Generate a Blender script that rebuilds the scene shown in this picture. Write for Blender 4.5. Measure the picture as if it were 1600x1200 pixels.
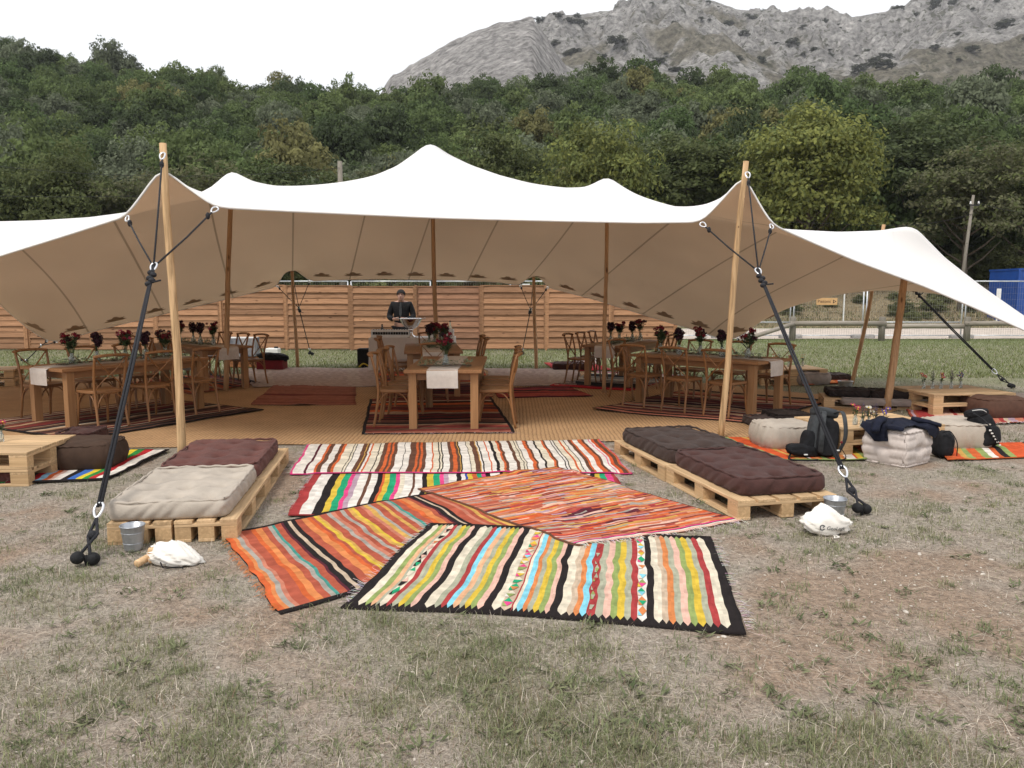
import bpy, bmesh, math, random
import numpy as np
from mathutils import Vector, Matrix
from mathutils.bvhtree import BVHTree

for _o in list(bpy.data.objects):
    bpy.data.objects.remove(_o)
SC = bpy.context.scene
COL = SC.collection
random.seed(7)
RNG = np.random.default_rng(7)

# ------------------------------------------------------------------ camera
CAM_H, FPX, PITCH = 1.6, 1230.0, math.atan(140.0 / 1230.0)
cam_data = bpy.data.cameras.new('camera')
cam = bpy.data.objects.new('camera', cam_data)
COL.objects.link(cam)
cam.location = (0, 0, CAM_H)
cam.rotation_euler = (math.pi / 2 - PITCH, 0, 0)
cam_data.sensor_width = 36.0
cam_data.lens = FPX / 1600.0 * 36.0
cam_data.clip_start = 0.05
cam_data.clip_end = 4000
SC.camera = cam

# ------------------------------------------------------------------ sky and sun (thin overcast)
SUN_EL, SUN_AZ = math.radians(56), math.radians(215)
world = bpy.data.worlds.new('World')
SC.world = world
world.use_nodes = True
wn, wl = world.node_tree.nodes, world.node_tree.links
wn.clear()
w_sky = wn.new('ShaderNodeTexSky')
w_sky.sky_type = 'NISHITA'
w_sky.sun_disc = False
w_sky.sun_elevation = SUN_EL
w_sky.sun_rotation = SUN_AZ
w_sky.air_density = 1.0
w_sky.dust_density = 4.0
w_tc = wn.new('ShaderNodeTexCoord')
w_nz = wn.new('ShaderNodeTexNoise')
w_nz.inputs['Scale'].default_value = 1.6
w_nz.inputs['Detail'].default_value = 4
w_rm = wn.new('ShaderNodeValToRGB')
w_rm.color_ramp.elements[0].position = 0.3
w_rm.color_ramp.elements[0].color = (7.6, 7.8, 8.25, 1)
w_rm.color_ramp.elements[1].position = 0.65
w_rm.color_ramp.elements[1].color = (9.2, 9.3, 9.4, 1)
w_mx = wn.new('ShaderNodeMix')
w_mx.data_type = 'RGBA'
w_mx.inputs[0].default_value = 0.93
w_bg = wn.new('ShaderNodeBackground')
w_bg.inputs['Strength'].default_value = 0.100
w_out = wn.new('ShaderNodeOutputWorld')
wl.new(w_tc.outputs['Generated'], w_nz.inputs['Vector'])
wl.new(w_nz.outputs['Fac'], w_rm.inputs['Fac'])
wl.new(w_sky.outputs['Color'], w_mx.inputs[6])
wl.new(w_rm.outputs['Color'], w_mx.inputs[7])
wl.new(w_mx.outputs[2], w_bg.inputs['Color'])
wl.new(w_bg.outputs['Background'], w_out.inputs['Surface'])

sun_d = bpy.data.lights.new('sun', 'SUN')
sun_d.energy = 1.8
sun_d.angle = math.radians(16)
sun_d.color = (1.0, 0.95, 0.87)
sun = bpy.data.objects.new('sun', sun_d)
COL.objects.link(sun)
# direction the light travels: away from the sky's sun position
_sd = Vector((math.sin(SUN_AZ) * math.cos(SUN_EL), math.cos(SUN_AZ) * math.cos(SUN_EL), math.sin(SUN_EL)))
sun.rotation_euler = (-_sd).to_track_quat('-Z', 'Y').to_euler()

SC.view_settings.view_transform = 'Standard'
SC.view_settings.look = 'None'
SC.view_settings.exposure = 0.42
SC.view_settings.gamma = 1.0
SC.view_settings.use_curve_mapping = False
SC.cycles.max_bounces = 8
SC.cycles.diffuse_bounces = 4
SC.cycles.transparent_max_bounces = 8
SC.cycles.use_denoising = True

# ------------------------------------------------------------------ helpers
def P(u, v, z=0.0):
    """ground-plane point seen at photograph pixel (u, v)"""
    x, y = (u - 800) / FPX, (600 - v) / FPX
    c, s = math.cos(PITCH), math.sin(PITCH)
    d = Vector((x, c + y * s, -s + y * c))
    t = (z - CAM_H) / d.z
    return Vector((d.x * t, d.y * t, z))

def D(u, v, Y):
    x, y = (u - 800) / FPX, (600 - v) / FPX
    c, s = math.cos(PITCH), math.sin(PITCH)
    d = Vector((x, c + y * s, -s + y * c))
    t = Y / d.y
    return Vector((d.x * t, Y, CAM_H + d.z * t))

def _hash(ix, iy, seed):
    h = (ix.astype(np.int64) * 374761393 + iy.astype(np.int64) * 668265263 + seed * 974634721) & 0x7fffffff
    h = ((h ^ (h >> 13)) * 1274126177) & 0x7fffffff
    h = (h ^ (h >> 16)) & 0xffff
    return h / 65535.0

def vnoise(x, y, seed=0):
    x = np.asarray(x, float); y = np.asarray(y, float)
    x, y = np.broadcast_arrays(x, y)
    ix, iy = np.floor(x), np.floor(y)
    fx, fy = x - ix, y - iy
    fx = fx * fx * (3 - 2 * fx); fy = fy * fy * (3 - 2 * fy)
    ix = ix.astype(np.int64); iy = iy.astype(np.int64)
    a = _hash(ix, iy, seed); b = _hash(ix + 1, iy, seed)
    c = _hash(ix, iy + 1, seed); d = _hash(ix + 1, iy + 1, seed)
    return (a * (1 - fx) + b * fx) * (1 - fy) + (c * (1 - fx) + d * fx) * fy

def fbm(x, y, oct=4, seed=0):
    s = 0; a = 0.5; n = 0
    for i in range(oct):
        s = s + a * vnoise(x * 2 ** i + 17.3 * i, y * 2 ** i - 9.1 * i, seed + i); n += a; a *= 0.5
    return s / n

def ridged(x, y, oct=5, seed=0):
    s = 0; a = 0.5; n = 0
    for i in range(oct):
        s = s + a * (1 - np.abs(2 * vnoise(x * 2 ** i + 5.7 * i, y * 2 ** i + 3.3 * i, seed + i) - 1)); n += a; a *= 0.5
    return s / n

def gz(x, y):
    """gentle unevenness of the meadow"""
    return 0.02 * (fbm(np.asarray(x) * 0.7, np.asarray(y) * 0.7, 2, 91) - 0.5)

def np_mesh(name, V, Fq, mat, smooth=False, fcol=None, vcol=None, uv=None):
    """fast mesh from numpy: V (n,3), Fq (m,k)"""
    V = np.asarray(V, np.float32); Fq = np.asarray(Fq, np.int32)
    me = bpy.data.meshes.new(name)
    m, k = Fq.shape
    me.vertices.add(len(V)); me.vertices.foreach_set('co', V.ravel())
    me.loops.add(m * k); me.loops.foreach_set('vertex_index', Fq.ravel())
    me.polygons.add(m); me.polygons.foreach_set('loop_start', np.arange(0, m * k, k, dtype=np.int32))
    if smooth:
        me.polygons.foreach_set('use_smooth', np.ones(m, dtype=bool))
    me.update(calc_edges=True)
    if fcol is not None:
        a = me.attributes.new('col', 'FLOAT_COLOR', 'FACE')
        c = np.ones((m, 4), np.float32); c[:, :3] = fcol
        a.data.foreach_set('color', c.ravel())
    if vcol is not None:
        a = me.attributes.new('col', 'FLOAT_COLOR', 'POINT')
        c = np.ones((len(V), 4), np.float32); c[:, :3] = vcol
        a.data.foreach_set('color', c.ravel())
    if uv is not None:
        l = me.uv_layers.new(name='UVMap')
        l.data.foreach_set('uv', np.asarray(uv, np.float32)[Fq.ravel()].ravel())
    if mat is not None:
        for q in (mat if isinstance(mat, (list, tuple)) else [mat]):
            me.materials.append(q)
    return me

def link(name, data, parent=None, kind=None):
    o = bpy.data.objects.new(name, data)
    COL.objects.link(o)
    if parent is not None:
        o.parent = parent
    if kind:
        o['kind'] = kind
    return o

def tag(o, label, cat, group=None):
    o['label'] = label; o['category'] = cat
    if group:
        o['group'] = group
    return o

def thing(name, label, cat, loc=(0, 0, 0), rz=0.0, group=None):
    o = bpy.data.objects.new(name, None)
    COL.objects.link(o)
    o.empty_display_size = 0.1
    o.location = loc; o.rotation_euler = (0, 0, rz)
    return tag(o, label, cat, group)

def copy_tree(o, parent=None):
    c = o.copy(); COL.objects.link(c)
    if parent is not None:
        c.parent = parent
        c.matrix_parent_inverse = o.matrix_parent_inverse.copy()
    for ch in list(o.children):
        copy_tree(ch, c)
    return c

class MB:
    """collects simple solids into one mesh"""
    def __init__(s):
        s.v = []; s.f = []; s.mi = []
    def add(s, verts, faces, mi=0):
        b = len(s.v)
        s.v += [tuple(q) for q in verts]
        s.f += [tuple(b + i for i in f) for f in faces]
        s.mi += [mi] * len(faces)
        return s
    def box(s, c, size, R=None, mi=0, ch=0.0):
        hx, hy, hz = size[0] / 2, size[1] / 2, size[2] / 2
        c = Vector(c)
        if ch <= 0:
            vs = [Vector((x, y, z)) for z in (-hz, hz) for x, y in ((-hx, -hy), (hx, -hy), (hx, hy), (-hx, hy))]
            fs = [(3, 2, 1, 0), (4, 5, 6, 7), (0, 1, 5, 4), (1, 2, 6, 5), (2, 3, 7, 6), (3, 0, 4, 7)]
        else:
            vs = []
            for z, k in ((-hz, ch), (-hz + ch, 0), (hz - ch, 0), (hz, ch)):
                for x, y in ((-hx + k, -hy + k), (hx - k, -hy + k), (hx - k, hy - k), (-hx + k, hy - k)):
                    vs.append(Vector((x, y, z)))
            fs = [(3, 2, 1, 0), (12, 13, 14, 15)]
            for r in range(3):
                for i in range(4):
                    j = (i + 1) % 4
                    fs.append((r * 4 + i, r * 4 + j, r * 4 + 4 + j, r * 4 + 4 + i))
        if R is not None:
            vs = [R @ q for q in vs]
        return s.add([c + q for q in vs], fs, mi)
    def bar(s, a, b, w, h, mi=0, up=Vector((0, 0, 1))):
        a, b = Vector(a), Vector(b)
        d = b - a; L = d.length
        x = d.normalized()
        y = up.cross(x)
        if y.length < 1e-4:
            y = Vector((0, 1, 0)).cross(x)
        y.normalize(); z = x.cross(y)
        R = Matrix((x, y, z)).transposed()
        return s.box((a + b) / 2, (L, w, h), R, mi)
    def tube(s, pts, r, n=8, mi=0, cap=True, flat=None):
        pts = [Vector(p) for p in pts]
        if not isinstance(r, (list, tuple, np.ndarray)):
            r = [r] * len(pts)
        vs = []; fs = []
        prev = None
        for i, p in enumerate(pts):
            t = (pts[min(i + 1, len(pts) - 1)] - pts[max(i - 1, 0)])
            if t.length < 1e-9:
                t = Vector((0, 0, 1))
            t.normalize()
            if prev is None:
                a = Vector((0, 0, 1)) if abs(t.z) < 0.9 else Vector((1, 0, 0))
                x = a.cross(t).normalized()
            else:
                x = prev - t * prev.dot(t)
                x = x.normalized() if x.length > 1e-6 else Vector((1, 0, 0)).cross(t).normalized()
            prev = x
            y = t.cross(x)
            for k in range(n):
                a = 2 * math.pi * k / n
                ry = r[i] * (flat if flat else 1)
                vs.append(p + x * (math.cos(a) * r[i]) + y * (math.sin(a) * ry))
        for i in range(len(pts) - 1):
            for k in range(n):
                j = (k + 1) % n
                fs.append((i * n + k, i * n + j, (i + 1) * n + j, (i + 1) * n + k))
        if cap:
            fs.append(tuple(range(n - 1, -1, -1)))
            fs.append(tuple((len(pts) - 1) * n + k for k in range(n)))
        return s.add(vs, fs, mi)
    def lathe(s, prof, n=20, c=(0, 0, 0), mi=0, R=None):
        c = Vector(c); vs = []; fs = []
        for (r, z) in prof:
            for k in range(n):
                a = 2 * math.pi * k / n
                q = Vector((r * math.cos(a), r * math.sin(a), z))
                vs.append(c + (R @ q if R is not None else q))
        for i in range(len(prof) - 1):
            for k in range(n):
                j = (k + 1) % n
                fs.append((i * n + k, i * n + j, (i + 1) * n + j, (i + 1) * n + k))
        return s.add(vs, fs, mi)
    def ball(s, c, r, n=10, m=7, mi=0, R=None, sc=(1, 1, 1)):
        prof = [(max(1e-4, math.sin(math.pi * i / m)) * 1, -math.cos(math.pi * i / m)) for i in range(m + 1)]
        c = Vector(c); vs = []; fs = []
        for (q, z) in prof:
            for k in range(n):
                a = 2 * math.pi * k / n
                w = Vector((q * math.cos(a) * r * sc[0], q * math.sin(a) * r * sc[1], z * r * sc[2]))
                vs.append(c + (R @ w if R is not None else w))
        for i in range(m):
            for k in range(n):
                j = (k + 1) % n
                fs.append((i * n + k, i * n + j, (i + 1) * n + j, (i + 1) * n + k))
        return s.add(vs, fs, mi)
    def mesh(s, name, mat, smooth=False):
        me = bpy.data.meshes.new(name)
        me.from_pydata(s.v, [], s.f)
        for q in (mat if isinstance(mat, (list, tuple)) else [mat]):
            me.materials.append(q)
        if any(s.mi):
            me.polygons.foreach_set('material_index', s.mi)
        if smooth:
            me.polygons.foreach_set('use_smooth', [True] * len(me.polygons))
        me.update()
        return me
    def build(s, name, mat, parent=None, smooth=False):
        return link(name, s.mesh(name, mat, smooth), parent)

def curve_pts(ctrl, n=8):
    """Catmull-Rom through control points"""
    c = [Vector(q) for q in ctrl]
    c = [c[0] * 2 - c[1]] + c + [c[-1] * 2 - c[-2]]
    out = []
    for i in range(1, len(c) - 2):
        for k in range(n):
            t = k / n
            a, b, d, e = c[i - 1], c[i], c[i + 1], c[i + 2]
            out.append(0.5 * ((2 * b) + (d - a) * t + (2 * a - 5 * b + 4 * d - e) * t * t + (3 * b - a - 3 * d + e) * t ** 3))
    out.append(c[-2])
    return out

# ------------------------------------------------------------------ materials
def node_mat(name):
    m = bpy.data.materials.new(name)
    m.use_nodes = True
    nt = m.node_tree
    return m, nt.nodes, nt.links, nt.nodes['Principled BSDF']

def rgba(c):
    return (c[0], c[1], c[2], 1.0)

def M(name, col, rough=0.8, var=0.15, scale=8.0, stretch=(1, 1, 1), bump=0.0, bscale=None, bstretch=None,
      spec=0.25, metal=0.0, rnd=0.0, col2=None, detail=4.0, ramp=(0.35, 0.65), coords='Object', sheen=0.0):
    m, N, L, B = node_mat(name)
    tc = N.new('ShaderNodeTexCoord')
    mp = N.new('ShaderNodeMapping'); mp.inputs['Scale'].default_value = stretch
    nz = N.new('ShaderNodeTexNoise'); nz.noise_dimensions = '4D'
    nz.inputs['Scale'].default_value = scale; nz.inputs['Detail'].default_value = detail
    oi = N.new('ShaderNodeObjectInfo')
    ml = N.new('ShaderNodeMath'); ml.operation = 'MULTIPLY'; ml.inputs[1].default_value = 37.0
    L.new(oi.outputs['Random'], ml.inputs[0]); L.new(ml.outputs[0], nz.inputs['W'])
    L.new(tc.outputs[coords], mp.inputs['Vector']); L.new(mp.outputs['Vector'], nz.inputs['Vector'])
    rp = N.new('ShaderNodeValToRGB')
    rp.color_ramp.elements[0].position, rp.color_ramp.elements[1].position = ramp
    c1 = [x * (1 - var) for x in col]; c2 = col2 if col2 else [min(1, x * (1 + var)) for x in col]
    rp.color_ramp.elements[0].color = rgba(c1); rp.color_ramp.elements[1].color = rgba(c2)
    L.new(nz.outputs['Fac'], rp.inputs['Fac'])
    out = rp.outputs['Color']
    if rnd:
        hs = N.new('ShaderNodeHueSaturation')
        mr = N.new('ShaderNodeMapRange'); mr.inputs['To Min'].default_value = 1 - rnd; mr.inputs['To Max'].default_value = 1 + rnd
        L.new(oi.outputs['Random'], mr.inputs['Value']); L.new(mr.outputs['Result'], hs.inputs['Value'])
        L.new(out, hs.inputs['Color']); out = hs.outputs['Color']
    L.new(out, B.inputs['Base Color'])
    B.inputs['Roughness'].default_value = rough
    B.inputs['Metallic'].default_value = metal
    B.inputs['Specular IOR Level'].default_value = spec
    if sheen:
        B.inputs['Sheen Weight'].default_value = sheen
    if bump:
        mp2 = N.new('ShaderNodeMapping'); mp2.inputs['Scale'].default_value = bstretch or stretch
        n2 = N.new('ShaderNodeTexNoise'); n2.inputs['Scale'].default_value = bscale or scale * 4; n2.inputs['Detail'].default_value = 3
        bp = N.new('ShaderNodeBump'); bp.inputs['Strength'].default_value = bump; bp.inputs['Distance'].default_value = 0.01
        L.new(tc.outputs[coords], mp2.inputs['Vector']); L.new(mp2.outputs['Vector'], n2.inputs['Vector'])
        L.new(n2.outputs['Fac'], bp.inputs['Height']); L.new(bp.outputs['Normal'], B.inputs['Normal'])
    return m

def Mwood(name, col, rough=0.65, rnd=0.12, axis='X', knots=True, contrast=0.25, spec=0.25):
    """planed timber: grain lines along one local axis, a few knots"""
    m, N, L, B = node_mat(name)
    tc = N.new('ShaderNodeTexCoord'); mp = N.new('ShaderNodeMapping')
    s = {'X': (1.2, 22, 22), 'Y': (22, 1.2, 22), 'Z': (22, 22, 1.2)}[axis]
    mp.inputs['Scale'].default_value = s
    oi = N.new('ShaderNodeObjectInfo')
    ml = N.new('ShaderNodeMath'); ml.operation = 'MULTIPLY'; ml.inputs[1].default_value = 53.0
    L.new(oi.outputs['Random'], ml.inputs[0])
    nz = N.new('ShaderNodeTexNoise'); nz.noise_dimensions = '4D'; nz.inputs['Scale'].default_value = 2.2
    nz.inputs['Detail'].default_value = 6; nz.inputs['Distortion'].default_value = 0.6
    L.new(ml.outputs[0], nz.inputs['W'])
    L.new(tc.outputs['Object'], mp.inputs['Vector']); L.new(mp.outputs['Vector'], nz.inputs['Vector'])
    rp = N.new('ShaderNodeValToRGB')
    rp.color_ramp.elements[0].position = 0.3; rp.color_ramp.elements[1].position = 0.7
    rp.color_ramp.elements[0].color = rgba([x * (1 - contrast) * q for x, q in zip(col, (1, 0.95, 0.88))])
    rp.color_ramp.elements[1].color = rgba([min(1, x * (1 + contrast * 0.6)) for x in col])
    L.new(nz.outputs['Fac'], rp.inputs['Fac'])
    out = rp.outputs['Color']
    if knots:
        mpk = N.new('ShaderNodeMapping')
        mpk.inputs['Scale'].default_value = {'X': (3.2, 9, 9), 'Y': (9, 3.2, 9), 'Z': (9, 9, 3.2)}[axis]
        vo = N.new('ShaderNodeTexVoronoi'); vo.voronoi_dimensions = '4D'; vo.inputs['Scale'].default_value = 1.0
        L.new(ml.outputs[0], vo.inputs['W'])
        L.new(tc.outputs['Object'], mpk.inputs['Vector']); L.new(mpk.outputs['Vector'], vo.inputs['Vector'])
        rk = N.new('ShaderNodeValToRGB')
        rk.color_ramp.elements[0].position = 0.10; rk.color_ramp.elements[0].color = rgba([x * 0.35 for x in col])
        rk.color_ramp.elements[1].position = 0.2; rk.color_ramp.elements[1].color = (1, 1, 1, 1)
        L.new(vo.outputs['Distance'], rk.inputs['Fac'])
        mx = N.new('ShaderNodeMix'); mx.data_type = 'RGBA'; mx.blend_type = 'MULTIPLY'; mx.inputs[0].default_value = 0.8
        L.new(out, mx.inputs[6]); L.new(rk.outputs['Color'], mx.inputs[7]); out = mx.outputs[2]
    hs = N.new('ShaderNodeHueSaturation')
    mr = N.new('ShaderNodeMapRange'); mr.inputs['To Min'].default_value = 1 - rnd; mr.inputs['To Max'].default_value = 1 + rnd
    L.new(oi.outputs['Random'], mr.inputs['Value']); L.new(mr.outputs['Result'], hs.inputs['Value'])
    L.new(out, hs.inputs['Color'])
    L.new(hs.outputs['Color'], B.inputs['Base Color'])
    B.inputs['Roughness'].default_value = rough
    B.inputs['Specular IOR Level'].default_value = spec
    bp = N.new('ShaderNodeBump'); bp.inputs['Strength'].default_value = 0.25; bp.inputs['Distance'].default_value = 0.004
    L.new(nz.outputs['Fac'], bp.inputs['Height']); L.new(bp.outputs['Normal'], B.inputs['Normal'])
    return m

def Mcol(name, rough=0.9, transl=0.0, bump=0.0, bscale=200.0, var=0.0, vscale=30.0, spec=0.15, weave=None):
    """colour from the mesh attribute 'col' (dyed yarn, leaves, blades), with optional fine variation and weave relief"""
    m, N, L, B = node_mat(name)
    at = N.new('ShaderNodeAttribute'); at.attribute_name = 'col'
    out = at.outputs['Color']
    tc = N.new('ShaderNodeTexCoord')
    if var:
        nz = N.new('ShaderNodeTexNoise'); nz.inputs['Scale'].default_value = vscale; nz.inputs['Detail'].default_value = 5
        L.new(tc.outputs['Object'], nz.inputs['Vector'])
        mr = N.new('ShaderNodeMapRange'); mr.inputs['From Min'].default_value = 0.25; mr.inputs['From Max'].default_value = 0.75
        mr.inputs['To Min'].default_value = 1 - var; mr.inputs['To Max'].default_value = 1 + var
        hs = N.new('ShaderNodeHueSaturation')
        L.new(nz.outputs['Fac'], mr.inputs['Value']); L.new(mr.outputs['Result'], hs.inputs['Value'])
        L.new(out, hs.inputs['Color']); out = hs.outputs['Color']
    L.new(out, B.inputs['Base Color'])
    B.inputs['Roughness'].default_value = rough
    B.inputs['Specular IOR Level'].default_value = spec
    if weave:
        wv = N.new('ShaderNodeTexWave'); wv.inputs['Scale'].default_value = weave; wv.inputs['Distortion'].default_value = 2.0
        wv.bands_direction = 'DIAGONAL'
        n3 = N.new('ShaderNodeTexNoise'); n3.inputs['Scale'].default_value = bscale
        ad = N.new('ShaderNodeMath'); ad.operation = 'ADD'
        L.new(tc.outputs['Object'], wv.inputs['Vector']); L.new(tc.outputs['Object'], n3.inputs['Vector'])
        L.new(wv.outputs['Fac'], ad.inputs[0]); L.new(n3.outputs['Fac'], ad.inputs[1])
        bp = N.new('ShaderNodeBump'); bp.inputs['Strength'].default_value = bump; bp.inputs['Distance'].default_value = 0.004
        L.new(ad.outputs[0], bp.inputs['Height']); L.new(bp.outputs['Normal'], B.inputs['Normal'])
    if transl:
        tr = N.new('ShaderNodeBsdfTranslucent'); L.new(out, tr.inputs['Color'])
        mx = N.new('ShaderNodeMixShader'); mx.inputs[0].default_value = transl
        om = N['Material Output']
        L.new(B.outputs[0], mx.inputs[1]); L.new(tr.outputs[0], mx.inputs[2]); L.new(mx.outputs[0], om.inputs['Surface'])
    return m

MT = {}
MT['pallet'] = Mwood('pallet_wood', (0.56, 0.390, 0.225), rnd=0.20, axis='X', contrast=0.32)
MT['pallet_block'] = Mwood('pallet_block_wood', (0.54, 0.365, 0.20), rnd=0.12, axis='X', contrast=0.25, knots=False)
MT['fence_wood'] = Mwood('fence_wood', (0.340, 0.182, 0.098), rnd=0.26, axis='X', contrast=0.32)
MT['fence_wood_red'] = Mwood('fence_wood_red', (0.29, 0.150, 0.088), rnd=0.25, axis='X', contrast=0.35)
MT['table_wood'] = Mwood('table_wood', (0.29, 0.142, 0.060), rough=0.45, rnd=0.08, axis='X', contrast=0.2, knots=False, spec=0.4)
MT['leg_wood'] = Mwood('table_leg_wood', (0.33, 0.175, 0.078), rough=0.5, rnd=0.08, axis='Z', contrast=0.18, knots=False, spec=0.35)
MT['chair_wood'] = Mwood('chair_wood', (0.27, 0.125, 0.046), rough=0.4, rnd=0.12, axis='Z', contrast=0.2, knots=False, spec=0.45)
MT['seat_wood'] = Mwood('chair_seat_wood', (0.25, 0.118, 0.046), rough=0.45, rnd=0.1, axis='Y', contrast=0.2, knots=False, spec=0.4)
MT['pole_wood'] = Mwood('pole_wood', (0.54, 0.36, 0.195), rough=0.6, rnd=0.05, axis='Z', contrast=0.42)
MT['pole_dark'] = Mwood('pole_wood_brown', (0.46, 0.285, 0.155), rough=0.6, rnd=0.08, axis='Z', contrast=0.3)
MT['rope'] = M('black_rope', (0.022, 0.022, 0.026), rough=0.7, var=0.4, scale=200, bump=0.4, bscale=300)
MT['rubber'] = M('black_rubber', (0.014, 0.014, 0.015), rough=0.75, var=0.3, scale=30, bump=0.3, bscale=80)
MT['steel'] = M('white_steel', (0.75, 0.76, 0.78), rough=0.3, var=0.05, metal=0.7, spec=0.5)
MT['galv'] = M('galvanised_steel', (0.42, 0.44, 0.47), rough=0.38, var=0.25, scale=14, metal=0.75, spec=0.5, bump=0.05)
MT['brown_cush'] = M('brown_cotton', (0.048, 0.031, 0.026), rough=0.95, var=0.15, scale=14, bump=0.35, bscale=160, rnd=0.05, sheen=0.06)
MT['maroon_cush'] = M('maroon_cotton', (0.118, 0.048, 0.040), rough=0.95, var=0.15, scale=14, bump=0.35, bscale=160, sheen=0.06)
MT['plum_cush'] = M('plum_cotton', (0.066, 0.030, 0.026), rough=0.95, var=0.15, scale=14, bump=0.35, bscale=160, sheen=0.06)
MT['beige_cush'] = M('beige_cotton', (0.43, 0.375, 0.315), rough=0.95, var=0.08, scale=12, bump=0.35, bscale=160, sheen=0.04)
MT['pale_cush'] = M('pale_grey_cotton', (0.56, 0.49, 0.45), rough=0.95, var=0.06, scale=12, bump=0.3, bscale=160, sheen=0.04)
MT['greige_cush'] = M('greige_cotton', (0.28, 0.235, 0.21), rough=0.95, var=0.1, scale=12, bump=0.3, bscale=160)
MT['choc_cush'] = M('chocolate_cotton', (0.060, 0.036, 0.025), rough=0.95, var=0.15, scale=12, bump=0.3, bscale=160)
MT['umber_cush'] = M('umber_cotton', (0.095, 0.050, 0.035), rough=0.95, var=0.15, scale=12, bump=0.3, bscale=160)
MT['black_cush'] = M('black_brown_cotton', (0.022, 0.015, 0.013), rough=0.9, var=0.2, scale=12, bump=0.3, bscale=160)
MT['linen'] = M('white_linen', (0.55, 0.49, 0.44), rough=0.95, var=0.06, scale=20, bump=0.25, bscale=350)
MT['bag_cloth'] = M('white_bag_cotton', (0.80, 0.76, 0.70), rough=0.95, var=0.05, scale=15, bump=0.3, bscale=250)
MT['cloth'] = M('bar_cloth', (0.62, 0.58, 0.54), rough=0.9, var=0.05, scale=6, bump=0.2, bscale=60)
MT['black_cloth'] = M('black_cloth', (0.012, 0.012, 0.014), rough=0.85, var=0.35, scale=25, bump=0.3, bscale=120)
MT['grey_cloth'] = M('dark_grey_cloth', (0.050, 0.054, 0.058), rough=0.85, var=0.2, scale=25, bump=0.3, bscale=120)
MT['navy_cloth'] = M('navy_cloth', (0.008, 0.010, 0.022), rough=0.9, var=0.25, scale=20, bump=0.3, bscale=120)
MT['skin'] = M('skin', (0.50, 0.30, 0.23), rough=0.55, var=0.06, scale=20)
MT['hair'] = M('dark_hair', (0.012, 0.009, 0.008), rough=0.6, var=0.4, scale=60, bump=0.5)
MT['petal_red'] = M('dark_red_petal', (0.17, 0.012, 0.022), rough=0.8, var=0.45, scale=30, rnd=0.1)
MT['petal_plum'] = M('plum_petal', (0.038, 0.012, 0.020), rough=0.85, var=0.5, scale=30)
MT['petal_pink'] = M('pink_petal', (0.50, 0.09, 0.16), rough=0.8, var=0.2, scale=30)
MT['petal_white'] = M('white_petal', (0.78, 0.76, 0.66), rough=0.8, var=0.08, scale=30)
MT['petal_violet'] = M('violet_petal', (0.13, 0.09, 0.33), rough=0.8, var=0.3, scale=30)
MT['petal_mauve'] = M('dry_lavender', (0.12, 0.09, 0.13), rough=0.9, var=0.3, scale=30)
MT['yolk'] = M('yellow_flower_heart', (0.65, 0.45, 0.05), rough=0.8)
MT['leaf'] = M('bouquet_leaf', (0.055, 0.085, 0.035), rough=0.6, var=0.35, scale=20)
MT['olive'] = M('olive_leaf', (0.20, 0.24, 0.15), rough=0.55, var=0.4, scale=18)
MT['white_plastic'] = M('white_plastic', (0.72, 0.72, 0.70), rough=0.4, var=0.04, spec=0.4)
MT['bottle_dark'] = M('dark_glass', (0.012, 0.014, 0.012), rough=0.12, var=0.2, spec=0.6)
MT['crate_wood'] = Mwood('wine_crate_wood', (0.35, 0.16, 0.07), rnd=0.1)
MT['red_plastic'] = M('red_plastic', (0.16, 0.012, 0.018), rough=0.5, var=0.15, scale=10)
MT['galv_post'] = M('zinc_tube', (0.56, 0.58, 0.60), rough=0.4, var=0.15, scale=10, metal=0.6)
MT['concrete'] = M('concrete', (0.30, 0.29, 0.28), rough=0.95, var=0.2, scale=12, bump=0.3)
MT['grey_wood'] = Mwood('weathered_wood', (0.30, 0.27, 0.23), rnd=0.12, axis='X', contrast=0.3)
MT['grey_wood_z'] = Mwood('weathered_post', (0.22, 0.20, 0.17), rnd=0.12, axis='Z', contrast=0.3)

def glass_mat():
    m, N, L, B = node_mat('clear_glass')
    B.inputs['Base Color'].default_value = (0.9, 0.94, 0.92, 1)
    B.inputs['Roughness'].default_value = 0.05
    B.inputs['Transmission Weight'].default_value = 0.85
    B.inputs['IOR'].default_value = 1.3
    nz = N.new('ShaderNodeTexNoise'); nz.inputs['Scale'].default_value = 9
    mr = N.new('ShaderNodeMapRange'); mr.inputs['To Min'].default_value = 0.03; mr.inputs['To Max'].default_value = 0.14
    L.new(nz.outputs['Fac'], mr.inputs['Value']); L.new(mr.outputs['Result'], B.inputs['Roughness'])
    return m
MT['glass'] = glass_mat()
# ================================================================== ground, road, hills
def smooth(a, b, x):
    t = np.clip((np.asarray(x, float) - a) / (b - a), 0, 1)
    return t * t * (3 - 2 * t)

def terrain(x, y):
    x = np.asarray(x, float); y = np.asarray(y, float)
    z = gz(x, y) * (1 - smooth(30, 36, y))
    bank = 2.3 * smooth(38.5, 54, y) * (0.55 + 0.45 * smooth(-5, 20, x))
    crest = 0.352 + 0.088 * np.exp(-((x + 88) / 44.0) ** 2) + 0.015 * np.sin(x * 0.045 + 1.0) - 0.006 * np.exp(-((x + 18) / 14.0) ** 2)
    hill = crest * np.maximum(0, np.minimum(y, 150) - 54) * 0.93
    hill = hill + 0.10 * np.maximum(0, np.minimum(y, 330) - 150)
    lump = 2.0 * (fbm(x * 0.05, y * 0.05, 3, 5) - 0.5) * smooth(60, 90, y)
    return z + bank + hill + lump

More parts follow.
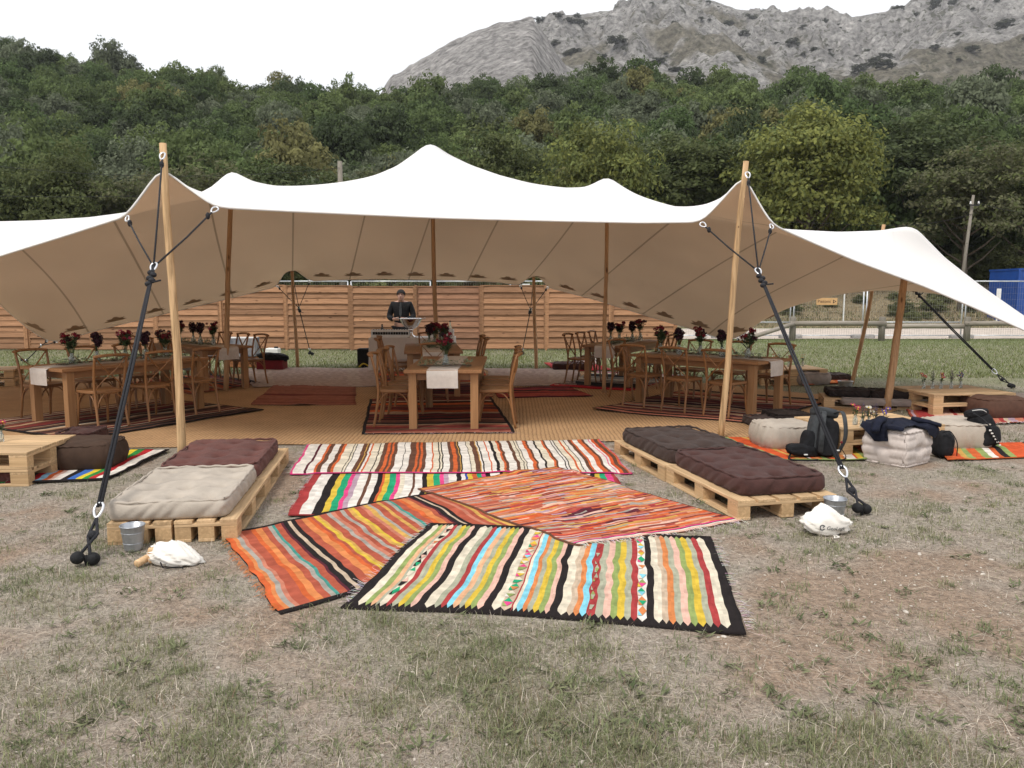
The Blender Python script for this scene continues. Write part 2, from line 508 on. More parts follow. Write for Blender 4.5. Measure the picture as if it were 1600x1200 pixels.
def green_field(x, y):
    """0 = bare dry soil, 1 = green turf; used for the ground tint and for the blades growing there"""
    n = fbm(np.asarray(x) * 0.9, np.asarray(y) * 0.9, 4, 33)
    n2 = fbm(np.asarray(x) * 2.6, np.asarray(y) * 2.6, 3, 47)
    far = smooth(10, 14, y)
    near = 0.04 * smooth(4.4, 2.9, y)
    # the strip of worn soil to the right of the rugs
    worn = -0.34 * np.exp(-(((np.asarray(x) - 2.6) / 1.3) ** 2 + ((np.asarray(y) - 4.3) / 1.1) ** 2))
    worn = worn - 0.16 * np.exp(-(((np.asarray(x) + 2.2) / 0.7) ** 2 + ((np.asarray(y) - 3.4) / 0.5) ** 2))
    left = 0.16 * np.exp(-(((np.asarray(x) + 3.6) / 1.2) ** 2 + ((np.asarray(y) - 6.2) / 1.2) ** 2))
    return np.clip(0.40 + 1.0 * (n - 0.5) + 1.5 * (n2 - 0.5) + 0.55 * far + near + worn + left, 0, 1)

xs = np.concatenate([-np.geomspace(420, 10.2, 70), np.arange(-10, 10.01, 0.09), np.geomspace(10.2, 420, 70)])
ys = np.concatenate([np.linspace(-60, 0.5, 12), np.arange(1.0, 14.0, 0.09), np.geomspace(14.1, 340, 150)])
GX, GY = np.meshgrid(xs, ys)
GZ = terrain(GX, GY)
gf = green_field(GX, GY)
soil = np.array([0.300, 0.222, 0.165]); straw = np.array([0.352, 0.306, 0.258]); turf = np.array([0.245, 0.228, 0.160])
t1 = np.clip(gf / 0.45, 0, 1)[..., None]; t2 = np.clip((gf - 0.4) / 0.6, 0, 1)[..., None]
gcol = soil * (1 - t1) + straw * t1
gcol = gcol * (1 - t2) + turf * t2
lush = (0.55 * smooth(12, 16, GY) + .45 * smooth(22, 28, GY))[..., None]
gcol = gcol * (1 - 0.8 * lush) + np.array([0.140, 0.180, 0.065]) * 0.8 * lush
wild = smooth(37, 42, GY)[..., None]
wc = np.array([0.25, 0.205, 0.13]) * (0.6 + 0.8 * fbm(GX * 0.35, GY * 0.35, 3, 8))[..., None]
gcol = gcol * (1 - wild) + wc * wild
wood = smooth(56, 62, GY)[..., None]
gcol = gcol * (1 - wood) + np.array([0.085, 0.078, 0.045]) * wood
nx_, ny_ = len(xs), len(ys)
idx = np.arange(nx_ * ny_).reshape(ny_, nx_)
gfaces = np.stack([idx[:-1, :-1].ravel(), idx[:-1, 1:].ravel(), idx[1:, 1:].ravel(), idx[1:, :-1].ravel()], 1)
def ground_mat():
    m, N, L, B = node_mat('dry_meadow')
    at = N.new('ShaderNodeAttribute'); at.attribute_name = 'col'
    tc = N.new('ShaderNodeTexCoord')
    n1 = N.new('ShaderNodeTexNoise'); n1.inputs['Scale'].default_value = 22; n1.inputs['Detail'].default_value = 8; n1.inputs['Roughness'].default_value = 0.7
    n2 = N.new('ShaderNodeTexVoronoi'); n2.inputs['Scale'].default_value = 55
    L.new(tc.outputs['Object'], n1.inputs['Vector']); L.new(tc.outputs['Object'], n2.inputs['Vector'])
    mr = N.new('ShaderNodeMapRange'); mr.inputs['From Min'].default_value = 0.3; mr.inputs['From Max'].default_value = 0.7
    mr.inputs['To Min'].default_value = 0.50; mr.inputs['To Max'].default_value = 1.45
    hs = N.new('ShaderNodeHueSaturation')
    L.new(n1.outputs['Fac'], mr.inputs['Value']); L.new(mr.outputs['Result'], hs.inputs['Value']); L.new(at.outputs['Color'], hs.inputs['Color'])
    L.new(hs.outputs['Color'], B.inputs['Base Color'])
    B.inputs['Roughness'].default_value = 0.95; B.inputs['Specular IOR Level'].default_value = 0.1
    ad = N.new('ShaderNodeMath'); ad.operation = 'ADD'
    L.new(n1.outputs['Fac'], ad.inputs[0]); L.new(n2.outputs['Distance'], ad.inputs[1])
    bp = N.new('ShaderNodeBump'); bp.inputs['Strength'].default_value = 0.8; bp.inputs['Distance'].default_value = 0.02
    L.new(ad.outputs[0], bp.inputs['Height']); L.new(bp.outputs['Normal'], B.inputs['Normal'])
    return m
ground = link('ground', np_mesh('ground', np.stack([GX.ravel(), GY.ravel(), GZ.ravel()], 1), gfaces, ground_mat(), True,
                                vcol=gcol.reshape(-1, 3)), kind='structure')

# ------------------------------------------------------------------ gravel road on the far side of the meadow
def strip(name, pts_near, pts_far, mat, z=0.006, n=60):
    a = [Vector(p) for p in pts_near]; b = [Vector(p) for p in pts_far]
    V = []; Fq = []
    for i in range(n + 1):
        t = i / n * (len(a) - 1); k = min(int(t), len(a) - 2); f = t - k
        p, q = a[k].lerp(a[k + 1], f), b[k].lerp(b[k + 1], f)
        for j in range(9):
            r = p.lerp(q, j / 8)
            w = 0.25 * (float(vnoise(i * 0.6, j * 3.1, 4)) - 0.5) if j in (0, 8) else 0
            V.append((r.x, r.y + w, float(terrain(r.x, r.y + w)) + z))
    for i in range(n):
        for j in range(8):
            Fq.append((i * 9 + j, (i + 1) * 9 + j, (i + 1) * 9 + j + 1, i * 9 + j + 1))
    return link(name, np_mesh(name, V, Fq, mat, True), kind='structure')
MT['gravel'] = M('pale_gravel', (0.50, 0.43, 0.37), rough=0.95, var=0.18, scale=3, bump=0.6, bscale=30, detail=8)
strip('gravel_road', [(-30, 28.4, 0), (6, 28.2, 0), (14, 28.2, 0), (40, 29.5, 0)], [(-30, 36, 0), (6, 36.5, 0), (14, 37, 0), (40, 38, 0)], MT['gravel'], 0.02)

# ------------------------------------------------------------------ mountain
def prof(pts, Y):
    p = [D(u, v, Y) for u, v in pts]
    return np.array([q.x for q in p]), np.array([q.z for q in p])
mx_, mz_ = prof([(-300, 300), (300, 260), (560, 190), (700, 120), (790, 75), (850, 26), (905, 22), (955, 16), (975, 8), (990, -10), (1060, -14), (1110, 0),
                 (1150, 14), (1200, 18), (1235, 23), (1285, 14), (1305, 22), (1330, 28), (1375, 20), (1410, 12), (1432, -8), (1480, -28), (1560, -45), (1700, -70), (2000, -60)], 700)
sx_, sz_ = prof([(300, 400), (520, 260), (580, 170), (612, 118), (660, 90), (700, 66), (745, 46), (790, 34), (832, 26), (850, 52), (875, 90), (900, 128), (935, 175), (1000, 260), (1300, 400)], 440)
xm = np.arange(-330, 640, 2.2); ym = np.concatenate([np.arange(305, 480, 2.0), np.arange(480, 760, 2.4)])
MX, MY = np.meshgrid(xm, ym)
R1 = np.interp(MX / MY * 700, mx_, mz_)
t = np.clip((MY - 330) / 370, 0, 1)
wx, wy = MX + 40 * (fbm(MX * .018, MY * .018, 3, 51) - .5), MY + 26 * (fbm(MX * .018, MY * .018, 3, 52) - .5)
cl = ridged(wx * 0.012, wy * 0.016, 4, 3); rk = ridged(wx * 0.040, wy * 0.034, 4, 13); fine = ridged(MX * .11, MY * .10, 3, 14)
z1 = 74 + (R1 - 74) * (0.30 * t + 0.70 * t ** 1.35) * np.where(R1 > 74, 1, 0.3)
cliff = smooth(0.30, 0.75, t)
env = np.clip((1.0 - t) * 7, 0.05, 1)
z1 = z1 + (cl - 0.62) * 38 * np.sin(np.clip(t, 0, 1) * math.pi) ** 0.8 + (rk - 0.58) * 21 * (0.25 + cliff) * env + (fine - .55) * 9 * (.3 + cliff) * np.clip(env, .12, 1)
z1 = z1 - np.maximum(0, MY - 702) * 0.9
R2 = np.interp(MX / MY * 440, sx_, sz_)
z2 = R2 - np.abs(MY - 440) * 0.52 + (fbm(MX * 0.06, MY * 0.06, 4, 21) - 0.5) * 2.2 + (fine - .5) * .7 + (vnoise(MX * .31, MY * .31, 88) - .5) * 1.5
MZ = np.maximum(z1, z2)
spur = (z2 > z1)
sv = fbm(wx * 0.024, wy * 0.03, 5, 61); sv2 = fbm(MX * .09, MY * .09, 3, 63)
rocky = smooth(0.49, 0.60, 0.50 * sv + 0.22 * rk + 0.20 * sv2 + 0.14 * cliff + 0.05)
rock_c = np.array([0.345, 0.330, 0.315]); scrub_c = np.array([0.200, 0.182, 0.142])
tone = (0.50 + 1.0 * fbm(MX * .07, MY * .16, 4, 79))[..., None]
mc = (scrub_c * (0.75 + .5 * sv2[..., None])) * (1 - rocky[..., None]) + rock_c * tone * rocky[..., None]
spc = np.array([0.375, 0.355, 0.340]) * (0.62 + 0.50 * fbm(MX * 0.10, MY * 0.10, 4, 77) + .30 * vnoise(MX * .36, MY * .36, 89))[..., None]
spc = spc * RNG.uniform(.72, 1.25, size=MX.shape)[..., None]; mc = mc * RNG.uniform(.85, 1.15, size=MX.shape)[..., None]
mc = np.where(spur[..., None], spc, mc)
ni, nj = len(xm), len(ym)
idx = np.arange(ni * nj).reshape(nj, ni)
mf = np.stack([idx[:-1, :-1].ravel(), idx[:-1, 1:].ravel(), idx[1:, 1:].ravel(), idx[1:, :-1].ravel()], 1)
def mountain_mat():
    m, N, L, B = node_mat('limestone_slope')
    at = N.new('ShaderNodeAttribute'); at.attribute_name = 'col'
    tc = N.new('ShaderNodeTexCoord')
    n1 = N.new('ShaderNodeTexNoise'); n1.inputs['Scale'].default_value = 0.28; n1.inputs['Detail'].default_value = 9; n1.inputs['Roughness'].default_value = 0.75
    v1 = N.new('ShaderNodeTexVoronoi'); v1.inputs['Scale'].default_value = 0.16
    mpz = N.new('ShaderNodeMapping'); mpz.inputs['Scale'].default_value = (1, 1, 1)
    L.new(tc.outputs['Object'], mpz.inputs['Vector'])
    L.new(mpz.outputs['Vector'], n1.inputs['Vector']); L.new(mpz.outputs['Vector'], v1.inputs['Vector'])
    mr = N.new('ShaderNodeMapRange'); mr.inputs['From Min'].default_value = 0.32; mr.inputs['From Max'].default_value = 0.68
    mr.inputs['To Min'].default_value = 0.32; mr.inputs['To Max'].default_value = 1.55
    hs = N.new('ShaderNodeHueSaturation')
    L.new(n1.outputs['Fac'], mr.inputs['Value']); L.new(mr.outputs['Result'], hs.inputs['Value']); L.new(at.outputs['Color'], hs.inputs['Color'])
    v2 = N.new('ShaderNodeTexVoronoi'); v2.inputs['Scale'].default_value = 0.17; v2.inputs['Randomness'].default_value = 1.0
    dn = N.new('ShaderNodeTexNoise'); dn.inputs['Scale'].default_value = .35; dn.inputs['Detail'].default_value = 4; L.new(tc.outputs['Object'], dn.inputs['Vector'])
    dv = N.new('ShaderNodeVectorMath'); dv.operation = 'MULTIPLY_ADD'; dv.inputs[1].default_value = (9, 9, 9); L.new(dn.outputs['Color'], dv.inputs[0]); L.new(tc.outputs['Object'], dv.inputs[2])
    L.new(dv.outputs[0], v2.inputs['Vector'])
    n4 = N.new('ShaderNodeTexNoise'); n4.inputs['Scale'].default_value = 0.018; n4.inputs['Detail'].default_value = 3
    L.new(tc.outputs['Object'], n4.inputs['Vector'])
    th = N.new('ShaderNodeMath'); th.operation = 'MULTIPLY'; th.inputs[1].default_value = 0.56; L.new(n4.outputs['Fac'], th.inputs[0])
    lt = N.new('ShaderNodeMath'); lt.operation = 'LESS_THAN'; L.new(v2.outputs['Distance'], lt.inputs[0]); L.new(th.outputs[0], lt.inputs[1])
    lm = N.new('ShaderNodeMath'); lm.operation = 'MULTIPLY'; lm.inputs[1].default_value = 0.75; L.new(lt.outputs[0], lm.inputs[0])
    am = N.new('ShaderNodeAttribute'); am.attribute_name = 'scrub'
    l2 = N.new('ShaderNodeMath'); l2.operation = 'MULTIPLY'; L.new(lm.outputs[0], l2.inputs[0]); L.new(am.outputs['Fac'], l2.inputs[1])
    mxs = N.new('ShaderNodeMix'); mxs.data_type = 'RGBA'; L.new(l2.outputs[0], mxs.inputs[0])
    L.new(hs.outputs['Color'], mxs.inputs[6]); mxs.inputs[7].default_value = (0.075, 0.078, 0.050, 1)
    L.new(mxs.outputs[2], B.inputs['Base Color'])
    B.inputs['Roughness'].default_value = 1.0; B.inputs['Specular IOR Level'].default_value = 0.05
    ad = N.new('ShaderNodeMath'); ad.operation = 'ADD'
    L.new(n1.outputs['Fac'], ad.inputs[0]); L.new(v1.outputs['Distance'], ad.inputs[1])
    bp = N.new('ShaderNodeBump'); bp.inputs['Strength'].default_value = 1.0; bp.inputs['Distance'].default_value = 4.0
    L.new(ad.outputs[0], bp.inputs['Height']); L.new(bp.outputs['Normal'], B.inputs['Normal'])
    return m
mountain = link('mountain', np_mesh('mountain', np.stack([MX.ravel(), MY.ravel(), MZ.ravel()], 1), mf, mountain_mat(), False,
                                    vcol=mc.reshape(-1, 3)), kind='structure')

_sa = mountain.data.attributes.new('scrub', 'FLOAT', 'POINT')
_sa.data.foreach_set('value', np.where(spur, 0.12, 1.0).astype(np.float32).ravel())

# ================================================================== trees
def crown(n_cl, per, leaf, seed, flat=0.85, lobes=1.0, irregular=0.35):
    """unit crown (radius about 1, centre 0): leaf-sized quads gathered in clumps on an uneven outline"""
    r = np.random.default_rng(seed)
    d = r.normal(size=(n_cl, 3)); d /= np.linalg.norm(d, axis=1)[:, None]
    d[:, 2] = np.where(d[:, 2] < -0.55, -d[:, 2], d[:, 2])
    rad = (0.62 + 0.38 * r.random(n_cl) ** 0.6) * (1 - irregular + 2 * irregular * r.random(n_cl))
    inner = r.random(n_cl) < 0.22
    rad = np.where(inner, rad * 0.55, rad)
    c = d * rad[:, None] * np.array([1, 1, flat])
    cr = (0.17 + 0.13 * r.random(n_cl)) * lobes
    q = r.normal(size=(n_cl, per, 3)); q /= np.linalg.norm(q, axis=2)[..., None]
    q[..., 2] = np.where(q[..., 2] < -0.5, -q[..., 2] * 0.5, q[..., 2])
    pos = c[:, None, :] + q * (cr[:, None, None] * (0.55 + 0.5 * r.random((n_cl, per, 1)))) * np.array([1.15, 1.15, 0.8])
    nrm = q * 0.75 + d[:, None, :] * 0.35 + r.normal(size=q.shape) * 0.5 + np.array([0, 0, 0.25])
    nrm /= np.linalg.norm(nrm, axis=2)[..., None]
    tint = (0.75 + 0.5 * r.random((n_cl, 1))) * (0.8 + 0.4 * r.random((n_cl, per)))
    pos = pos.reshape(-1, 3); nrm = nrm.reshape(-1, 3); tint = tint.reshape(-1)
    a = np.cross(nrm, r.normal(size=nrm.shape)); a /= np.linalg.norm(a, axis=1)[:, None]
    b = np.cross(nrm, a)
    s = leaf * (0.6 + 0.8 * r.random((len(pos), 1)))
    w = 0.55
    V = np.stack([pos - a * s, pos - b * s * w, pos + a * s, pos + b * s * w], 1)
    return V, tint

MT['foliage'] = Mcol('tree_leaves', rough=0.7, transl=0.36, spec=0.15)
MT['bark'] = M('bark', (0.10, 0.08, 0.06), rough=0.95, var=0.35, scale=6, stretch=(3, 3, 0.6), bump=0.6)

def tree_meshes(seed, R, flat, col, n_cl=190, per=78, leaf=0.038, height=None, col_b=None, irregular=0.3, base=0.25):
    """crown mesh and trunk mesh in real metres, trunk foot at 0"""
    r = np.random.default_rng(seed + 500)
    H = height or R * 1.9
    V, t = crown(n_cl, per, leaf, seed, flat=1.0, irregular=irregular)
    cz = H * (base + (1 - base) / 2); hz = H * (1 - base) / 2
    V = V * np.array([R, R, hz * flat]) + np.array([0, 0, cz])
    n = len(V)
    c = np.array(col)[None] * t[:, None]
    if col_b is not None:
        k = (r.random(n) < 0.35)[:, None]
        c = np.where(k, np.array(col_b)[None] * t[:, None], c)
    cm = np_mesh('crown', V.reshape(-1, 3), np.arange(n * 4).reshape(-1, 4), MT['foliage'], False, fcol=c)
    b = MB()
    top = cz + hz * 0.35
    lean = r.normal(size=2) * 0.12
    b.tube([(lean[0] * k * k * R * .4, lean[1] * k * k * R * .4, top * k - 0.3) for k in (0, .15, .35, .6, .8, 1)], [R * .075, R * .06, R * .05, R * .035, R * .022, R * .01], 8)
    for i in range(9):
        a = i * 2.4 + r.random(); k = 0.28 + 0.6 * i / 9
        st = Vector((lean[0] * k * k * R * .4, lean[1] * k * k * R * .4, top * k - 0.3))
        ln = R * (0.75 - 0.35 * k)
        b.tube([st, st + Vector((math.cos(a) * ln * .5, math.sin(a) * ln * .5, ln * .35)), st + Vector((math.cos(a) * ln, math.sin(a) * ln, ln * .85))], [R * .026, R * .016, R * .006], 6)
    tm = b.mesh('trunk', MT['bark'], True)
    return cm, tm

def plant_tree(name, label, u, v_base_top, Y, meshes, group='trees standing along the edge of the wood', scale=1.0, rz=0.0, cat='tree', z_extra=0.0):
    x = (u - 800) / FPX * Y
    z = float(terrain(x, Y))
    o = thing(name, label, cat, (x, Y, z - 0.1 + z_extra), rz, group)
    o.scale = (scale, scale, scale)
    link('crown', meshes[0], o); link('trunk', meshes[1], o)
    return o

G1, G2, G3, G4 = (0.085, 0.105, 0.040), (0.110, 0.128, 0.048), (0.080, 0.102, 0.044), (0.128, 0.130, 0.070)
YG, YG2 = (0.190, 0.202, 0.056), (0.155, 0.180, 0.060)
tm_a = tree_meshes(11, 4.3, 1.0, G1, height=9.5, col_b=G2)
tm_b = tree_meshes(12, 3.6, 1.0, G2, height=10.5, col_b=G1, irregular=0.4)
tm_c = tree_meshes(13, 4.6, 1.0, G3, height=10.0, col_b=G1)
tm_d = tree_meshes(14, 3.4, 1.05, G4, height=8.0, col_b=G2, irregular=0.45, n_cl=160)
tm_y1 = tree_meshes(15, 4.35, 1.0, YG, height=10.6, n_cl=250, per=90, leaf=0.032, col_b=YG2, irregular=0.2, base=0.12)
tm_y2 = tree_meshes(16, 3.5, 1.0, YG2, height=10.2, n_cl=210, per=84, leaf=0.036, col_b=YG, irregular=0.28, base=0.12)
plant_tree('broadleaf_tree', 'large rounded yellow-green tree behind the right tent pole', 1250, 0, 50.5, tm_y1)
plant_tree('broadleaf_tree', 'smaller yellow-green tree behind the right-hand tent peak', 935, 0, 52, tm_y2)
plant_tree('broadleaf_tree', 'loose olive-green tree beside the utility pole at the right edge', 1500, 0, 49, tm_d, scale=1.0)
plant_tree('broadleaf_tree', 'dull green tree at the right edge behind the blue container', 1612, 0, 52, tm_a, scale=0.95, rz=2)
row = [(1410, 58, tm_c, 1.0, 'dark green tree between the yellow-green tree and the utility pole'),
       (1085, 56, tm_a, 1.0, 'dark green tree between the two yellow-green trees'),
       (790, 57, tm_b, 0.95, 'green tree behind the middle of the tent roof'),
       (655, 55, tm_d, 1.0, 'olive-green tree directly behind the tallest tent peak'),
       (560, 54, tm_a, 0.85, 'dark green tree behind the short utility pole'),
       (455, 53, tm_c, 0.85, 'dark green tree behind the left-hand roof peak'),
       (345, 50, tm_d, 0.95, 'loose grey-green tree just right of the left tent pole'),
       (225, 52, tm_d, 0.9, 'feathery olive tree just left of the left tent pole'),
       (115, 50, tm_b, 0.85, 'bushy green tree above the white left wing of the tent'),
       (10, 51, tm_c, 0.85, 'dark tree at the left edge above the tent wing'),
       (-110, 54, tm_a, 0.9, 'broad green tree at the far left edge')]
for i, (u, Y, tmx, sc, lab) in enumerate(row):
    plant_tree('broadleaf_tree', lab, u, 0, Y, tmx, scale=sc, rz=i * 1.7)

# a bare grey bush between the two yellow-green trees
def bare_bush():
    r = random.Random(4); b = MB()
    def br(p, d, L, rad, k):
        e = p + d * L
        b.tube([p, p.lerp(e, .5) + Vector((r.gauss(0, .05), r.gauss(0, .05), 0)) * L, e], [rad, rad * .8, rad * .55], 4)
        if k:
            for _ in range(4):
                q = (d + Vector((r.gauss(0, .5), r.gauss(0, .5), r.gauss(.1, .3)))).normalized()
                br(p.lerp(e, .4 + .6 * r.random()), q, L * .68, rad * .55, k - 1)
    for _ in range(6):
        br(Vector((r.gauss(0, .3), r.gauss(0, .3), 0)), Vector((r.gauss(0, .35), r.gauss(0, .35), 1)).normalized(), 2.1, .05, 4)
    return b
x, Y = (1115 - 800) / FPX * 51, 51
bb = bare_bush().build('bare_bush', M('grey_twigs', (0.20, 0.185, 0.175), rough=0.95, var=0.3, scale=4))
bb.location = (x, Y, float(terrain(x, Y)) - 0.1)
tag(bb, 'leafless grey bush between the two yellow-green trees', 'bush')

# the wood covering the hillside, one mass
def forest_leaf_mat():
    m, N, L, B = node_mat('forest_leaves')
    at = N.new('ShaderNodeAttribute'); at.attribute_name = 'col'
    ti = N.new('ShaderNodeAttribute'); ti.attribute_type = 'INSTANCER'; ti.attribute_name = 'tint'
    mx = N.new('ShaderNodeMix'); mx.data_type = 'RGBA'; mx.blend_type = 'MULTIPLY'; mx.inputs[0].default_value = 1.0
    L.new(at.outputs['Color'], mx.inputs[6]); L.new(ti.outputs['Color'], mx.inputs[7])
    L.new(mx.outputs[2], B.inputs['Base Color']); B.inputs['Roughness'].default_value = .75; B.inputs['Specular IOR Level'].default_value = .12
    tr = N.new('ShaderNodeBsdfTranslucent'); L.new(mx.outputs[2], tr.inputs['Color'])
    ms = N.new('ShaderNodeMixShader'); ms.inputs[0].default_value = .38
    L.new(B.outputs[0], ms.inputs[1]); L.new(tr.outputs[0], ms.inputs[2]); L.new(ms.outputs[0], N['Material Output'].inputs['Surface'])
    return m
def forest():
    r = np.random.default_rng(99)
    fm = forest_leaf_mat()
    kinds = bpy.data.collections.new('forest_tree_kinds')
    for i in range(6):
        V, t = crown(120 + 12 * i, 46, 0.060, 200 + i, irregular=0.30 + .04 * (i % 3), lobes=1.0)
        n = len(V)
        me = np_mesh('wood_tree', V.reshape(-1, 3), np.arange(n * 4).reshape(-1, 4), fm, False, fcol=np.repeat(t[:, None], 3, 1))
        kinds.objects.link(bpy.data.objects.new('wood_tree', me))
    pts, scl, rot, kd, tint = [], [], [], [], []
    rows = []; Yc = 58.0
    while Yc < 154:
        rows.append(Yc); Yc += 2.7 + Yc * 0.013
    for Yr in rows:
        half = Yr * 0.74
        n = int(2 * half / (3.1 + 0.007 * Yr))
        for i in range(n):
            x = -half + (i + 0.5 + r.uniform(-0.4, 0.4)) * 2 * half / n
            y = Yr + r.uniform(-1.6, 1.6)
            R = r.uniform(1.6, 3.0) * (1.25 if r.random() < .12 else 1); Hh = R * r.uniform(1.05, 1.6)
            pts.append((x, y, float(terrain(x, y)) + Hh * 0.9)); scl.append((R, R * r.uniform(.85, 1.15), Hh)); rot.append(r.uniform(0, 6.28)); kd.append(int(r.integers(6)))
            k = r.random()
            base = np.array((0.054, 0.080, 0.030)) * (1 - k) + np.array((0.090, 0.114, 0.042)) * k
            q = r.random()
            if q < 0.2: base = np.array((0.092, 0.106, 0.066))
            elif q < 0.245: base = np.array((0.128, 0.122, 0.050))
            elif q < 0.40: base = np.array((0.046, 0.062, 0.028))
            tint.append(base * 1.55 * r.uniform(.85, 1.15))
    # undergrowth along the edge of the wood
    for i in range(190):
        y = r.uniform(51.5, 60); x = r.uniform(-.76, .76) * y; R = r.uniform(.6, 1.7); Hh = R * r.uniform(.7, 1.1)
        pts.append((x, y, float(terrain(x, y)) + Hh * .5)); scl.append((R, R, Hh)); rot.append(r.uniform(0, 6.28)); kd.append(int(r.integers(6)))
        tint.append(np.array((0.150, 0.165, 0.070)) * r.uniform(.7, 1.3) if r.random() < .7 else np.array((.15, .125, .07)))
    for i in range(60):
        y = r.uniform(41, 52); x = r.uniform(.16, .78) * y; R = r.uniform(.25, .7); Hh = R * r.uniform(.6, 1.0)
        pts.append((x, y, float(terrain(x, y)) + Hh * .45)); scl.append((R, R, Hh)); rot.append(r.uniform(0, 6.28)); kd.append(int(r.integers(6)))
        tint.append(np.array((0.13, 0.14, 0.065)) * r.uniform(.6, 1.3))
    me = bpy.data.meshes.new('forest')
    n = len(pts)
    me.vertices.add(n); me.vertices.foreach_set('co', np.array(pts, np.float32).ravel())
    a = me.attributes.new('sc', 'FLOAT_VECTOR', 'POINT'); a.data.foreach_set('vector', np.array(scl, np.float32).ravel())
    a = me.attributes.new('rot', 'FLOAT', 'POINT'); a.data.foreach_set('value', np.array(rot, np.float32))
    a = me.attributes.new('kind', 'INT', 'POINT'); a.data.foreach_set('value', np.array(kd, np.int32))
    c = np.ones((n, 4), np.float32); c[:, :3] = tint
    a = me.attributes.new('tint', 'FLOAT_COLOR', 'POINT'); a.data.foreach_set('color', c.ravel())
    ng = bpy.data.node_groups.new('forest_scatter', 'GeometryNodeTree')
    ng.interface.new_socket('Geometry', in_out='INPUT', socket_type='NodeSocketGeometry')
    ng.interface.new_socket('Geometry', in_out='OUTPUT', socket_type='NodeSocketGeometry')
    N, L = ng.nodes, ng.links
    gi, go = N.new('NodeGroupInput'), N.new('NodeGroupOutput')
    ip = N.new('GeometryNodeInstanceOnPoints'); ci = N.new('GeometryNodeCollectionInfo')
    ci.inputs['Collection'].default_value = kinds; ci.inputs['Separate Children'].default_value = True; ci.inputs['Reset Children'].default_value = True
    def na(name, t_):
        q = N.new('GeometryNodeInputNamedAttribute'); q.data_type = t_; q.inputs['Name'].default_value = name; return q
    asc, aro, akd = na('sc', 'FLOAT_VECTOR'), na('rot', 'FLOAT'), na('kind', 'INT')
    cx = N.new('ShaderNodeCombineXYZ'); er = N.new('FunctionNodeEulerToRotation')
    L.new(aro.outputs['Attribute'], cx.inputs['Z']); L.new(cx.outputs[0], er.inputs[0])
    L.new(gi.outputs[0], ip.inputs['Points']); L.new(ci.outputs[0], ip.inputs['Instance'])
    ip.inputs['Pick Instance'].default_value = True
    L.new(akd.outputs['Attribute'], ip.inputs['Instance Index']); L.new(er.outputs[0], ip.inputs['Rotation']); L.new(asc.outputs['Attribute'], ip.inputs['Scale'])
    L.new(ip.outputs[0], go.inputs[0])
    o = link('forest', me, kind='stuff')
    md = o.modifiers.new('scatter', 'NODES'); md.node_group = ng
    return o
fo = forest()
tag(fo, 'dense green wood covering the hillside behind the tent', 'forest')

# shrubs dotted over the mountain
def shrub_mesh(seed):
    V, t = crown(26, 26, 0.16, seed, irregular=0.25, lobes=1.3)
    V = V * np.array([1, 1, 0.75]) + np.array([0, 0, 0.45])
    n = len(V)
    return np_mesh('mountain_shrub', V.reshape(-1, 3), np.arange(n * 4).reshape(-1, 4), MT['foliage'], False, fcol=np.array((0.060, 0.066, 0.042))[None] * t[:, None])
shm = [shrub_mesh(300 + i) for i in range(4)]
from bisect import bisect_left
def mount_z(x, y):
    i = min(max(bisect_left(xm.tolist(), x), 0), ni - 1); j = min(max(bisect_left(ym.tolist(), y), 0), nj - 1)
    return float(MZ[j, i])
rr = random.Random(21)
SHR = []
for k in range(300):
    y = 400 + 290 * rr.random() ** .8; u = rr.uniform(640, 1640)
    x = (u - 800) / FPX * y
    j = min(bisect_left(ym.tolist(), y), nj - 1); i = min(bisect_left(xm.tolist(), x), ni - 1)
    if spur[j, i] and rr.random() < 0.85:
        continue
    
    _v = 460 - (float(MZ[j, i]) - 1.6) / y * FPX
    if _v < -5 or _v > 150 or len(SHR) >= 190: continue
    SHR.append((x, y, float(MZ[j, i]), 1.3 + 4.2 * rr.random() ** 2.2))
for k, (x, y, z, s) in enumerate(SHR):
    o = link('mountain_shrub', shm[k % 4]); o.location = (x, y, z - 0.2 * s); o.scale = (s * rr.uniform(.9, 1.4), s, s * rr.uniform(.7, 1)); o.rotation_euler = (0, 0, rr.uniform(0, 6))
    tag(o, 'small dark shrub dotted over the rocky mountain slope', 'shrub', 'shrubs on the mountain slope')
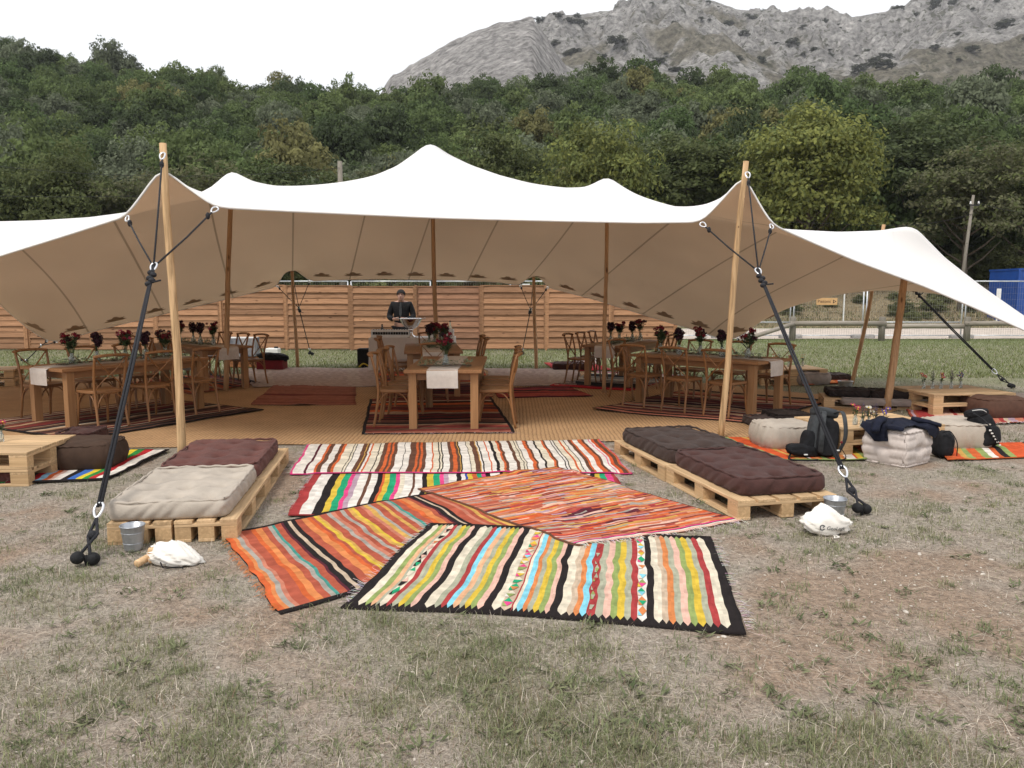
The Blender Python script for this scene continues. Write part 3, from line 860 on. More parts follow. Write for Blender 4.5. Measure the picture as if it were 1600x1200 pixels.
# ================================================================== stretch tent
def tent():
    # --- control points of the three long lines: front hem, ridge, rear hem (left to right)
    FLt, FRt = D(252, 262, 7.55), D(1162, 274, 8.75)
    front = [Vector((-9.2, 9.6, 0.75)), Vector((-7.6, 9.0, 1.35)), D(0, 400, 8.55), D(100, 369, 8.0), D(197, 338, 7.45), D(228, 296, 7.5), FLt, D(290, 291, 7.55), D(337, 324, 7.4),
             D(430, 329, 7.75), D(560, 335, 8.15), D(700, 341, 8.4), D(860, 345, 8.6), D(1000, 348, 8.65), D(1095, 347, 8.6), D(1132, 308, 8.7), FRt,
             D(1186, 318, 8.75), D(1206, 351, 8.65), D(1262, 376, 8.95), D(1340, 409, 9.3), D(1440, 446, 9.7), D(1520, 480, 10.0), D(1600, 516, 10.3), Vector((8.3, 10.7, 0.55))]
    ridge = [Vector((-10.6, 11.8, 1.35)), Vector((-9.4, 11.4, 2.05)), D(-94, 346, 11.0), D(-20, 347, 11.3), D(60, 345, 11.7), D(140, 340, 12.2), D(230, 328, 12.6), D(300, 310, 12.9), D(330, 294, 13.0), D(350, 275, 13.1), D(362, 268, 13.1),
             D(374, 273, 13.1), D(395, 284, 13.2), D(430, 291, 13.3), D(480, 291, 13.6), D(530, 287, 13.9), D(580, 277, 14.1), D(620, 260, 14.2), D(648, 240, 14.3), D(663, 228, 14.3), D(672, 225, 14.3),
             D(681, 228, 14.3), D(700, 241, 14.3), D(735, 258, 14.1), D(780, 274, 13.8), D(830, 287, 13.4), D(880, 294, 13.0), D(915, 293, 12.85), D(933, 285, 12.8), D(942, 279, 12.8), D(948, 278, 12.8), D(956, 280, 12.8), D(968, 289, 12.8), D(995, 305, 12.7),
             D(1035, 322, 12.5), D(1100, 340, 12.1), D(1170, 352, 11.7), D(1235, 359, 11.4), D(1310, 363, 11.1), D(1375, 361, 10.95), D(1405, 356, 10.9), D(1420, 354, 10.9), D(1432, 358, 10.9), D(1445, 371, 10.95), D(1475, 402, 11.1), D(1530, 445, 11.3), D(1600, 494, 11.6), D(1665, 535, 11.9)]
    RLt, RRt = D(455, 420, 17.0), D(833, 431, 16.8)
    rear = [D(-166, 356, 14.0), D(-80, 415, 14.2), D(0, 476, 14.5), D(40, 510, 14.7), D(72, 532, 14.9), D(95, 533, 15.0), D(150, 516, 15.2), D(270, 487, 15.9), D(370, 463, 16.5), D(432, 448, 16.9), D(446, 422, 17.0), D(462, 421, 17.0),
            D(484, 439, 17.0), D(540, 437, 17.0), D(600, 436, 17.0), D(660, 437, 17.0), D(720, 438, 17.0), D(780, 441, 16.9), D(812, 446, 16.8), D(826, 432, 16.8), D(842, 431, 16.8), D(856, 449, 16.8), D(930, 468, 16.3), D(1010, 493, 15.7), D(1080, 514, 15.2), D(1130, 530, 14.9), D(1150, 529, 14.8),
            D(1175, 512, 14.6), D(1230, 470, 14.3), D(1290, 432, 14.1), D(1340, 408, 14.0), D(1378, 360, 14.0)]
    NU = 260
    def sample(ctrl, smooth_n=6):
        pts = np.array([tuple(p) for p in ctrl])
        # monotone parameter: arc length, mildly mixed with x so that columns stay aligned
        seg = np.linalg.norm(np.diff(pts, axis=0), axis=1)
        s = np.concatenate([[0], np.cumsum(seg)]); s /= s[-1]
        xx = (pts[:, 0] - pts[0, 0]) / (pts[-1, 0] - pts[0, 0])
        s = 0.5 * s + 0.5 * np.maximum.accumulate(xx); s = (s - s[0]) / (s[-1] - s[0])
        s = np.maximum.accumulate(s + np.arange(len(s)) * 1e-6)
        s /= s[-1]
        q = np.linspace(0, 1, NU)
        out = np.stack([np.interp(q, s, pts[:, k]) for k in range(3)], 1)
        for _ in range(smooth_n):
            sm = out.copy(); sm[1:-1] = (out[:-2] + 2 * out[1:-1] + out[2:]) / 4
            out = sm
        return out
    Fh, Rg, Rr = sample(front, 2), sample(ridge, 1), sample(rear, 2)
    NVF, NVR = 36, 36
    def patch(A, B, nv):
        G = np.stack([A * (1 - k / (nv - 1)) + B * (k / (nv - 1)) for k in range(nv)], 0)
        for _ in range(900):
            G[1:-1, 1:-1] = 0.25 * (G[:-2, 1:-1] + G[2:, 1:-1] + G[1:-1, :-2] + G[1:-1, 2:])
        return G
    Gf = patch(Fh, Rg, NVF); Gr = patch(Rg, Rr, NVR)
    # soften the crease along the ridge, keep its outline
    G = np.concatenate([Gf, Gr[1:]], 0)
    jr = NVF - 1
    for _ in range(5):
        H = G.copy()
        H[jr - 6:jr + 7, 1:-1] = (G[jr - 7:jr + 6, 1:-1] + 2 * G[jr - 6:jr + 7, 1:-1] + G[jr - 5:jr + 8, 1:-1]) / 4
        H[jr] = G[jr]
        G = H
    nv = G.shape[0]
    du = np.gradient(G, axis=1); dv = np.gradient(G, axis=0)
    nr = np.cross(du, dv); nr /= np.maximum(1e-9, np.linalg.norm(nr, axis=2))[..., None]
    idx = np.arange(nv * NU).reshape(nv, NU)
    q = np.stack([idx[:-1, :-1].ravel(), idx[:-1, 1:].ravel(), idx[1:, 1:].ravel(), idx[1:, :-1].ravel()], 1)
    uu, vv = np.meshgrid(np.linspace(0, 1, NU), np.linspace(0, 1, nv))
    uv = np.stack([uu.ravel(), vv.ravel()], 1)
    return G, nr, q, uv, (FLt, FRt, RLt, RRt), Fh, Rr

def fabric_mat(name, col, seam, transl):
    m, N, L, B = node_mat(name)
    tc = N.new('ShaderNodeTexCoord')
    sp = N.new('ShaderNodeSeparateXYZ'); L.new(tc.outputs['UV'], sp.inputs[0])
    # sewn seams every 1/15 of the width
    a = N.new('ShaderNodeMath'); a.operation = 'MULTIPLY'; a.inputs[1].default_value = 15.0; L.new(sp.outputs['X'], a.inputs[0])
    b = N.new('ShaderNodeMath'); b.operation = 'FRACT'; L.new(a.outputs[0], b.inputs[0])
    c = N.new('ShaderNodeMath'); c.operation = 'SUBTRACT'; c.inputs[1].default_value = 0.5; L.new(b.outputs[0], c.inputs[0])
    d = N.new('ShaderNodeMath'); d.operation = 'ABSOLUTE'; L.new(c.outputs[0], d.inputs[0])
    e = N.new('ShaderNodeMath'); e.operation = 'LESS_THAN'; e.inputs[1].default_value = 0.012; L.new(d.outputs[0], e.inputs[0])
    nz = N.new('ShaderNodeTexNoise'); nz.inputs['Scale'].default_value = 1.1; nz.inputs['Detail'].default_value = 5
    L.new(tc.outputs['Object'], nz.inputs['Vector'])
    mr = N.new('ShaderNodeMapRange'); mr.inputs['To Min'].default_value = 0.93; mr.inputs['To Max'].default_value = 1.07
    L.new(nz.outputs['Fac'], mr.inputs['Value'])
    mx = N.new('ShaderNodeMix'); mx.data_type = 'RGBA'
    L.new(e.outputs[0], mx.inputs[0]); mx.inputs[6].default_value = rgba(col); mx.inputs[7].default_value = rgba(seam)
    hs = N.new('ShaderNodeHueSaturation'); L.new(mx.outputs[2], hs.inputs['Color']); L.new(mr.outputs['Result'], hs.inputs['Value'])
    L.new(hs.outputs['Color'], B.inputs['Base Color'])
    B.inputs['Roughness'].default_value = 0.8; B.inputs['Specular IOR Level'].default_value = 0.2
    n2 = N.new('ShaderNodeTexNoise'); n2.inputs['Scale'].default_value = 2.5; n2.inputs['Detail'].default_value = 3
    L.new(tc.outputs['Object'], n2.inputs['Vector'])
    bp = N.new('ShaderNodeBump'); bp.inputs['Strength'].default_value = 0.12; bp.inputs['Distance'].default_value = 0.05
    L.new(n2.outputs['Fac'], bp.inputs['Height']); L.new(bp.outputs['Normal'], B.inputs['Normal'])
    if transl:
        tr = N.new('ShaderNodeBsdfTranslucent'); L.new(hs.outputs['Color'], tr.inputs['Color'])
        ms = N.new('ShaderNodeMixShader'); ms.inputs[0].default_value = transl
        om = N['Material Output']
        L.new(B.outputs[0], ms.inputs[1]); L.new(tr.outputs[0], ms.inputs[2]); L.new(ms.outputs[0], om.inputs['Surface'])
    return m
TG, TN, TQ, TUV, TTIPS, TFRONT, TREAR = tent()
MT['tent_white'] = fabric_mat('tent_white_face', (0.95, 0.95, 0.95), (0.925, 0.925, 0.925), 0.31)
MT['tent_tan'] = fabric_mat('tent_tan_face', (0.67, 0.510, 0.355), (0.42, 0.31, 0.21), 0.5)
MT['tent_patch'] = M('tent_patch', (0.36, 0.25, 0.165), rough=0.85, var=0.1)
MT['hem'] = M('tent_hem', (0.72, 0.71, 0.69), rough=0.7, var=0.05)
tent_o = thing('stretch_tent', 'large stretch tent, white on top and tan beneath, with pointed peaks', 'tent', (-1, 12, 0))
def tchild(o):
    o.parent = tent_o; o.matrix_parent_inverse = Matrix.Translation((1, -12, 0)); return o
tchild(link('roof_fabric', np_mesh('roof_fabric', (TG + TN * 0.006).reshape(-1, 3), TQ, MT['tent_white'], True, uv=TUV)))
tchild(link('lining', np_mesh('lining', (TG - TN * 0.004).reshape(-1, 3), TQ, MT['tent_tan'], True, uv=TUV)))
# hem: a rolled edge all the way round
loop = [Vector(p) for p in TG[0]] + [Vector(p) for p in TG[1:, -1]] + [Vector(p) for p in TG[-1, ::-1][1:]] + [Vector(p) for p in TG[::-1, 0][1:]]
hb = MB(); hb.tube(loop, 0.011, 6); tchild(hb.build('hem', MT['hem'], None, True))
# reinforcement patches sewn on the lining along the rear hem
def bow_patch(i, row):
    n = TN[row, i]; p = Vector(TG[row, i]) - Vector(n) * 0.010
    tx = (Vector(TG[row, i + 1]) - Vector(TG[row, i - 1])).normalized(); ty = Vector(n).cross(tx).normalized()
    if ty.dot(Vector(TG[row - 2, i]) - Vector(TG[row, i])) < 0:
        ty = -ty
    out = [(-.34, -.02), (-.20, .03), (-.28, .10), (-.12, .08), (-.05, .17), (.05, .17), (.12, .08), (.28, .10), (.20, .03), (.34, -.02), (.2, -.06), (-.2, -.06)]
    vs = [p + tx * a * .62 + ty * b * .7 for a, b in out]
    b = MB(); b.add(vs, [tuple(range(len(vs)))])
    return tchild(b.build('reinforcement_patch', MT['tent_patch']))
for px in range(14, 250, 9):
    bow_patch(px, TG.shape[0] - 3)
# collars under the inner poles and the two front points
for tip, c in ((TTIPS[0], 1), (TTIPS[1], 1)):
    pass

# ------------------------------------------------------------------ poles
def pole(label, base, top, r0, r1, mat, wob=0.02, group='wooden tent poles', extra=None, seed=0):
    base, top = Vector(base), Vector(top)
    o = thing('tent_pole', label, 'pole', base, 0, group)
    r = random.Random(seed); n = 14; d = top - base
    pts = []
    for i in range(n + 1):
        t_ = i / n
        w = math.sin(t_ * math.pi) * wob
        pts.append(d * t_ + Vector((w * math.sin(3 * t_ + seed) + r.gauss(0, .002), w * .4 * math.cos(4 * t_ + seed), 0)))
    b = MB(); b.tube(pts, [r0 + (r1 - r0) * i / n + r.uniform(-.0015, .0015) for i in range(n + 1)], 12)
    b.build('shaft', mat, o, True)
    k = MB()
    for i in range(7):
        t_ = r.uniform(.1, .95); a = r.uniform(3.4, 6.0); q = d * t_ + Vector((math.sin(t_ * math.pi) * wob * math.sin(3 * t_ + seed), 0, 0))
        rr_ = r0 + (r1 - r0) * t_
        k.ball(q + Vector((math.cos(a), math.sin(a), 0)) * rr_ * .93, .008, 6, 4, sc=(1, .5, 1.5))
    k.build('knot', MT['pole_dark'], o, True)
    return o
def carabiner(c, d, size=0.07):
    """pear-shaped snap hook as a tube loop; returns an MB"""
    d = Vector(d).normalized(); s = d.cross(Vector((0, 1, 0))).normalized()
    pts = []
    for i in range(13):
        a = 2 * math.pi * i / 12
        pts.append(Vector(c) + d * (math.cos(a) * size * .5) + s * (math.sin(a) * size * .26 * (1.0 + .35 * math.cos(a))))
    b = MB(); b.tube(pts, size * .085, 6, cap=False); return b
FLb, FRb = P(284, 722), P(1125, 685)
FLtop, FRtop = D(255, 224, 7.5), D(1166, 252, 8.7)
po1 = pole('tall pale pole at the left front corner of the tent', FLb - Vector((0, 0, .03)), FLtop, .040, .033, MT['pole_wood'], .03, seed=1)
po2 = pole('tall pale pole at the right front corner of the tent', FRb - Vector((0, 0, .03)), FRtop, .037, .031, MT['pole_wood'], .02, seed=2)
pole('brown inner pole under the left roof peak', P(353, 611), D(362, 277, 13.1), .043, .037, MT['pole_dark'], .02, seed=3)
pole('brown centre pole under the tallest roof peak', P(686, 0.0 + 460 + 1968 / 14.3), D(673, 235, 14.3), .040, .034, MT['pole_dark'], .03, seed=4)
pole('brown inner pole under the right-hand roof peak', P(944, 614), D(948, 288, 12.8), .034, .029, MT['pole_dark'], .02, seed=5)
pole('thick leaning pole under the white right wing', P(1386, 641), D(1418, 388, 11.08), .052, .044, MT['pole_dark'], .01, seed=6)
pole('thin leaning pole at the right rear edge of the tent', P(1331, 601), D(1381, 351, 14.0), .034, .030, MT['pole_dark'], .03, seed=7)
pole('thin rear pole on the left in front of the fence', P(465, 576), D(456, 418, 17.0), .038, .034, MT['pole_dark'], .01, seed=8)
pole('thin rear pole on the right in front of the fence', P(838, 578), D(834, 428, 16.8), .038, .034, MT['pole_dark'], .01, seed=9)

def guy(label, anchor, ring, tip, legs, double=True, knot=True, balls=True, thick=.011):
    """guy rope: bridle legs to the hem, ring, ratchet strap down to a ground stake with two rubber caps"""
    anchor, ring, tip = Vector(anchor), Vector(ring), Vector(tip)
    o = thing('guy_rope', label, 'rope', anchor, 0, 'guy ropes of the tent')
    def ch(b, name, mat, sm=True):
        q = b.build(name, mat, o, sm); q.matrix_parent_inverse = Matrix.Translation(-anchor); return q
    up = (ring - anchor).normalized()
    low = anchor + up * .42 if balls else anchor
    side = up.cross(Vector((0, 1, 0))).normalized()
    b = MB()
    for s in ((-1, 1) if double else (0,)):
        b.tube([low + side * s * .010, low.lerp(ring, .5) + side * s * .012 - Vector((0, 0, .01)), ring + side * s * .006], thick, 6)
    ch(b, 'strap', MT['rope'])
    for q in legs + [tip]:
        q = Vector(q); dd = (q - ring)
        b = MB(); b.tube([ring, ring + dd * .5 - Vector((0, 0, .012)), ring + dd * (1 - .07 / dd.length)], .008, 6)
        b.ball(ring + dd * (1 - .15 / dd.length), .022, 8, 5, sc=(1, 1, 1.5)); ch(b, 'bridle_rope', MT['rope'])
        ch(carabiner(q - dd.normalized() * .035, dd, .095), 'snap_hook', MT['steel'])
    ch(carabiner(ring, up, .10), 'snap_hook', MT['steel'])
    if knot:
        b = MB()
        for i in range(5):
            b.ball(ring - up * (.07 + .035 * i) + side * (.012 * (-1) ** i), .03, 8, 6, sc=(1, 1, .8))
        b.tube([ring - up * .2, ring - up * .2 - side * .09], .008, 6); ch(b, 'knot', MT['rope'])
    if balls:
        ch(carabiner(low - up * .03, up, .11), 'snap_hook', MT['steel'])
        b = MB(); m = low - up * .09
        b.tube([m, m - up * .12 + side * .03, anchor + Vector((.03, 0, .07))], .010, 6)
        b.tube([m, m - up * .12 - side * .03, anchor + Vector((-.03, 0, .07))], .010, 6)
        b.ball(m - up * .12, .03, 8, 6); ch(b, 'sling', MT['rope'])
        for sx in (-1, 1):
            b = MB(); b.ball(anchor + Vector((sx * .038, sx * .015, .038 + .016 * (sx < 0))), .040, 14, 10, sc=(1, 1, .95))
            ch(b, 'rubber_cap', MT['rubber'])
        b = MB(); b.tube([anchor + Vector((0, 0, .06)), anchor + Vector((0.02, 0.03, -.12))], .014, 8); ch(b, 'stake', MT['rubber'])
    return o
guy('black guy rope from the left front pole to two rubber caps', P(134, 884), D(240, 417, 6.55), D(254, 240, 7.45), [D(198, 340, 7.42), D(338, 325, 7.36)])
guy('black guy rope from the right front pole ending beside the bucket', P(1346, 804), D(1185, 424, 7.75), D(1168, 270, 8.62), [D(1096, 349, 8.56), D(1206, 352, 8.6)])
guy('black guy rope on the lawn at the right edge', P(1580, 607), D(1424, 449, 13.85), D(1378, 362, 14.0), [D(1345, 409, 14.0)])
guy('black guy rope behind the left rear pole', P(486, 555), D(467, 481, 18.3), D(456, 423, 17.05), [D(433, 447, 16.95), D(484, 439, 17.05)], double=False, knot=True)
guy('black guy rope behind the right rear pole', P(815, 554), D(829, 484, 18.2), D(834, 432, 16.85), [D(813, 446, 16.85), D(856, 449, 16.85)], double=False)
guy('black guy rope pegged out behind the left dining table', P(38, 566), D(64, 540, 15.5), D(74, 532, 14.95), [D(90, 533, 15.0)], double=False, knot=False)
guy('black guy rope pegged out behind the right dining table', P(1186, 565), D(1160, 536, 15.4), D(1140, 531, 14.85), [D(1152, 529, 14.8)], double=False, knot=False)
# ================================================================== wooden screen fence behind the tent
def board_mesh(w, h, seed, mat):
    r = random.Random(seed); n = 8
    b = MB(); V = []; Fq = []
    for i in range(n + 1):
        x = -w / 2 + w * i / n
        wob = r.uniform(-.003, .003); bow = .012 * math.sin(math.pi * (i % 4) / 4.0)
        for (y, z) in ((-.006 - bow, -h / 2 + wob), (-.010 - bow, h / 2 + wob), (.006 - bow, h / 2 + wob), (.008 - bow, -h / 2 + wob)):
            V.append((x, y, z))
    for i in range(n):
        for k in range(4):
            j = (k + 1) % 4
            Fq.append((i * 4 + k, (i + 1) * 4 + k, (i + 1) * 4 + j, i * 4 + j))
    Fq += [(0, 1, 2, 3), (n * 4 + 3, n * 4 + 2, n * 4 + 1, n * 4)]
    b.add(V, Fq); return b.mesh('board', mat)
FY = 22.6
fence = thing('wooden_fence', 'tall screen fence of overlapping horizontal pine boards behind the tent', 'fence', (-4, FY, 0))
PW, PH, NB = 1.80, 1.80, 11
x_right = (1057 - 800) / FPX * FY
bms = [board_mesh(PW - .08, .185, s, MT['fence_wood']) for s in range(4)]
bmr = [board_mesh(PW - .08, .185, s + 9, MT['fence_wood_red']) for s in range(2)]
for k in range(13):
    xc = x_right - .95 - k * 1.862
    red = (k == 3)
    f = MB()
    for sx in (-1, 1):
        f.box((sx * (PW / 2 - .02), 0, PH / 2), (.045, .045, PH - .004))
    f.box((0, 0.001, PH + .01), (PW, .05, .03)); f.box((0, 0.001, .02), (PW - .1, .045, .04))
    f.box((0.02, .022, PH / 2), (.04, .016, PH - .1))
    pn = f.build('fence_panel', MT['fence_wood_red' if red else 'fence_wood'], fence)
    dz = 0.02 * math.sin(k * 1.3)
    pn.location = (xc + 4, 0.03 * math.cos(k * 2.1), .03 + dz)
    for j in range(NB):
        q = link('board', (bmr if red else bms)[(j + k) % (2 if red else 4)], pn)
        q.location = (0, .012 if j % 2 else -.004, .11 + j * (PH - .2) / (NB - 1))
        q.rotation_euler = (-0.24, 0, 0)
    p = MB(); p.box((xc + .93 + 4, .0, .93), (.06, .07, 1.87), ch=.006)
    p.build('post', MT['fence_wood'], fence)

# ================================================================== building-site mesh fence and timber rail by the road
def site_fence(label, xa, xb, Y, z0=0.12, hgt=1.95, feet=True):
    o = thing('mesh_fence_panel', label, 'fence', (xa, Y, 0), 0, 'galvanised mesh fence panels along the road')
    w = xb - xa
    f = MB(); r = .025
    for x in (0.03, w - .03):
        f.tube([(x, 0, 0.02), (x, 0, hgt + z0)], r, 8)
    for z in (z0, z0 + .48, z0 + hgt):
        f.tube([(0.03, 0, z), (w - .03, 0, z)], r * .85, 8)
    f.build('frame', MT['galv_post'], o, True)
    m = MB()
    n = int(w / .085)
    for i in range(1, n):
        x = w * i / n
        m.box((x, 0, z0 + hgt / 2), (.0032, .0032, hgt))
    for i in range(1, 9):
        m.box((w / 2, .004, z0 + hgt * i / 9), (w - .06, .0032, .0032))
    m.build('wire_mesh', MT['concrete'], o)
    if feet:
        c = MB(); c.box((w, 0, .08), (.78, .26, .15), ch=.03); c.build('foot_block', MT['concrete'], o)
    return o
YF = 28.6
ux = [-0, 300, 420, 548, 676, 800, 925, 1040, 1130, 1236, 1349, 1503, 1660]
labs = {9: 'mesh fence panel carrying the pedestrian arrow sign', 10: 'mesh fence panel between the two leaning right poles', 11: 'mesh fence panel in front of the blue container',
        8: 'mesh fence panel just left of the arrow sign', 7: 'mesh fence panel past the right end of the wooden fence', 2: 'mesh fence panel glimpsed through the left rear tent notch', 3: 'mesh fence panel whose rail shows above the man', 4: 'mesh fence panel whose rail shows right of the centre pole', 5: 'mesh fence panel glimpsed through the right rear tent notch'}
for i in range(2, len(ux) - 1):
    if i == 6: continue
    a, b_ = (ux[i] - 800) / FPX * YF + .03, (ux[i + 1] - 800) / FPX * YF - .03
    site_fence(labs.get(i, 'mesh fence panel whose top rail shows above the wooden fence'), a, b_, YF)

def text_mesh(body, size, extrude=0.0, name='text'):
    cu = bpy.data.curves.new(name, 'FONT'); cu.body = body; cu.size = size; cu.extrude = extrude
    cu.align_x = 'CENTER'; cu.align_y = 'CENTER'; cu.resolution_u = 3
    o = bpy.data.objects.new(name, cu); COL.objects.link(o)
    bpy.context.view_layer.update()
    me = bpy.data.meshes.new_from_object(o.evaluated_get(bpy.context.evaluated_depsgraph_get()))
    bpy.data.objects.remove(o); bpy.data.curves.remove(cu)
    return me
MT['sign_tan'] = M('sign_board', (0.62, 0.38, 0.18), rough=0.7, var=0.08, scale=6)
MT['ink'] = M('dark_ink', (0.035, 0.02, 0.025), rough=0.8, var=0.1)
sp = D(1292, 471, YF - .06)
sg = thing('direction_sign', 'small tan sign reading Piétons with an arrow on the mesh fence', 'sign', sp)
b = MB(); b.box((0, 0, 0), (.75, .012, .25), ch=.003); b.build('board', MT['sign_tan'], sg)
tm = text_mesh('Piétons', .16); tm.materials.append(MT['ink'])
t_ = link('lettering', tm, sg); t_.location = (-.10, -.009, .0); t_.rotation_euler = (math.pi / 2, 0, 0)
b = MB(); b.add([(.22, -.009, .07), (.22, -.009, -.07), (.34, -.009, 0)], [(0, 1, 2)]); b.build('arrow', MT['ink'], sg)
b = MB(); b.add([(.245, -.0105, .035), (.245, -.0105, -.035), (.30, -.0105, 0)], [(0, 1, 2)]); b.build('arrow_inset', MT['sign_tan'], sg)
for k, (u, v, w_, h_, lab) in enumerate(((1337, 449, .20, .10, 'small white notice plate near the top of the mesh fence'), (822, 446, .28, .12, 'small white notice plate seen in the gap above the right rear pole'))):
    o = thing('notice_plate', lab, 'sign', D(u, v, YF - .05))
    b = MB(); b.box((0, 0, 0), (w_, .008, h_), ch=.002); b.build('plate', MT['white_plastic'], o)
    b = MB(); b.box((0, -.005, .0), (w_ * .6, .003, h_ * .14)); b.build('printed_line', MT['ink'], o)

# low timber rail with round posts
rail_u = [1238, 1377, 1510, 1650]; RY = 27.3
def rx(u): return (u - 800) / FPX * RY
rail = thing('timber_rail', 'low weathered log rail on round posts beside the road', 'fence', (rx(1238), RY, 0))
for u in rail_u:
    b = MB(); b.tube([(rx(u) - rx(1238), 0, -.2), (rx(u) - rx(1238), 0, .80), (rx(u) - rx(1238), 0, .83)], [.11, .105, .085], 12); b.build('post', MT['grey_wood_z'], rail, True)
for i in range(3):
    b = MB(); a, c = rx(rail_u[i]) - rx(1238), rx(rail_u[i + 1]) - rx(1238)
    L_ = (c - a) / 2
    b.tube([(-L_ - .1, 0, 0), (0, 0, .01), (L_ + .1, 0, 0)], .085, 12); q = b.build('rail', MT['grey_wood'], rail, True)
    q.location = ((a + c) / 2, -.06 + .12 * (i % 2), .60 - .10 * (i % 2))
    b = MB()
b.tube([(0, 0, 0), (-2.0, -.5, -.58)], .075, 12); q = b.build('brace', MT['grey_wood'], rail, True); q.location = (0, -.1, .60)

# blue container at the right edge
cx0 = (1584 - 800) / FPX * 40.0
ct = thing('blue_container', 'blue steel container behind the mesh fence at the right edge', 'container', (cx0, 40, float(terrain(cx0, 40))))
MT['blue'] = M('blue_paint', (0.012, 0.060, 0.27), rough=0.45, var=0.12, scale=2, spec=0.4)
b = MB()
V = []; Fq = []; n = 60
for i in range(n + 1):
    x = 6.0 * i / n; y = .03 if (i // 2) % 2 else 0.0
    V += [(x, y, .15), (x, y, 2.75)]
for i in range(n):
    Fq.append((2 * i, 2 * i + 2, 2 * i + 3, 2 * i + 1))
b.add(V, Fq); b.add([(0, .0, .15), (0, 2.4, .15), (0, 2.4, 2.75), (0, 0, 2.75)], [(3, 2, 1, 0)])
b.build('wall', MT['blue'], ct)
b = MB(); b.box((3, 1.2, 2.80), (6.06, 2.46, .09)); b.build('roof', MT['blue'], ct)
b = MB(); b.box((3, 1.2, .1), (6.04, 2.44, .12)); b.build('base_frame', MT['blue'], ct)
for x in (0.03, 5.97):
    b = MB(); b.box((x, -.02, 1.45), (.1, .1, 2.62)); b.build('corner_post', MT['blue'], ct)
b = MB(); b.box((.85, -.03, 2.15), (.16, .02, .32), ch=.005); b.build('lock_plate', MT['white_plastic'], ct)
# small white marker boards
for u, v, Y, lab in ((1560, 459, 39.0, 'small white marker board beside the blue container'), (1320, 449, 40.0, 'white marker stake on the grassy bank behind the sign')):
    p = D(u, v, Y); g = float(terrain(p.x, Y))
    o = thing('marker_stake', lab, 'marker', (p.x, Y, g))
    b = MB(); b.box((0, 0, (p.z - g) / 2), (.05, .05, p.z - g + .3)); b.build('stake', MT['white_plastic'], o)
    b = MB(); b.box((0, -.035, p.z - g), (.22, .02, .5), ch=.004); b.build('board', MT['white_plastic'], o)

# utility poles and wires
def utility(label, u, v_top, Y, r=.12, lean=0, arms=True):
    p = D(u, v_top, Y); g = float(terrain(p.x, Y))
    o = thing('utility_pole', label, 'utility pole', (p.x, Y, g), 0)
    Hh = p.z - g
    b = MB(); b.tube([(-lean, 0, -.5), (-lean * .5, 0, Hh * .5), (0, 0, Hh)], [r * 1.2, r, r * .8], 10); b.build('shaft', MT['grey_wood_z'], o, True)
    if arms:
        b = MB(); b.box((0, -.16, Hh - .55), (.55, .06, .07)); b.build('crossarm', MT['rope'], o)
        for x in (-.22, .22):
            b = MB(); b.lathe([(.0, 0), (.05, .0), (.06, .05), (.035, .09), (.05, .13), (.0, .17)], 10, (x, -.16, Hh - .5)); b.build('insulator', MT['white_plastic'], o, True)
    return Vector((p.x, Y, p.z))
u1 = utility('weathered utility pole standing behind the right wing of the tent', 1521, 305, 44, .09, lean=.45)
u2 = utility('short-looking brown utility pole rising behind the tent roof', 531, 252, 47, .17, arms=False)
def wire(label, pts, r=.012):
    o = link('overhead_wire', None) if False else None
    b = MB(); ps = []
    for a, c, sag in pts:
        a, c = Vector(a), Vector(c)
        ps += [a.lerp(c, i / 16) - Vector((0, 0, sag * 4 * (i / 16) * (1 - i / 16))) for i in range(17)]
    b.tube(ps, r, 5)
    q = b.build('overhead_wire', MT['rope'], None, True); tag(q, label, 'wire', 'overhead wires'); return q
wire('thin overhead wire crossing the wood left of the short utility pole', [(u2 + Vector((0, -.16, -.4)), D(-150, 240, 44), .8)])
wire('lower overhead wire crossing the left edge behind the tent wing', [(u2 + Vector((-.4, -.16, -1.2)), D(-150, 300, 40), .5)])
wire('overhead wire from the right utility pole towards the tent', [(u1 + Vector((0, -.16, -1.0)), D(1370, 352, 46), .25), (D(1370, 352, 46), u2 + Vector((.4, -.16, -.9)), .5)])
wire('overhead wire leaving the right utility pole to the right', [(u1 + Vector((0, -.16, -.4)), D(1720, 335, 40), .3)])
# ================================================================== floor matting and rugs
RUGS = {}
def poly_sd(poly, x, y):
    """signed inside distance of convex polygon (positive inside)"""
    d = np.full(np.shape(x), 1e9); n = len(poly)
    ar = sum(poly[i][0] * poly[(i + 1) % n][1] - poly[(i + 1) % n][0] * poly[i][1] for i in range(n))
    s = 1 if ar > 0 else -1
    for i in range(n):
        a, b = poly[i], poly[(i + 1) % n]
        ex, ey = b[0] - a[0], b[1] - a[1]; L_ = math.hypot(ex, ey)
        d = np.minimum(d, s * (ex * (y - a[1]) - ey * (x - a[0])) / L_)
    return d
def wrinkle(x, y):
    return 0.055 * np.maximum(0, fbm(np.asarray(x) * 1.7, np.asarray(y) * 2.4, 3, 71) - 0.50) + .004 * (fbm(np.asarray(x) * 7, np.asarray(y) * 7, 2, 72) - .5)

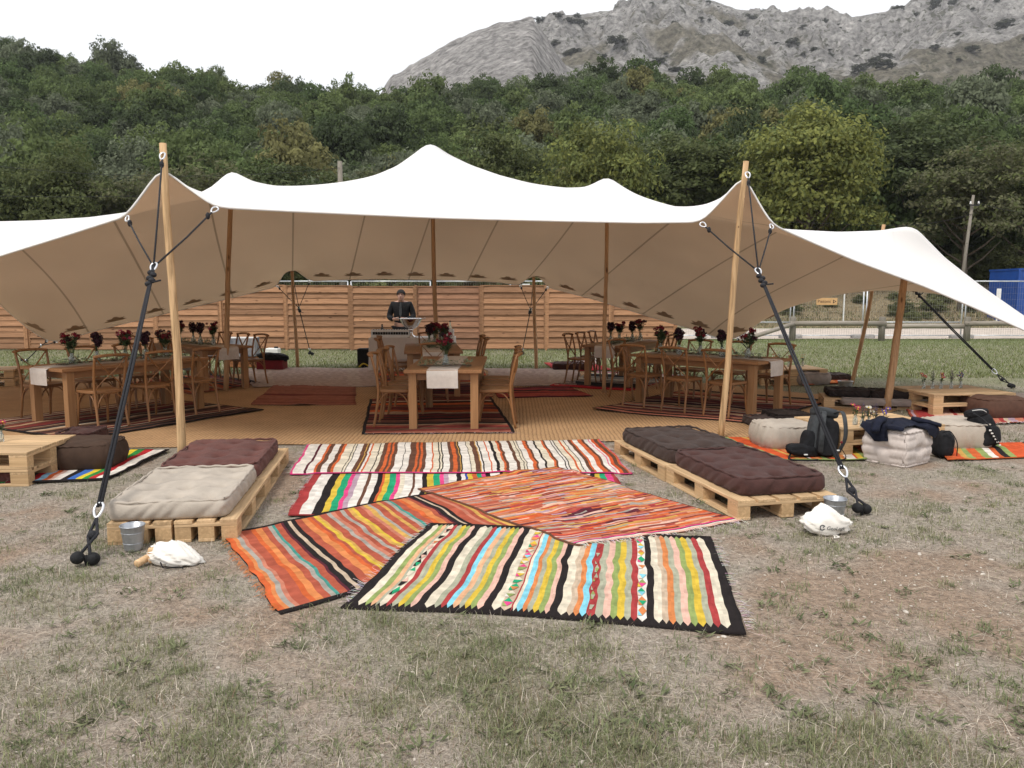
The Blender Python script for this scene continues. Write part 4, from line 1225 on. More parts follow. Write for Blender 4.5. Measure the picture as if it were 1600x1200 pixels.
MT['rug'] = Mcol('woven_wool', rough=0.95, bump=0.35, bscale=120, var=0.24, vscale=14, weave=60, spec=0.1)
C_ = dict(black=(.020, .016, .016), cream=(.62, .55, .43), white=(.66, .61, .55), beige=(.48, .37, .27), orange=(.56, .20, .07), peach=(.62, .35, .20), red=(.33, .045, .045), sage=(.34, .34, .25),
          green=(.24, .30, .10), yellow=(.56, .39, .05), pink=(.62, .38, .30), cyan=(.20, .50, .60), brown=(.12, .055, .035), dorange=(.52, .11, .035), hotpink=(.62, .06, .20), emerald=(.02, .30, .14),
          teal=(.06, .24, .20), blue=(.04, .08, .32), grey=(.32, .29, .25), brick=(.36, .085, .05), ochre=(.52, .30, .08), vermil=(.55, .09, .03), navy=(.03, .035, .09), lilac=(.40, .28, .34),
          bluew=(.05, .14, .45), greenw=(.03, .22, .05), yelw=(.66, .50, .04), redw=(.42, .025, .03), skyw=(.22, .40, .52), plum=(.09, .02, .03), salmon=(.46, .17, .11), dkred=(.16, .03, .025), tan=(.40, .25, .15), terra=(.27, .098, .064), terra2=(.30, .115, .075), dust=(.40, .30, .26), dust2=(.43, .335, .285))

def rug(key, label, corners, stripes, nv=46, wob=0.012, under=(), ends=None, runs=None, fringe=(), seed=0, level=0.0, group='woven rugs laid on the grass', zig=0.0, skew=0.0, fr_col=(.42, .37, .34), motifs=None, edge_wob=.02, base=None, fr_len=1.0):
    """stripes: [(colour name, width)] laid side by side from corner 0 to corner 1; they run from edge 0-1 to edge 3-2"""
    c = [Vector((q[0], q[1])) for q in corners]
    RUGS[key] = [(q.x, q.y) for q in c]
    tot = sum(w for _, w in stripes)
    Wm = ((c[1] - c[0]).length + (c[2] - c[3]).length) / 2; Lm = ((c[3] - c[0]).length + (c[2] - c[1]).length) / 2
    ub = [0.0]; cols = []; mid = []
    for s, w in stripes:
        f = w / tot; k = max(2 if zig else 1, int(f * Wm / .09) + (1 if f * Wm > .09 else 0))
        if zig and k % 2:
            k += 1
        st = ub[-1]
        for i in range(k):
            ub.append(st + f * (i + 1) / k); cols.append(s)
            mid.append((i + 1) / k)
    nu = len(ub); ub = np.array(ub)
    e = ends[1] / Lm if ends else 0
    if ends:
        vb = np.concatenate([[0], np.linspace(e, 1 - e, nv - 1), [1]])
    else:
        vb = np.linspace(0, 1, nv + 1)
    U, Vv = np.meshgrid(ub, vb)
    su = wob * (fbm(U * Wm * 1.2, Vv * Lm * 2.2, 3, seed + 1) - .5) * 2 / Wm
    su2 = wob * .8 * (vnoise(U * Wm * 3, Vv * Lm * 9, seed + 8) - .5) / Wm
    Uw = U + su + su2 + skew * np.sin(Vv * math.pi)
    sv = edge_wob * (fbm(U * Wm * 1.6, Vv * 2 + 5, 3, seed + 3) - .5) * 2 / Lm
    Vw = Vv + sv
    if zig and ends:
        # the stripes end in points set into the dark border
        pk = np.zeros(nu); pk[1:] = [1 if abs(m_ - .5) < .26 else 0 for m_ in mid]
        Vw[1] -= pk * zig / Lm; Vw[-2] += pk * zig / Lm
    c0, c1, c2, c3 = [np.array((q.x, q.y)) for q in c]
    X = ((1 - Uw) * (1 - Vw))[..., None] * c0 + (Uw * (1 - Vw))[..., None] * c1 + (Uw * Vw)[..., None] * c2 + ((1 - Uw) * Vw)[..., None] * c3
    x, y = X[..., 0], X[..., 1]
    z = gz(x, y) + wrinkle(x, y) + 0.013 + level
    for q in under:
        z = z + 0.0115 * smooth(-.035, .03, poly_sd(RUGS[q], x, y))
    n_v, n_u = z.shape
    idx = np.arange(n_v * n_u).reshape(n_v, n_u)
    Fq = []; Cc = []
    r = random.Random(seed)
    if runs:
        cur = [None] * (nu - 1); left = [0] * (nu - 1)
    for j in range(n_v - 1):
        for i in range(n_u - 1):
            Fq.append((idx[j, i], idx[j, i + 1], idx[j + 1, i + 1], idx[j + 1, i]))
            if ends and (j == 0 or j == n_v - 2):
                col = C_[ends[0]]
            elif runs and cols[i] == '*':
                if left[i] <= 0:
                    cur[i] = r.choice(runs[0]); left[i] = r.randint(*runs[1])
                left[i] -= 1; col = C_[cur[i]]
            else:
                col = C_[cols[i]]
            k = 1 + r.uniform(-.06, .06) + .12 * (math.sin(i * 12.9 + int(j / 5 + i) * 78.2) * .5)
            Cc.append([q * k for q in col])
    V = np.stack([x.ravel(), y.ravel(), z.ravel()], 1)
    # side skirt
    ring = [idx[0, i] for i in range(n_u)] + [idx[j, n_u - 1] for j in range(1, n_v)] + [idx[n_v - 1, i] for i in range(n_u - 2, -1, -1)] + [idx[j, 0] for j in range(n_v - 2, 0, -1)]
    nb = len(V); low = V[ring] - np.array([0, 0, .011]); V = np.concatenate([V, low])
    for k in range(len(ring)):
        k2 = (k + 1) % len(ring)
        Fq.append((ring[k2], ring[k], nb + k, nb + k2)); Cc.append(Cc[0] if ends else [q * .8 for q in C_[cols[0]]])
    o = thing('woven_rug', label, 'rug', (c[0].x, c[0].y, 0), 0, group)
    def ch(q):
        q.matrix_parent_inverse = Matrix.Translation((-c[0].x, -c[0].y, 0)); return q
    ch(link('weave', np_mesh('weave', V, Fq, MT['rug'], True, fcol=np.array(Cc)), o))
    def at(uu, vv, dz=0.0):
        p = c[0] * (1 - uu) * (1 - vv) + c[1] * uu * (1 - vv) + c[2] * uu * vv + c[3] * (1 - uu) * vv
        zz = float(gz(p.x, p.y) + wrinkle(p.x, p.y)) + .013 + level
        for q in under:
            zz += 0.0115 * float(smooth(-.035, .03, poly_sd(RUGS[q], np.array(p.x), np.array(p.y))))
        return Vector((p.x, p.y, zz + dz))
    for side in fringe:
        FV = []; FF = []
        Ls = {'v0': Wm, 'v1': Wm, 'u0': Lm, 'u1': Lm}[side]
        n = int(Ls / .011)
        for i in range(n):
            t_ = (i + r.random()) / n
            if float(vnoise(np.array(t_ * Ls * 7.0), np.array(seed * 1.3), 5)) < .55 and r.random() < .7: continue
            if side == 'v0': a, dr = at(t_, 0), (c[0] - c[3])
            elif side == 'v1': a, dr = at(t_, 1), (c[3] - c[0])
            elif side == 'u0': a, dr = at(0, t_), (c[0] - c[1])
            else: a, dr = at(1, t_), (c[1] - c[0])
            d = Vector((dr.x, dr.y, 0)).normalized()
            s = Vector((-d.y, d.x, 0)); ln = r.uniform(.018, .06) * (1.7 if r.random() < .08 else 1) * fr_len
            k1, k2 = r.gauss(0, .6), r.gauss(0, 1.1)
            p0 = a - d * .01 + Vector((0, 0, .001)); p1 = a + (d + s * k1) * ln * .55 + Vector((0, 0, r.uniform(-.002, .006))); p2 = p1 + (d + s * k2) * ln * .5 + Vector((0, 0, -.008))
            w = s * .0022; bn = len(FV)
            FV += [p0 - w, p0 + w, p1 + w, p1 - w, p2 + w * .7, p2 - w * .7]
            FF += [(bn, bn + 1, bn + 2, bn + 3), (bn + 3, bn + 2, bn + 4, bn + 5)]
        fc = np.array([[q * r.uniform(.75, 1.2) for q in fr_col] for _ in FF])
        ff = ch(link('fringe', np_mesh('fringe', [tuple(q) for q in FV], FF, MT['rug'], False, fcol=fc), o)); ff['kind'] = 'stuff'
    if motifs:
        for (uc, half, pal, v0, v1, n) in motifs:
            MV = []; MF = []; MCc = []
            for k in range(n):
                va, vb_ = v0 + (v1 - v0) * k / n, v0 + (v1 - v0) * (k + .92) / n
                vm = (va + vb_) / 2; bn = len(MV)
                for (a_, b_) in ((uc - half, vm), (uc, va), (uc + half, vm), (uc, vb_), (uc - half, va), (uc + half, va)):
                    a2 = a_ + wob * float(fbm(np.array(a_ * Wm * 1.2), np.array(b_ * Lm * 2.2), 3, seed + 1) - .5) * 2 / Wm
                    MV.append(tuple(at(a2, b_, .0035)))
                MF += [(bn, bn + 1, bn + 2), (bn, bn + 2, bn + 3), (bn, bn + 4, bn + 1)]
                k1, k2, k3 = [C_[r.choice(pal)] for _ in range(3)]
                MCc += [k1, k2, k3]
            ch(link('motif_band', np_mesh('motif_band', MV, MF, MT['rug'], False, fcol=np.array(MCc)), o))
    return o

def G(u, v):
    p = P(u, v); return (p.x, p.y)

# --- matting under the tent: a few sisal lengths laid edge to edge
def matting_mat():
    m, N, L, B = node_mat('ribbed_sisal')
    tc = N.new('ShaderNodeTexCoord')
    wv = N.new('ShaderNodeTexWave'); wv.bands_direction = 'X'; wv.inputs['Scale'].default_value = 6.6; wv.inputs['Distortion'].default_value = 2.2
    wv.inputs['Detail'].default_value = 2; wv.inputs['Detail Scale'].default_value = 0.7
    nz = N.new('ShaderNodeTexNoise'); nz.inputs['Scale'].default_value = 3.0; nz.inputs['Detail'].default_value = 8
    mp = N.new('ShaderNodeMapping'); mp.inputs['Scale'].default_value = (30, 6, 1)
    n2 = N.new('ShaderNodeTexNoise'); n2.inputs['Scale'].default_value = 2.0; n2.inputs['Detail'].default_value = 4
    L.new(tc.outputs['Object'], wv.inputs['Vector']); L.new(tc.outputs['Object'], nz.inputs['Vector'])
    L.new(tc.outputs['Object'], mp.inputs['Vector']); L.new(mp.outputs['Vector'], n2.inputs['Vector'])
    r1 = N.new('ShaderNodeValToRGB')
    r1.color_ramp.elements[0].position = 0.0; r1.color_ramp.elements[0].color = (0.29, 0.178, 0.096, 1)
    r1.color_ramp.elements[1].position = 0.34; r1.color_ramp.elements[1].color = (0.45, 0.280, 0.148, 1)
    L.new(wv.outputs['Fac'], r1.inputs['Fac'])
    mr = N.new('ShaderNodeMapRange'); mr.inputs['From Min'].default_value = .3; mr.inputs['From Max'].default_value = .7; mr.inputs['To Min'].default_value = 0.78; mr.inputs['To Max'].default_value = 1.15
    ad = N.new('ShaderNodeMath'); ad.operation = 'ADD'; L.new(nz.outputs['Fac'], ad.inputs[0]); L.new(n2.outputs['Fac'], ad.inputs[1])
    hf = N.new('ShaderNodeMath'); hf.operation = 'MULTIPLY'; hf.inputs[1].default_value = .5; L.new(ad.outputs[0], hf.inputs[0]); L.new(hf.outputs[0], mr.inputs['Value'])
    hs = N.new('ShaderNodeHueSaturation'); L.new(r1.outputs['Color'], hs.inputs['Color']); L.new(mr.outputs['Result'], hs.inputs['Value'])
    L.new(hs.outputs['Color'], B.inputs['Base Color'])
    B.inputs['Roughness'].default_value = .95; B.inputs['Specular IOR Level'].default_value = .1
    bp = N.new('ShaderNodeBump'); bp.inputs['Strength'].default_value = .4; bp.inputs['Distance'].default_value = .010
    L.new(wv.outputs['Fac'], bp.inputs['Height']); L.new(bp.outputs['Normal'], B.inputs['Normal'])
    return m
MT['mat'] = matting_mat()
MATS = []
def matting(poly, name='sisal_matting', dz=0.0):
    p = [np.array(q) for q in poly]
    MATS.append([tuple(q) for q in p])
    nu, nv = 60, 50; V = []; 
    for j in range(nv + 1):
        for i in range(nu + 1):
            a, b_ = i / nu, j / nv
            q = p[0] * (1 - a) * (1 - b_) + p[1] * a * (1 - b_) + p[2] * a * b_ + p[3] * (1 - a) * b_
            if j in (0, nv):
                q = q + np.array((0, .05 * (float(vnoise(i * .4, j * .7, 3)) - .5)))
            V.append((q[0], q[1], float(gz(q[0], q[1])) + .009 + dz + .006 * (float(fbm(np.array(q[0] * 1.3), np.array(q[1] * 1.3), 2, 9)) - .5)))
    Fq = [(j * (nu + 1) + i, j * (nu + 1) + i + 1, (j + 1) * (nu + 1) + i + 1, (j + 1) * (nu + 1) + i) for j in range(nv) for i in range(nu)]
    o = link(name, np_mesh(name, V, Fq, MT['mat'], True), kind='structure')
    return o
matting([(-9.5, 8.1), (-2.9, 8.1), (-2.9, 16.6), (-9.5, 14.6)])
matting([(-2.92, 8.2), (1.25, 8.45), (1.25, 16.65), (-2.92, 16.6)], dz=.004)
matting([(1.23, 8.4), (3.2, 8.5), (5.9, 11.4), (1.23, 16.65)], dz=.001)

LV = .016   # rugs that lie on the matting
T = lambda s: [tuple(q.split(':')) for q in s.split()]
def S(spec):
    out = []
    for q in spec.split():
        if ':' in q:
            n, w = q.split(':'); out.append((n, float(w)))
        else:
            out.append((q, 1.0))
    return out
# A: cream rug with brown and orange bands, at the edge of the matting
sA = S('hotpink:.35 white:1.5 plum:.35 white:1 dorange:.35 brown:.6 white:.9 brown:.5 dorange:.4 cream:1.2 black:.12 cream:.3 black:.12 white:.9 brown:.6 ochre:.15 brown:.3 white:.3 dorange:.25 cream:1 black:.15 cream:.5 '
       'brown:.6 dorange:.45 brown:.3 dorange:.3 brown:.5 white:1.1 black:.1 white:.8 brown:.9 dorange:.35 brown:.3 dorange:.35 brown:.5 white:.9 dorange:.2 cream:.8 black:.18 cream:.25 black:.18 white:.9 brown:.5 dorange:.6 brown:.4 ochre:.12 black:.2 white:1.1 '
       'black:.1 cream:.6 brown:.7 ochre:.15 white:.2 black:.2 white:.9 dorange:.18 white:.6 black:.45 cream:.6 dorange:.3 brown:.4 white:1.1 brown:.5 cream:.5 black:.12 cream:.3 black:.12 white:.8 dorange:.5 brown:.3 white:.9 black:.3 cream:1 dorange:.3 brown:.3 white:.9 black:.16 white:.3 black:.16 cream:.8 '
       'dorange:.3 cream:.5 black:.14 white:.6 brown:.5 dorange:.3 white:.8 dorange:.7 brown:.4 white:.7 hotpink:.15 white:.3 vermil:.5 brown:.6 dorange:.3 hotpink:.15')
rug('B', 'striped rug with black, white, yellow, green and pink bands under the orange rug', [G(447, 808), G(1000, 800), G(958, 738), G(492, 738)],
    S('red:1.2 white:1.4 black:1 yellow:.7 emerald:.8 hotpink:.5 lilac:.6 white:1 brown:.4 white:.8 black:.6 dorange:.3 yellow:.6 emerald:.8 hotpink:.5 cream:.6 white:1 brown:.3 white:.9 black:.6 yellow:.8 emerald:.8 hotpink:.5 lilac:.6 white:1 black:.6 white:.5 blue:.3 yellow:.6 dorange:.6 emerald:.6 hotpink:.5 black:.6 white:1.2 black:.4 yellow:.8 dorange:.7 emerald:.7 pink:.5 ochre:.7 white:.8 black:.6 white:.8 yellow:.7 emerald:.6 sage:.5 pink:.8 white:1 red:.7 white:1 black:.6 yellow:.6 emerald:.7 hotpink:.8 red:.6'),
    nv=40, seed=12, fringe=('u0', 'u1'), fr_col=(.6, .5, .47), wob=.02)
rug('A', 'cream rug with brown and orange stripes along the edge of the matting', [G(451, 744), G(986, 742), G(937, 689), G(482, 697)], sA, nv=36, seed=11, level=.008, under=('B',), fringe=('u1', 'u0'), fr_col=(.62, .52, .48), wob=.02)
cTL, cBL, cTR = Vector(G(345, 838)), Vector(G(436, 958)), Vector(G(742, 760))
cBR = cTR + (cBL - cTL) * 1.02
rug('C', 'orange and brick-red rug with yellow stripes, beside the left pallet lounge', [(cTL.x, cTL.y), (cTR.x, cTR.y), (cBR.x, cBR.y), (cBL.x, cBL.y)],
    S('dorange:.6 orange:.4 grey:.5 salmon:.4 brick:1.0 dorange:.5 orange:.7 brick:.7 grey:.5 teal:.35 brick:.8 plum:.3 black:.6 beige:.45 black:.6 brick:.9 orange:.8 dorange:.5 brick:.4 yellow:.4 ochre:.35 brick:.9 grey:.5 salmon:.5 brick:.6 grey:.5 brick:.5 ochre:.5 yellow:.4 brick:.8 salmon:.5 ochre:.6 grey:.4 brick:.9 ochre:.5 brick:.7 grey:.5 teal:.4 brick:.9 dorange:.6 orange:.9 brick:.6 plum:.3 black:.6 beige:.3 black:.5 brick:1.1 salmon:.5 brick:.6 ochre:.5 brick:.5 ochre:.6 salmon:.5 ochre:.6 brick:.6 ochre:.7 orange:.6 salmon:.6 orange:.9 dorange:.8'),
    nv=46, seed=13, under=('B',), ends=('black', .035), fringe=('u0',), fr_col=(.52, .16, .04), wob=.026, fr_len=.7, edge_wob=.045)
sE = S('black:1.6 cream:1.2 green:.9 peach:.8 sage:.5 cream:1.1 red:.8 sage:1.0 yellow:.9 green:.9 pink:.9 black:1.2 cream:1.5 sage:1 red:.9 cyan:.9 peach:1 sage:.8 yellow:.9 green:.9 pink:1 black:1.2 cream:1.3 beige:1.6 red:.25 cream:.5 cyan:.9 orange:.7 sage:.8 yellow:.9 green:.9 pink:.8 black:1.2 cream:1.4 beige:1 orange:.9 cyan:1 red:1.3 sage:1.1 pink:1.1 green:1 yellow:1.1 sage:1 red:1.0 white:1.4 black:1.1 cream:1.2 beige:.9 orange:1 sage:1 pink:1.1 green:1 yellow:1.2 sage:1 red:1.1 cream:1.4 black:1.8')
def uc(i0, frac=.5):
    tot = sum(w for _, w in sE); return (sum(w for _, w in sE[:i0]) + sE[i0][1] * frac) / tot
hw = lambda i: sE[i][1] / sum(w for _, w in sE) * .46
pal = ['emerald', 'hotpink', 'cyan', 'cream', 'orange', 'yellow', 'white', 'green']
iM = [i for i, (n, w) in enumerate(sE) if n == 'white' and w == 1.4][0]
rug('E', 'large bright striped rug in front with a black border and pointed stripe ends', [G(536, 950), G(1172, 996), G(1113, 842), G(672, 822)], sE, nv=52, seed=14, under=('C',),
    ends=('black', .085), zig=.05, fringe=('u0', 'u1'), fr_col=(.58, .50, .47), wob=.022, edge_wob=.055,
    motifs=[(uc(5), hw(5), ['emerald', 'pink', 'orange', 'cream', 'black'], .12, .95, 9), (uc(23), hw(23), pal, .08, .95, 12), (uc(iM), hw(iM), pal, .08, .95, 10), (uc(37), hw(37) * .6, ['sage', 'green', 'red', 'red'], .1, .9, 9)])
rug('D', 'orange rug woven in fine speckled lines, lying across the other rugs', [G(905, 861), G(652, 767), G(868, 732), G(1162, 814)],
    [('pink', .9), ('white', .35), ('black', .3), ('hotpink', .5)] + [('*', .35 + .3 * ((i * 7) % 5) / 4) for i in range(100)] + [('dorange', .5), ('ochre', .4), ('brick', .7)], nv=90, seed=15, under=('A', 'B', 'C', 'E'),
    runs=(['dorange', 'dorange', 'salmon', 'vermil', 'brick', 'orange', 'orange', 'salmon', 'ochre', 'peach', 'pink', 'brick', 'brick', 'dkred', 'dorange', 'salmon', 'grey', 'red', 'plum', 'ochre', 'pink', 'salmon', 'grey', 'lilac'], (5, 24)), wob=.03, fringe=('u0',), fr_col=(.66, .58, .52), ends=('brown', .012))
# blue scraps in the speckled rug are handled by the weave palette; rugs under the dining tables
def striped(n, names, seed, lo=.3, hi=1.2):
    r = random.Random(seed); return [(r.choice(names), r.uniform(lo, hi)) for _ in range(n)]
berb = ['dkred', 'black', 'dkred', 'terra', 'plum', 'beige', 'dorange', 'brick', 'black', 'brown', 'brown', 'tan']
def rot_rug(key, label, c, ang, L_, W_, stripes, **k):
    a = Vector((math.cos(ang), math.sin(ang))); b_ = Vector((-a.y, a.x)); c = Vector(c)
    cs = [c - a * L_ / 2 - b_ * W_ / 2, c + a * L_ / 2 - b_ * W_ / 2, c + a * L_ / 2 + b_ * W_ / 2, c - a * L_ / 2 + b_ * W_ / 2]
    return rug(key, label, [(q.x, q.y) for q in cs], stripes, level=LV, group='woven rugs on the matting', **k)
def quad_rug(key, label, px, stripes, **k):
    return rug(key, label, [G(*q) for q in px], stripes, level=LV, group='woven rugs on the matting', **k)
# stripes run across: corner order so that stripe direction is left-right
quad_rug('T1', 'red and black striped rug under the middle dining table', [(806, 679), (768, 623), (577, 626), (566, 680)], striped(34, berb, 3), nv=24, seed=31, ends=('black', .04), fringe=('u0',), fr_col=(.4, .3, .26), wob=.03)
quad_rug('T2', 'dark striped rug running under the rear middle table', [(770, 622), (758, 583), (586, 583), (596, 622)], striped(30, berb, 4), nv=20, seed=32, wob=.03)
rot_rug('T3', 'dark striped rug under the front left dining table', (-5.05, 10.15), math.radians(-31), 2.2, 2.7, striped(46, ['brown', 'black', 'tan', 'dkred', 'brown', 'black', 'plum', 'beige', 'tan'], 5), nv=26, seed=33, wob=.03, ends=('black', .03))
quad_rug('T4', 'striped rug in red, cream and black under the front right dining table', [(1180, 664), (1300, 628), (1075, 610), (925, 642)][::-1], striped(44, ['brown', 'black', 'dkred', 'plum', 'beige', 'terra', 'tan', 'black', 'dkred', 'salmon'], 6), nv=26, seed=34, wob=.03, ends=('black', .03))
quad_rug('T5', 'black, red and cream striped rug under the rear right dining table', [(985, 612), (1075, 588), (935, 582), (858, 605)][::-1], striped(20, ['black', 'cream', 'redw', 'plum', 'grey', 'hotpink'], 7), nv=20, seed=35, wob=.03)
quad_rug('T6', 'dark striped rug under the rear left dining table', [(300, 618), (408, 600), (330, 585), (200, 600)], striped(22, berb, 8), nv=20, seed=36, wob=.03)
quad_rug('T7', 'plain brick-red rug left of the middle dining table', [(392, 634), (428, 604), (556, 606), (556, 634)], striped(26, ['terra', 'terra2', 'terra', 'terra2', 'terra', 'dkred'], 9, .2, 1), nv=20, seed=37, wob=.05)
quad_rug('T8', 'dark red rug right of the middle dining table', [(778, 624), (770, 608), (888, 607), (928, 621)], striped(18, ['dkred', 'red', 'black', 'brick', 'plum'], 10, .6, 1), nv=20, seed=38, wob=.04)
quad_rug('T9', 'pale pinkish wool rug at the back left of the matting', [(395, 606), (596, 606), (590, 577), (385, 577)], striped(12, ['dust', 'dust2', 'dust'], 11, .6, 1), nv=30, seed=39, wob=.06, edge_wob=.12)
quad_rug('T10', 'pale pinkish wool rug at the back right of the matting', [(764, 606), (900, 604), (905, 578), (758, 578)], striped(12, ['dust', 'dust2', 'dust'], 12, .6, 1), nv=30, seed=40, wob=.06, edge_wob=.12)
# rugs outside the matting
sL = S('black:.4 white:1.2 redw:.9 greenw:.8 yelw:.8 bluew:1 black:.8 white:1 pink:.5 dorange:.6 skyw:.8 redw:.9 black:.7 white:1.1 redw:.8 greenw:.8 yelw:.6 bluew:.6 redw:.8 black:.7 white:1.1 dorange:.5 yelw:.6 greenw:.8 redw:.7 white:.8 black:.7 bluew:.8')
rug('L1', 'bright rug with blue, yellow, green, red and white stripes by the left pallet table', [G(172, 752), G(-130, 766), G(-30, 700), G(262, 707)], sL, nv=34, seed=41, wob=.025, ends=('black', .03), level=.012)
sR = ['orange', 'dorange', 'vermil', 'ochre', 'green', 'black', 'white', 'salmon', 'orange', 'yellow', 'vermil', 'brown']
rug('R1', 'orange and green striped rug under the grey backpack', [G(1222, 722), G(1395, 722), G(1370, 690), G(1130, 686)], striped(30, sR, 13), nv=26, seed=42, wob=.03, fringe=('u0',), fr_col=(.6, .55, .5), level=.012)
rug('R2', 'orange and olive striped rug right of the pale cube pouf', [G(1478, 722), G(1640, 716), G(1600, 694), G(1470, 697)], striped(16, sR, 14), nv=22, seed=43, wob=.03, fringe=('v1',), fr_col=(.6, .55, .5), level=.012)
rug('R3', 'pink and red striped rug in front of the rear pallet table', [G(1430, 668), G(1650, 660), G(1620, 634), G(1415, 640)], striped(24, ['salmon', 'brick', 'pink', 'salmon', 'beige', 'lilac', 'red'], 15), nv=22, seed=44, wob=.04, fringe=('v0',), fr_col=(.6, .55, .5), level=.012)
rug('R4', 'small orange rug beside the farthest right pallet table', [G(1255, 604), G(1330, 600), G(1315, 592), G(1250, 594)], striped(8, ['orange', 'dorange', 'salmon'], 16), nv=12, seed=45, level=.012)
rug('R5', 'small red rug under the flat cushion behind the matting on the right', [G(868, 582), G(960, 580), G(925, 568), G(850, 568)], striped(8, ['redw', 'plum', 'red'], 17), nv=12, seed=46, level=.012)
# ================================================================== pallets
def pallet_parts(w, l, n_top, key):
    """meshes of one pallet, l along x, w along y"""
    d = {}
    bw = (w - .012 * (n_top - 1)) / n_top if n_top > 5 else min(.145, (w - .03 * (n_top - 1)) / n_top)
    d['top'] = MB().box((0, 0, 0), (l, bw, .022), ch=.002).mesh('top_board', MT['pallet'])
    d['cross'] = MB().box((0, 0, 0), (w - .004, .145, .022), ch=.002).mesh('cross_board', MT['pallet'])
    d['block'] = MB().box((0, 0, 0), (.145, .10, .078), ch=.002).mesh('block', MT['pallet_block'])
    d['bottom'] = MB().box((0, 0, 0), (l, .10, .022), ch=.002).mesh('bottom_board', MT['pallet'])
    d['bw'] = bw
    return d
PAL = {}
def pallet(label, c, ang, w=.80, l=1.2, n_top=5, z=0.0, group='timber pallets', mid=True, jit=True):
    """c: centre on the ground; ang: direction of the long side"""
    key = (w, l, n_top)
    if key not in PAL:
        PAL[key] = pallet_parts(w, l, n_top, key)
    d = PAL[key]
    o = thing('wooden_pallet', label, 'pallet', (c[0], c[1], z), ang, group)
    r = random.Random(int(c[0] * 100) + int(z * 1000))
    for i in range(n_top):
        q = link('top_board', d['top'], o); y = -w / 2 + d['bw'] / 2 + i * (w - d['bw']) / (n_top - 1)
        q.location = (r.uniform(-.004, .004), y, .133); q.rotation_euler = (0, 0, r.uniform(-.004, .004))
    for x in (-l / 2 + .073, 0, l / 2 - .073):
        q = link('cross_board', d['cross'], o); q.location = (x, 0, .111); q.rotation_euler = (0, 0, math.pi / 2)
        for y in (-w / 2 + .052, 0, w / 2 - .052):
            q = link('block', d['block'], o); q.location = (x * (1 if x else 1) + r.uniform(-.003, .003), y, .0605)
    for y in (-w / 2 + .052, 0, w / 2 - .052):
        q = link('bottom_board', d['bottom'], o); q.location = (0, y, .011)
    return o
def frame2(c, ang):
    a = Vector((math.cos(ang), math.sin(ang))); return a, Vector((-a.y, a.x)), Vector((c[0], c[1]))

# ------------------------------------------------------------------ cushions and poufs
def boxgrid(nx, ny, nz):
    """points on a cube surface [-1,1]^3, quads"""
    V = []; Fq = []; ids = {}
    def vid(i, j, k):
        key = (i, j, k)
        if key not in ids:
            ids[key] = len(V); V.append((-1 + 2 * i / nx, -1 + 2 * j / ny, -1 + 2 * k / nz))
        return ids[key]
    for i in range(nx):
        for j in range(ny):
            Fq.append((vid(i, j, nz), vid(i + 1, j, nz), vid(i + 1, j + 1, nz), vid(i, j + 1, nz)))
            Fq.append((vid(i, j + 1, 0), vid(i + 1, j + 1, 0), vid(i + 1, j, 0), vid(i, j, 0)))
    for i in range(nx):
        for k in range(nz):
            Fq.append((vid(i, 0, k), vid(i + 1, 0, k), vid(i + 1, 0, k + 1), vid(i, 0, k + 1)))
            Fq.append((vid(i + 1, ny, k), vid(i, ny, k), vid(i, ny, k + 1), vid(i + 1, ny, k + 1)))
    for j in range(ny):
        for k in range(nz):
            Fq.append((vid(0, j + 1, k), vid(0, j, k), vid(0, j, k + 1), vid(0, j + 1, k + 1)))
            Fq.append((vid(nx, j, k), vid(nx, j + 1, k), vid(nx, j + 1, k + 1), vid(nx, j, k + 1)))
    return np.array(V), np.array(Fq)

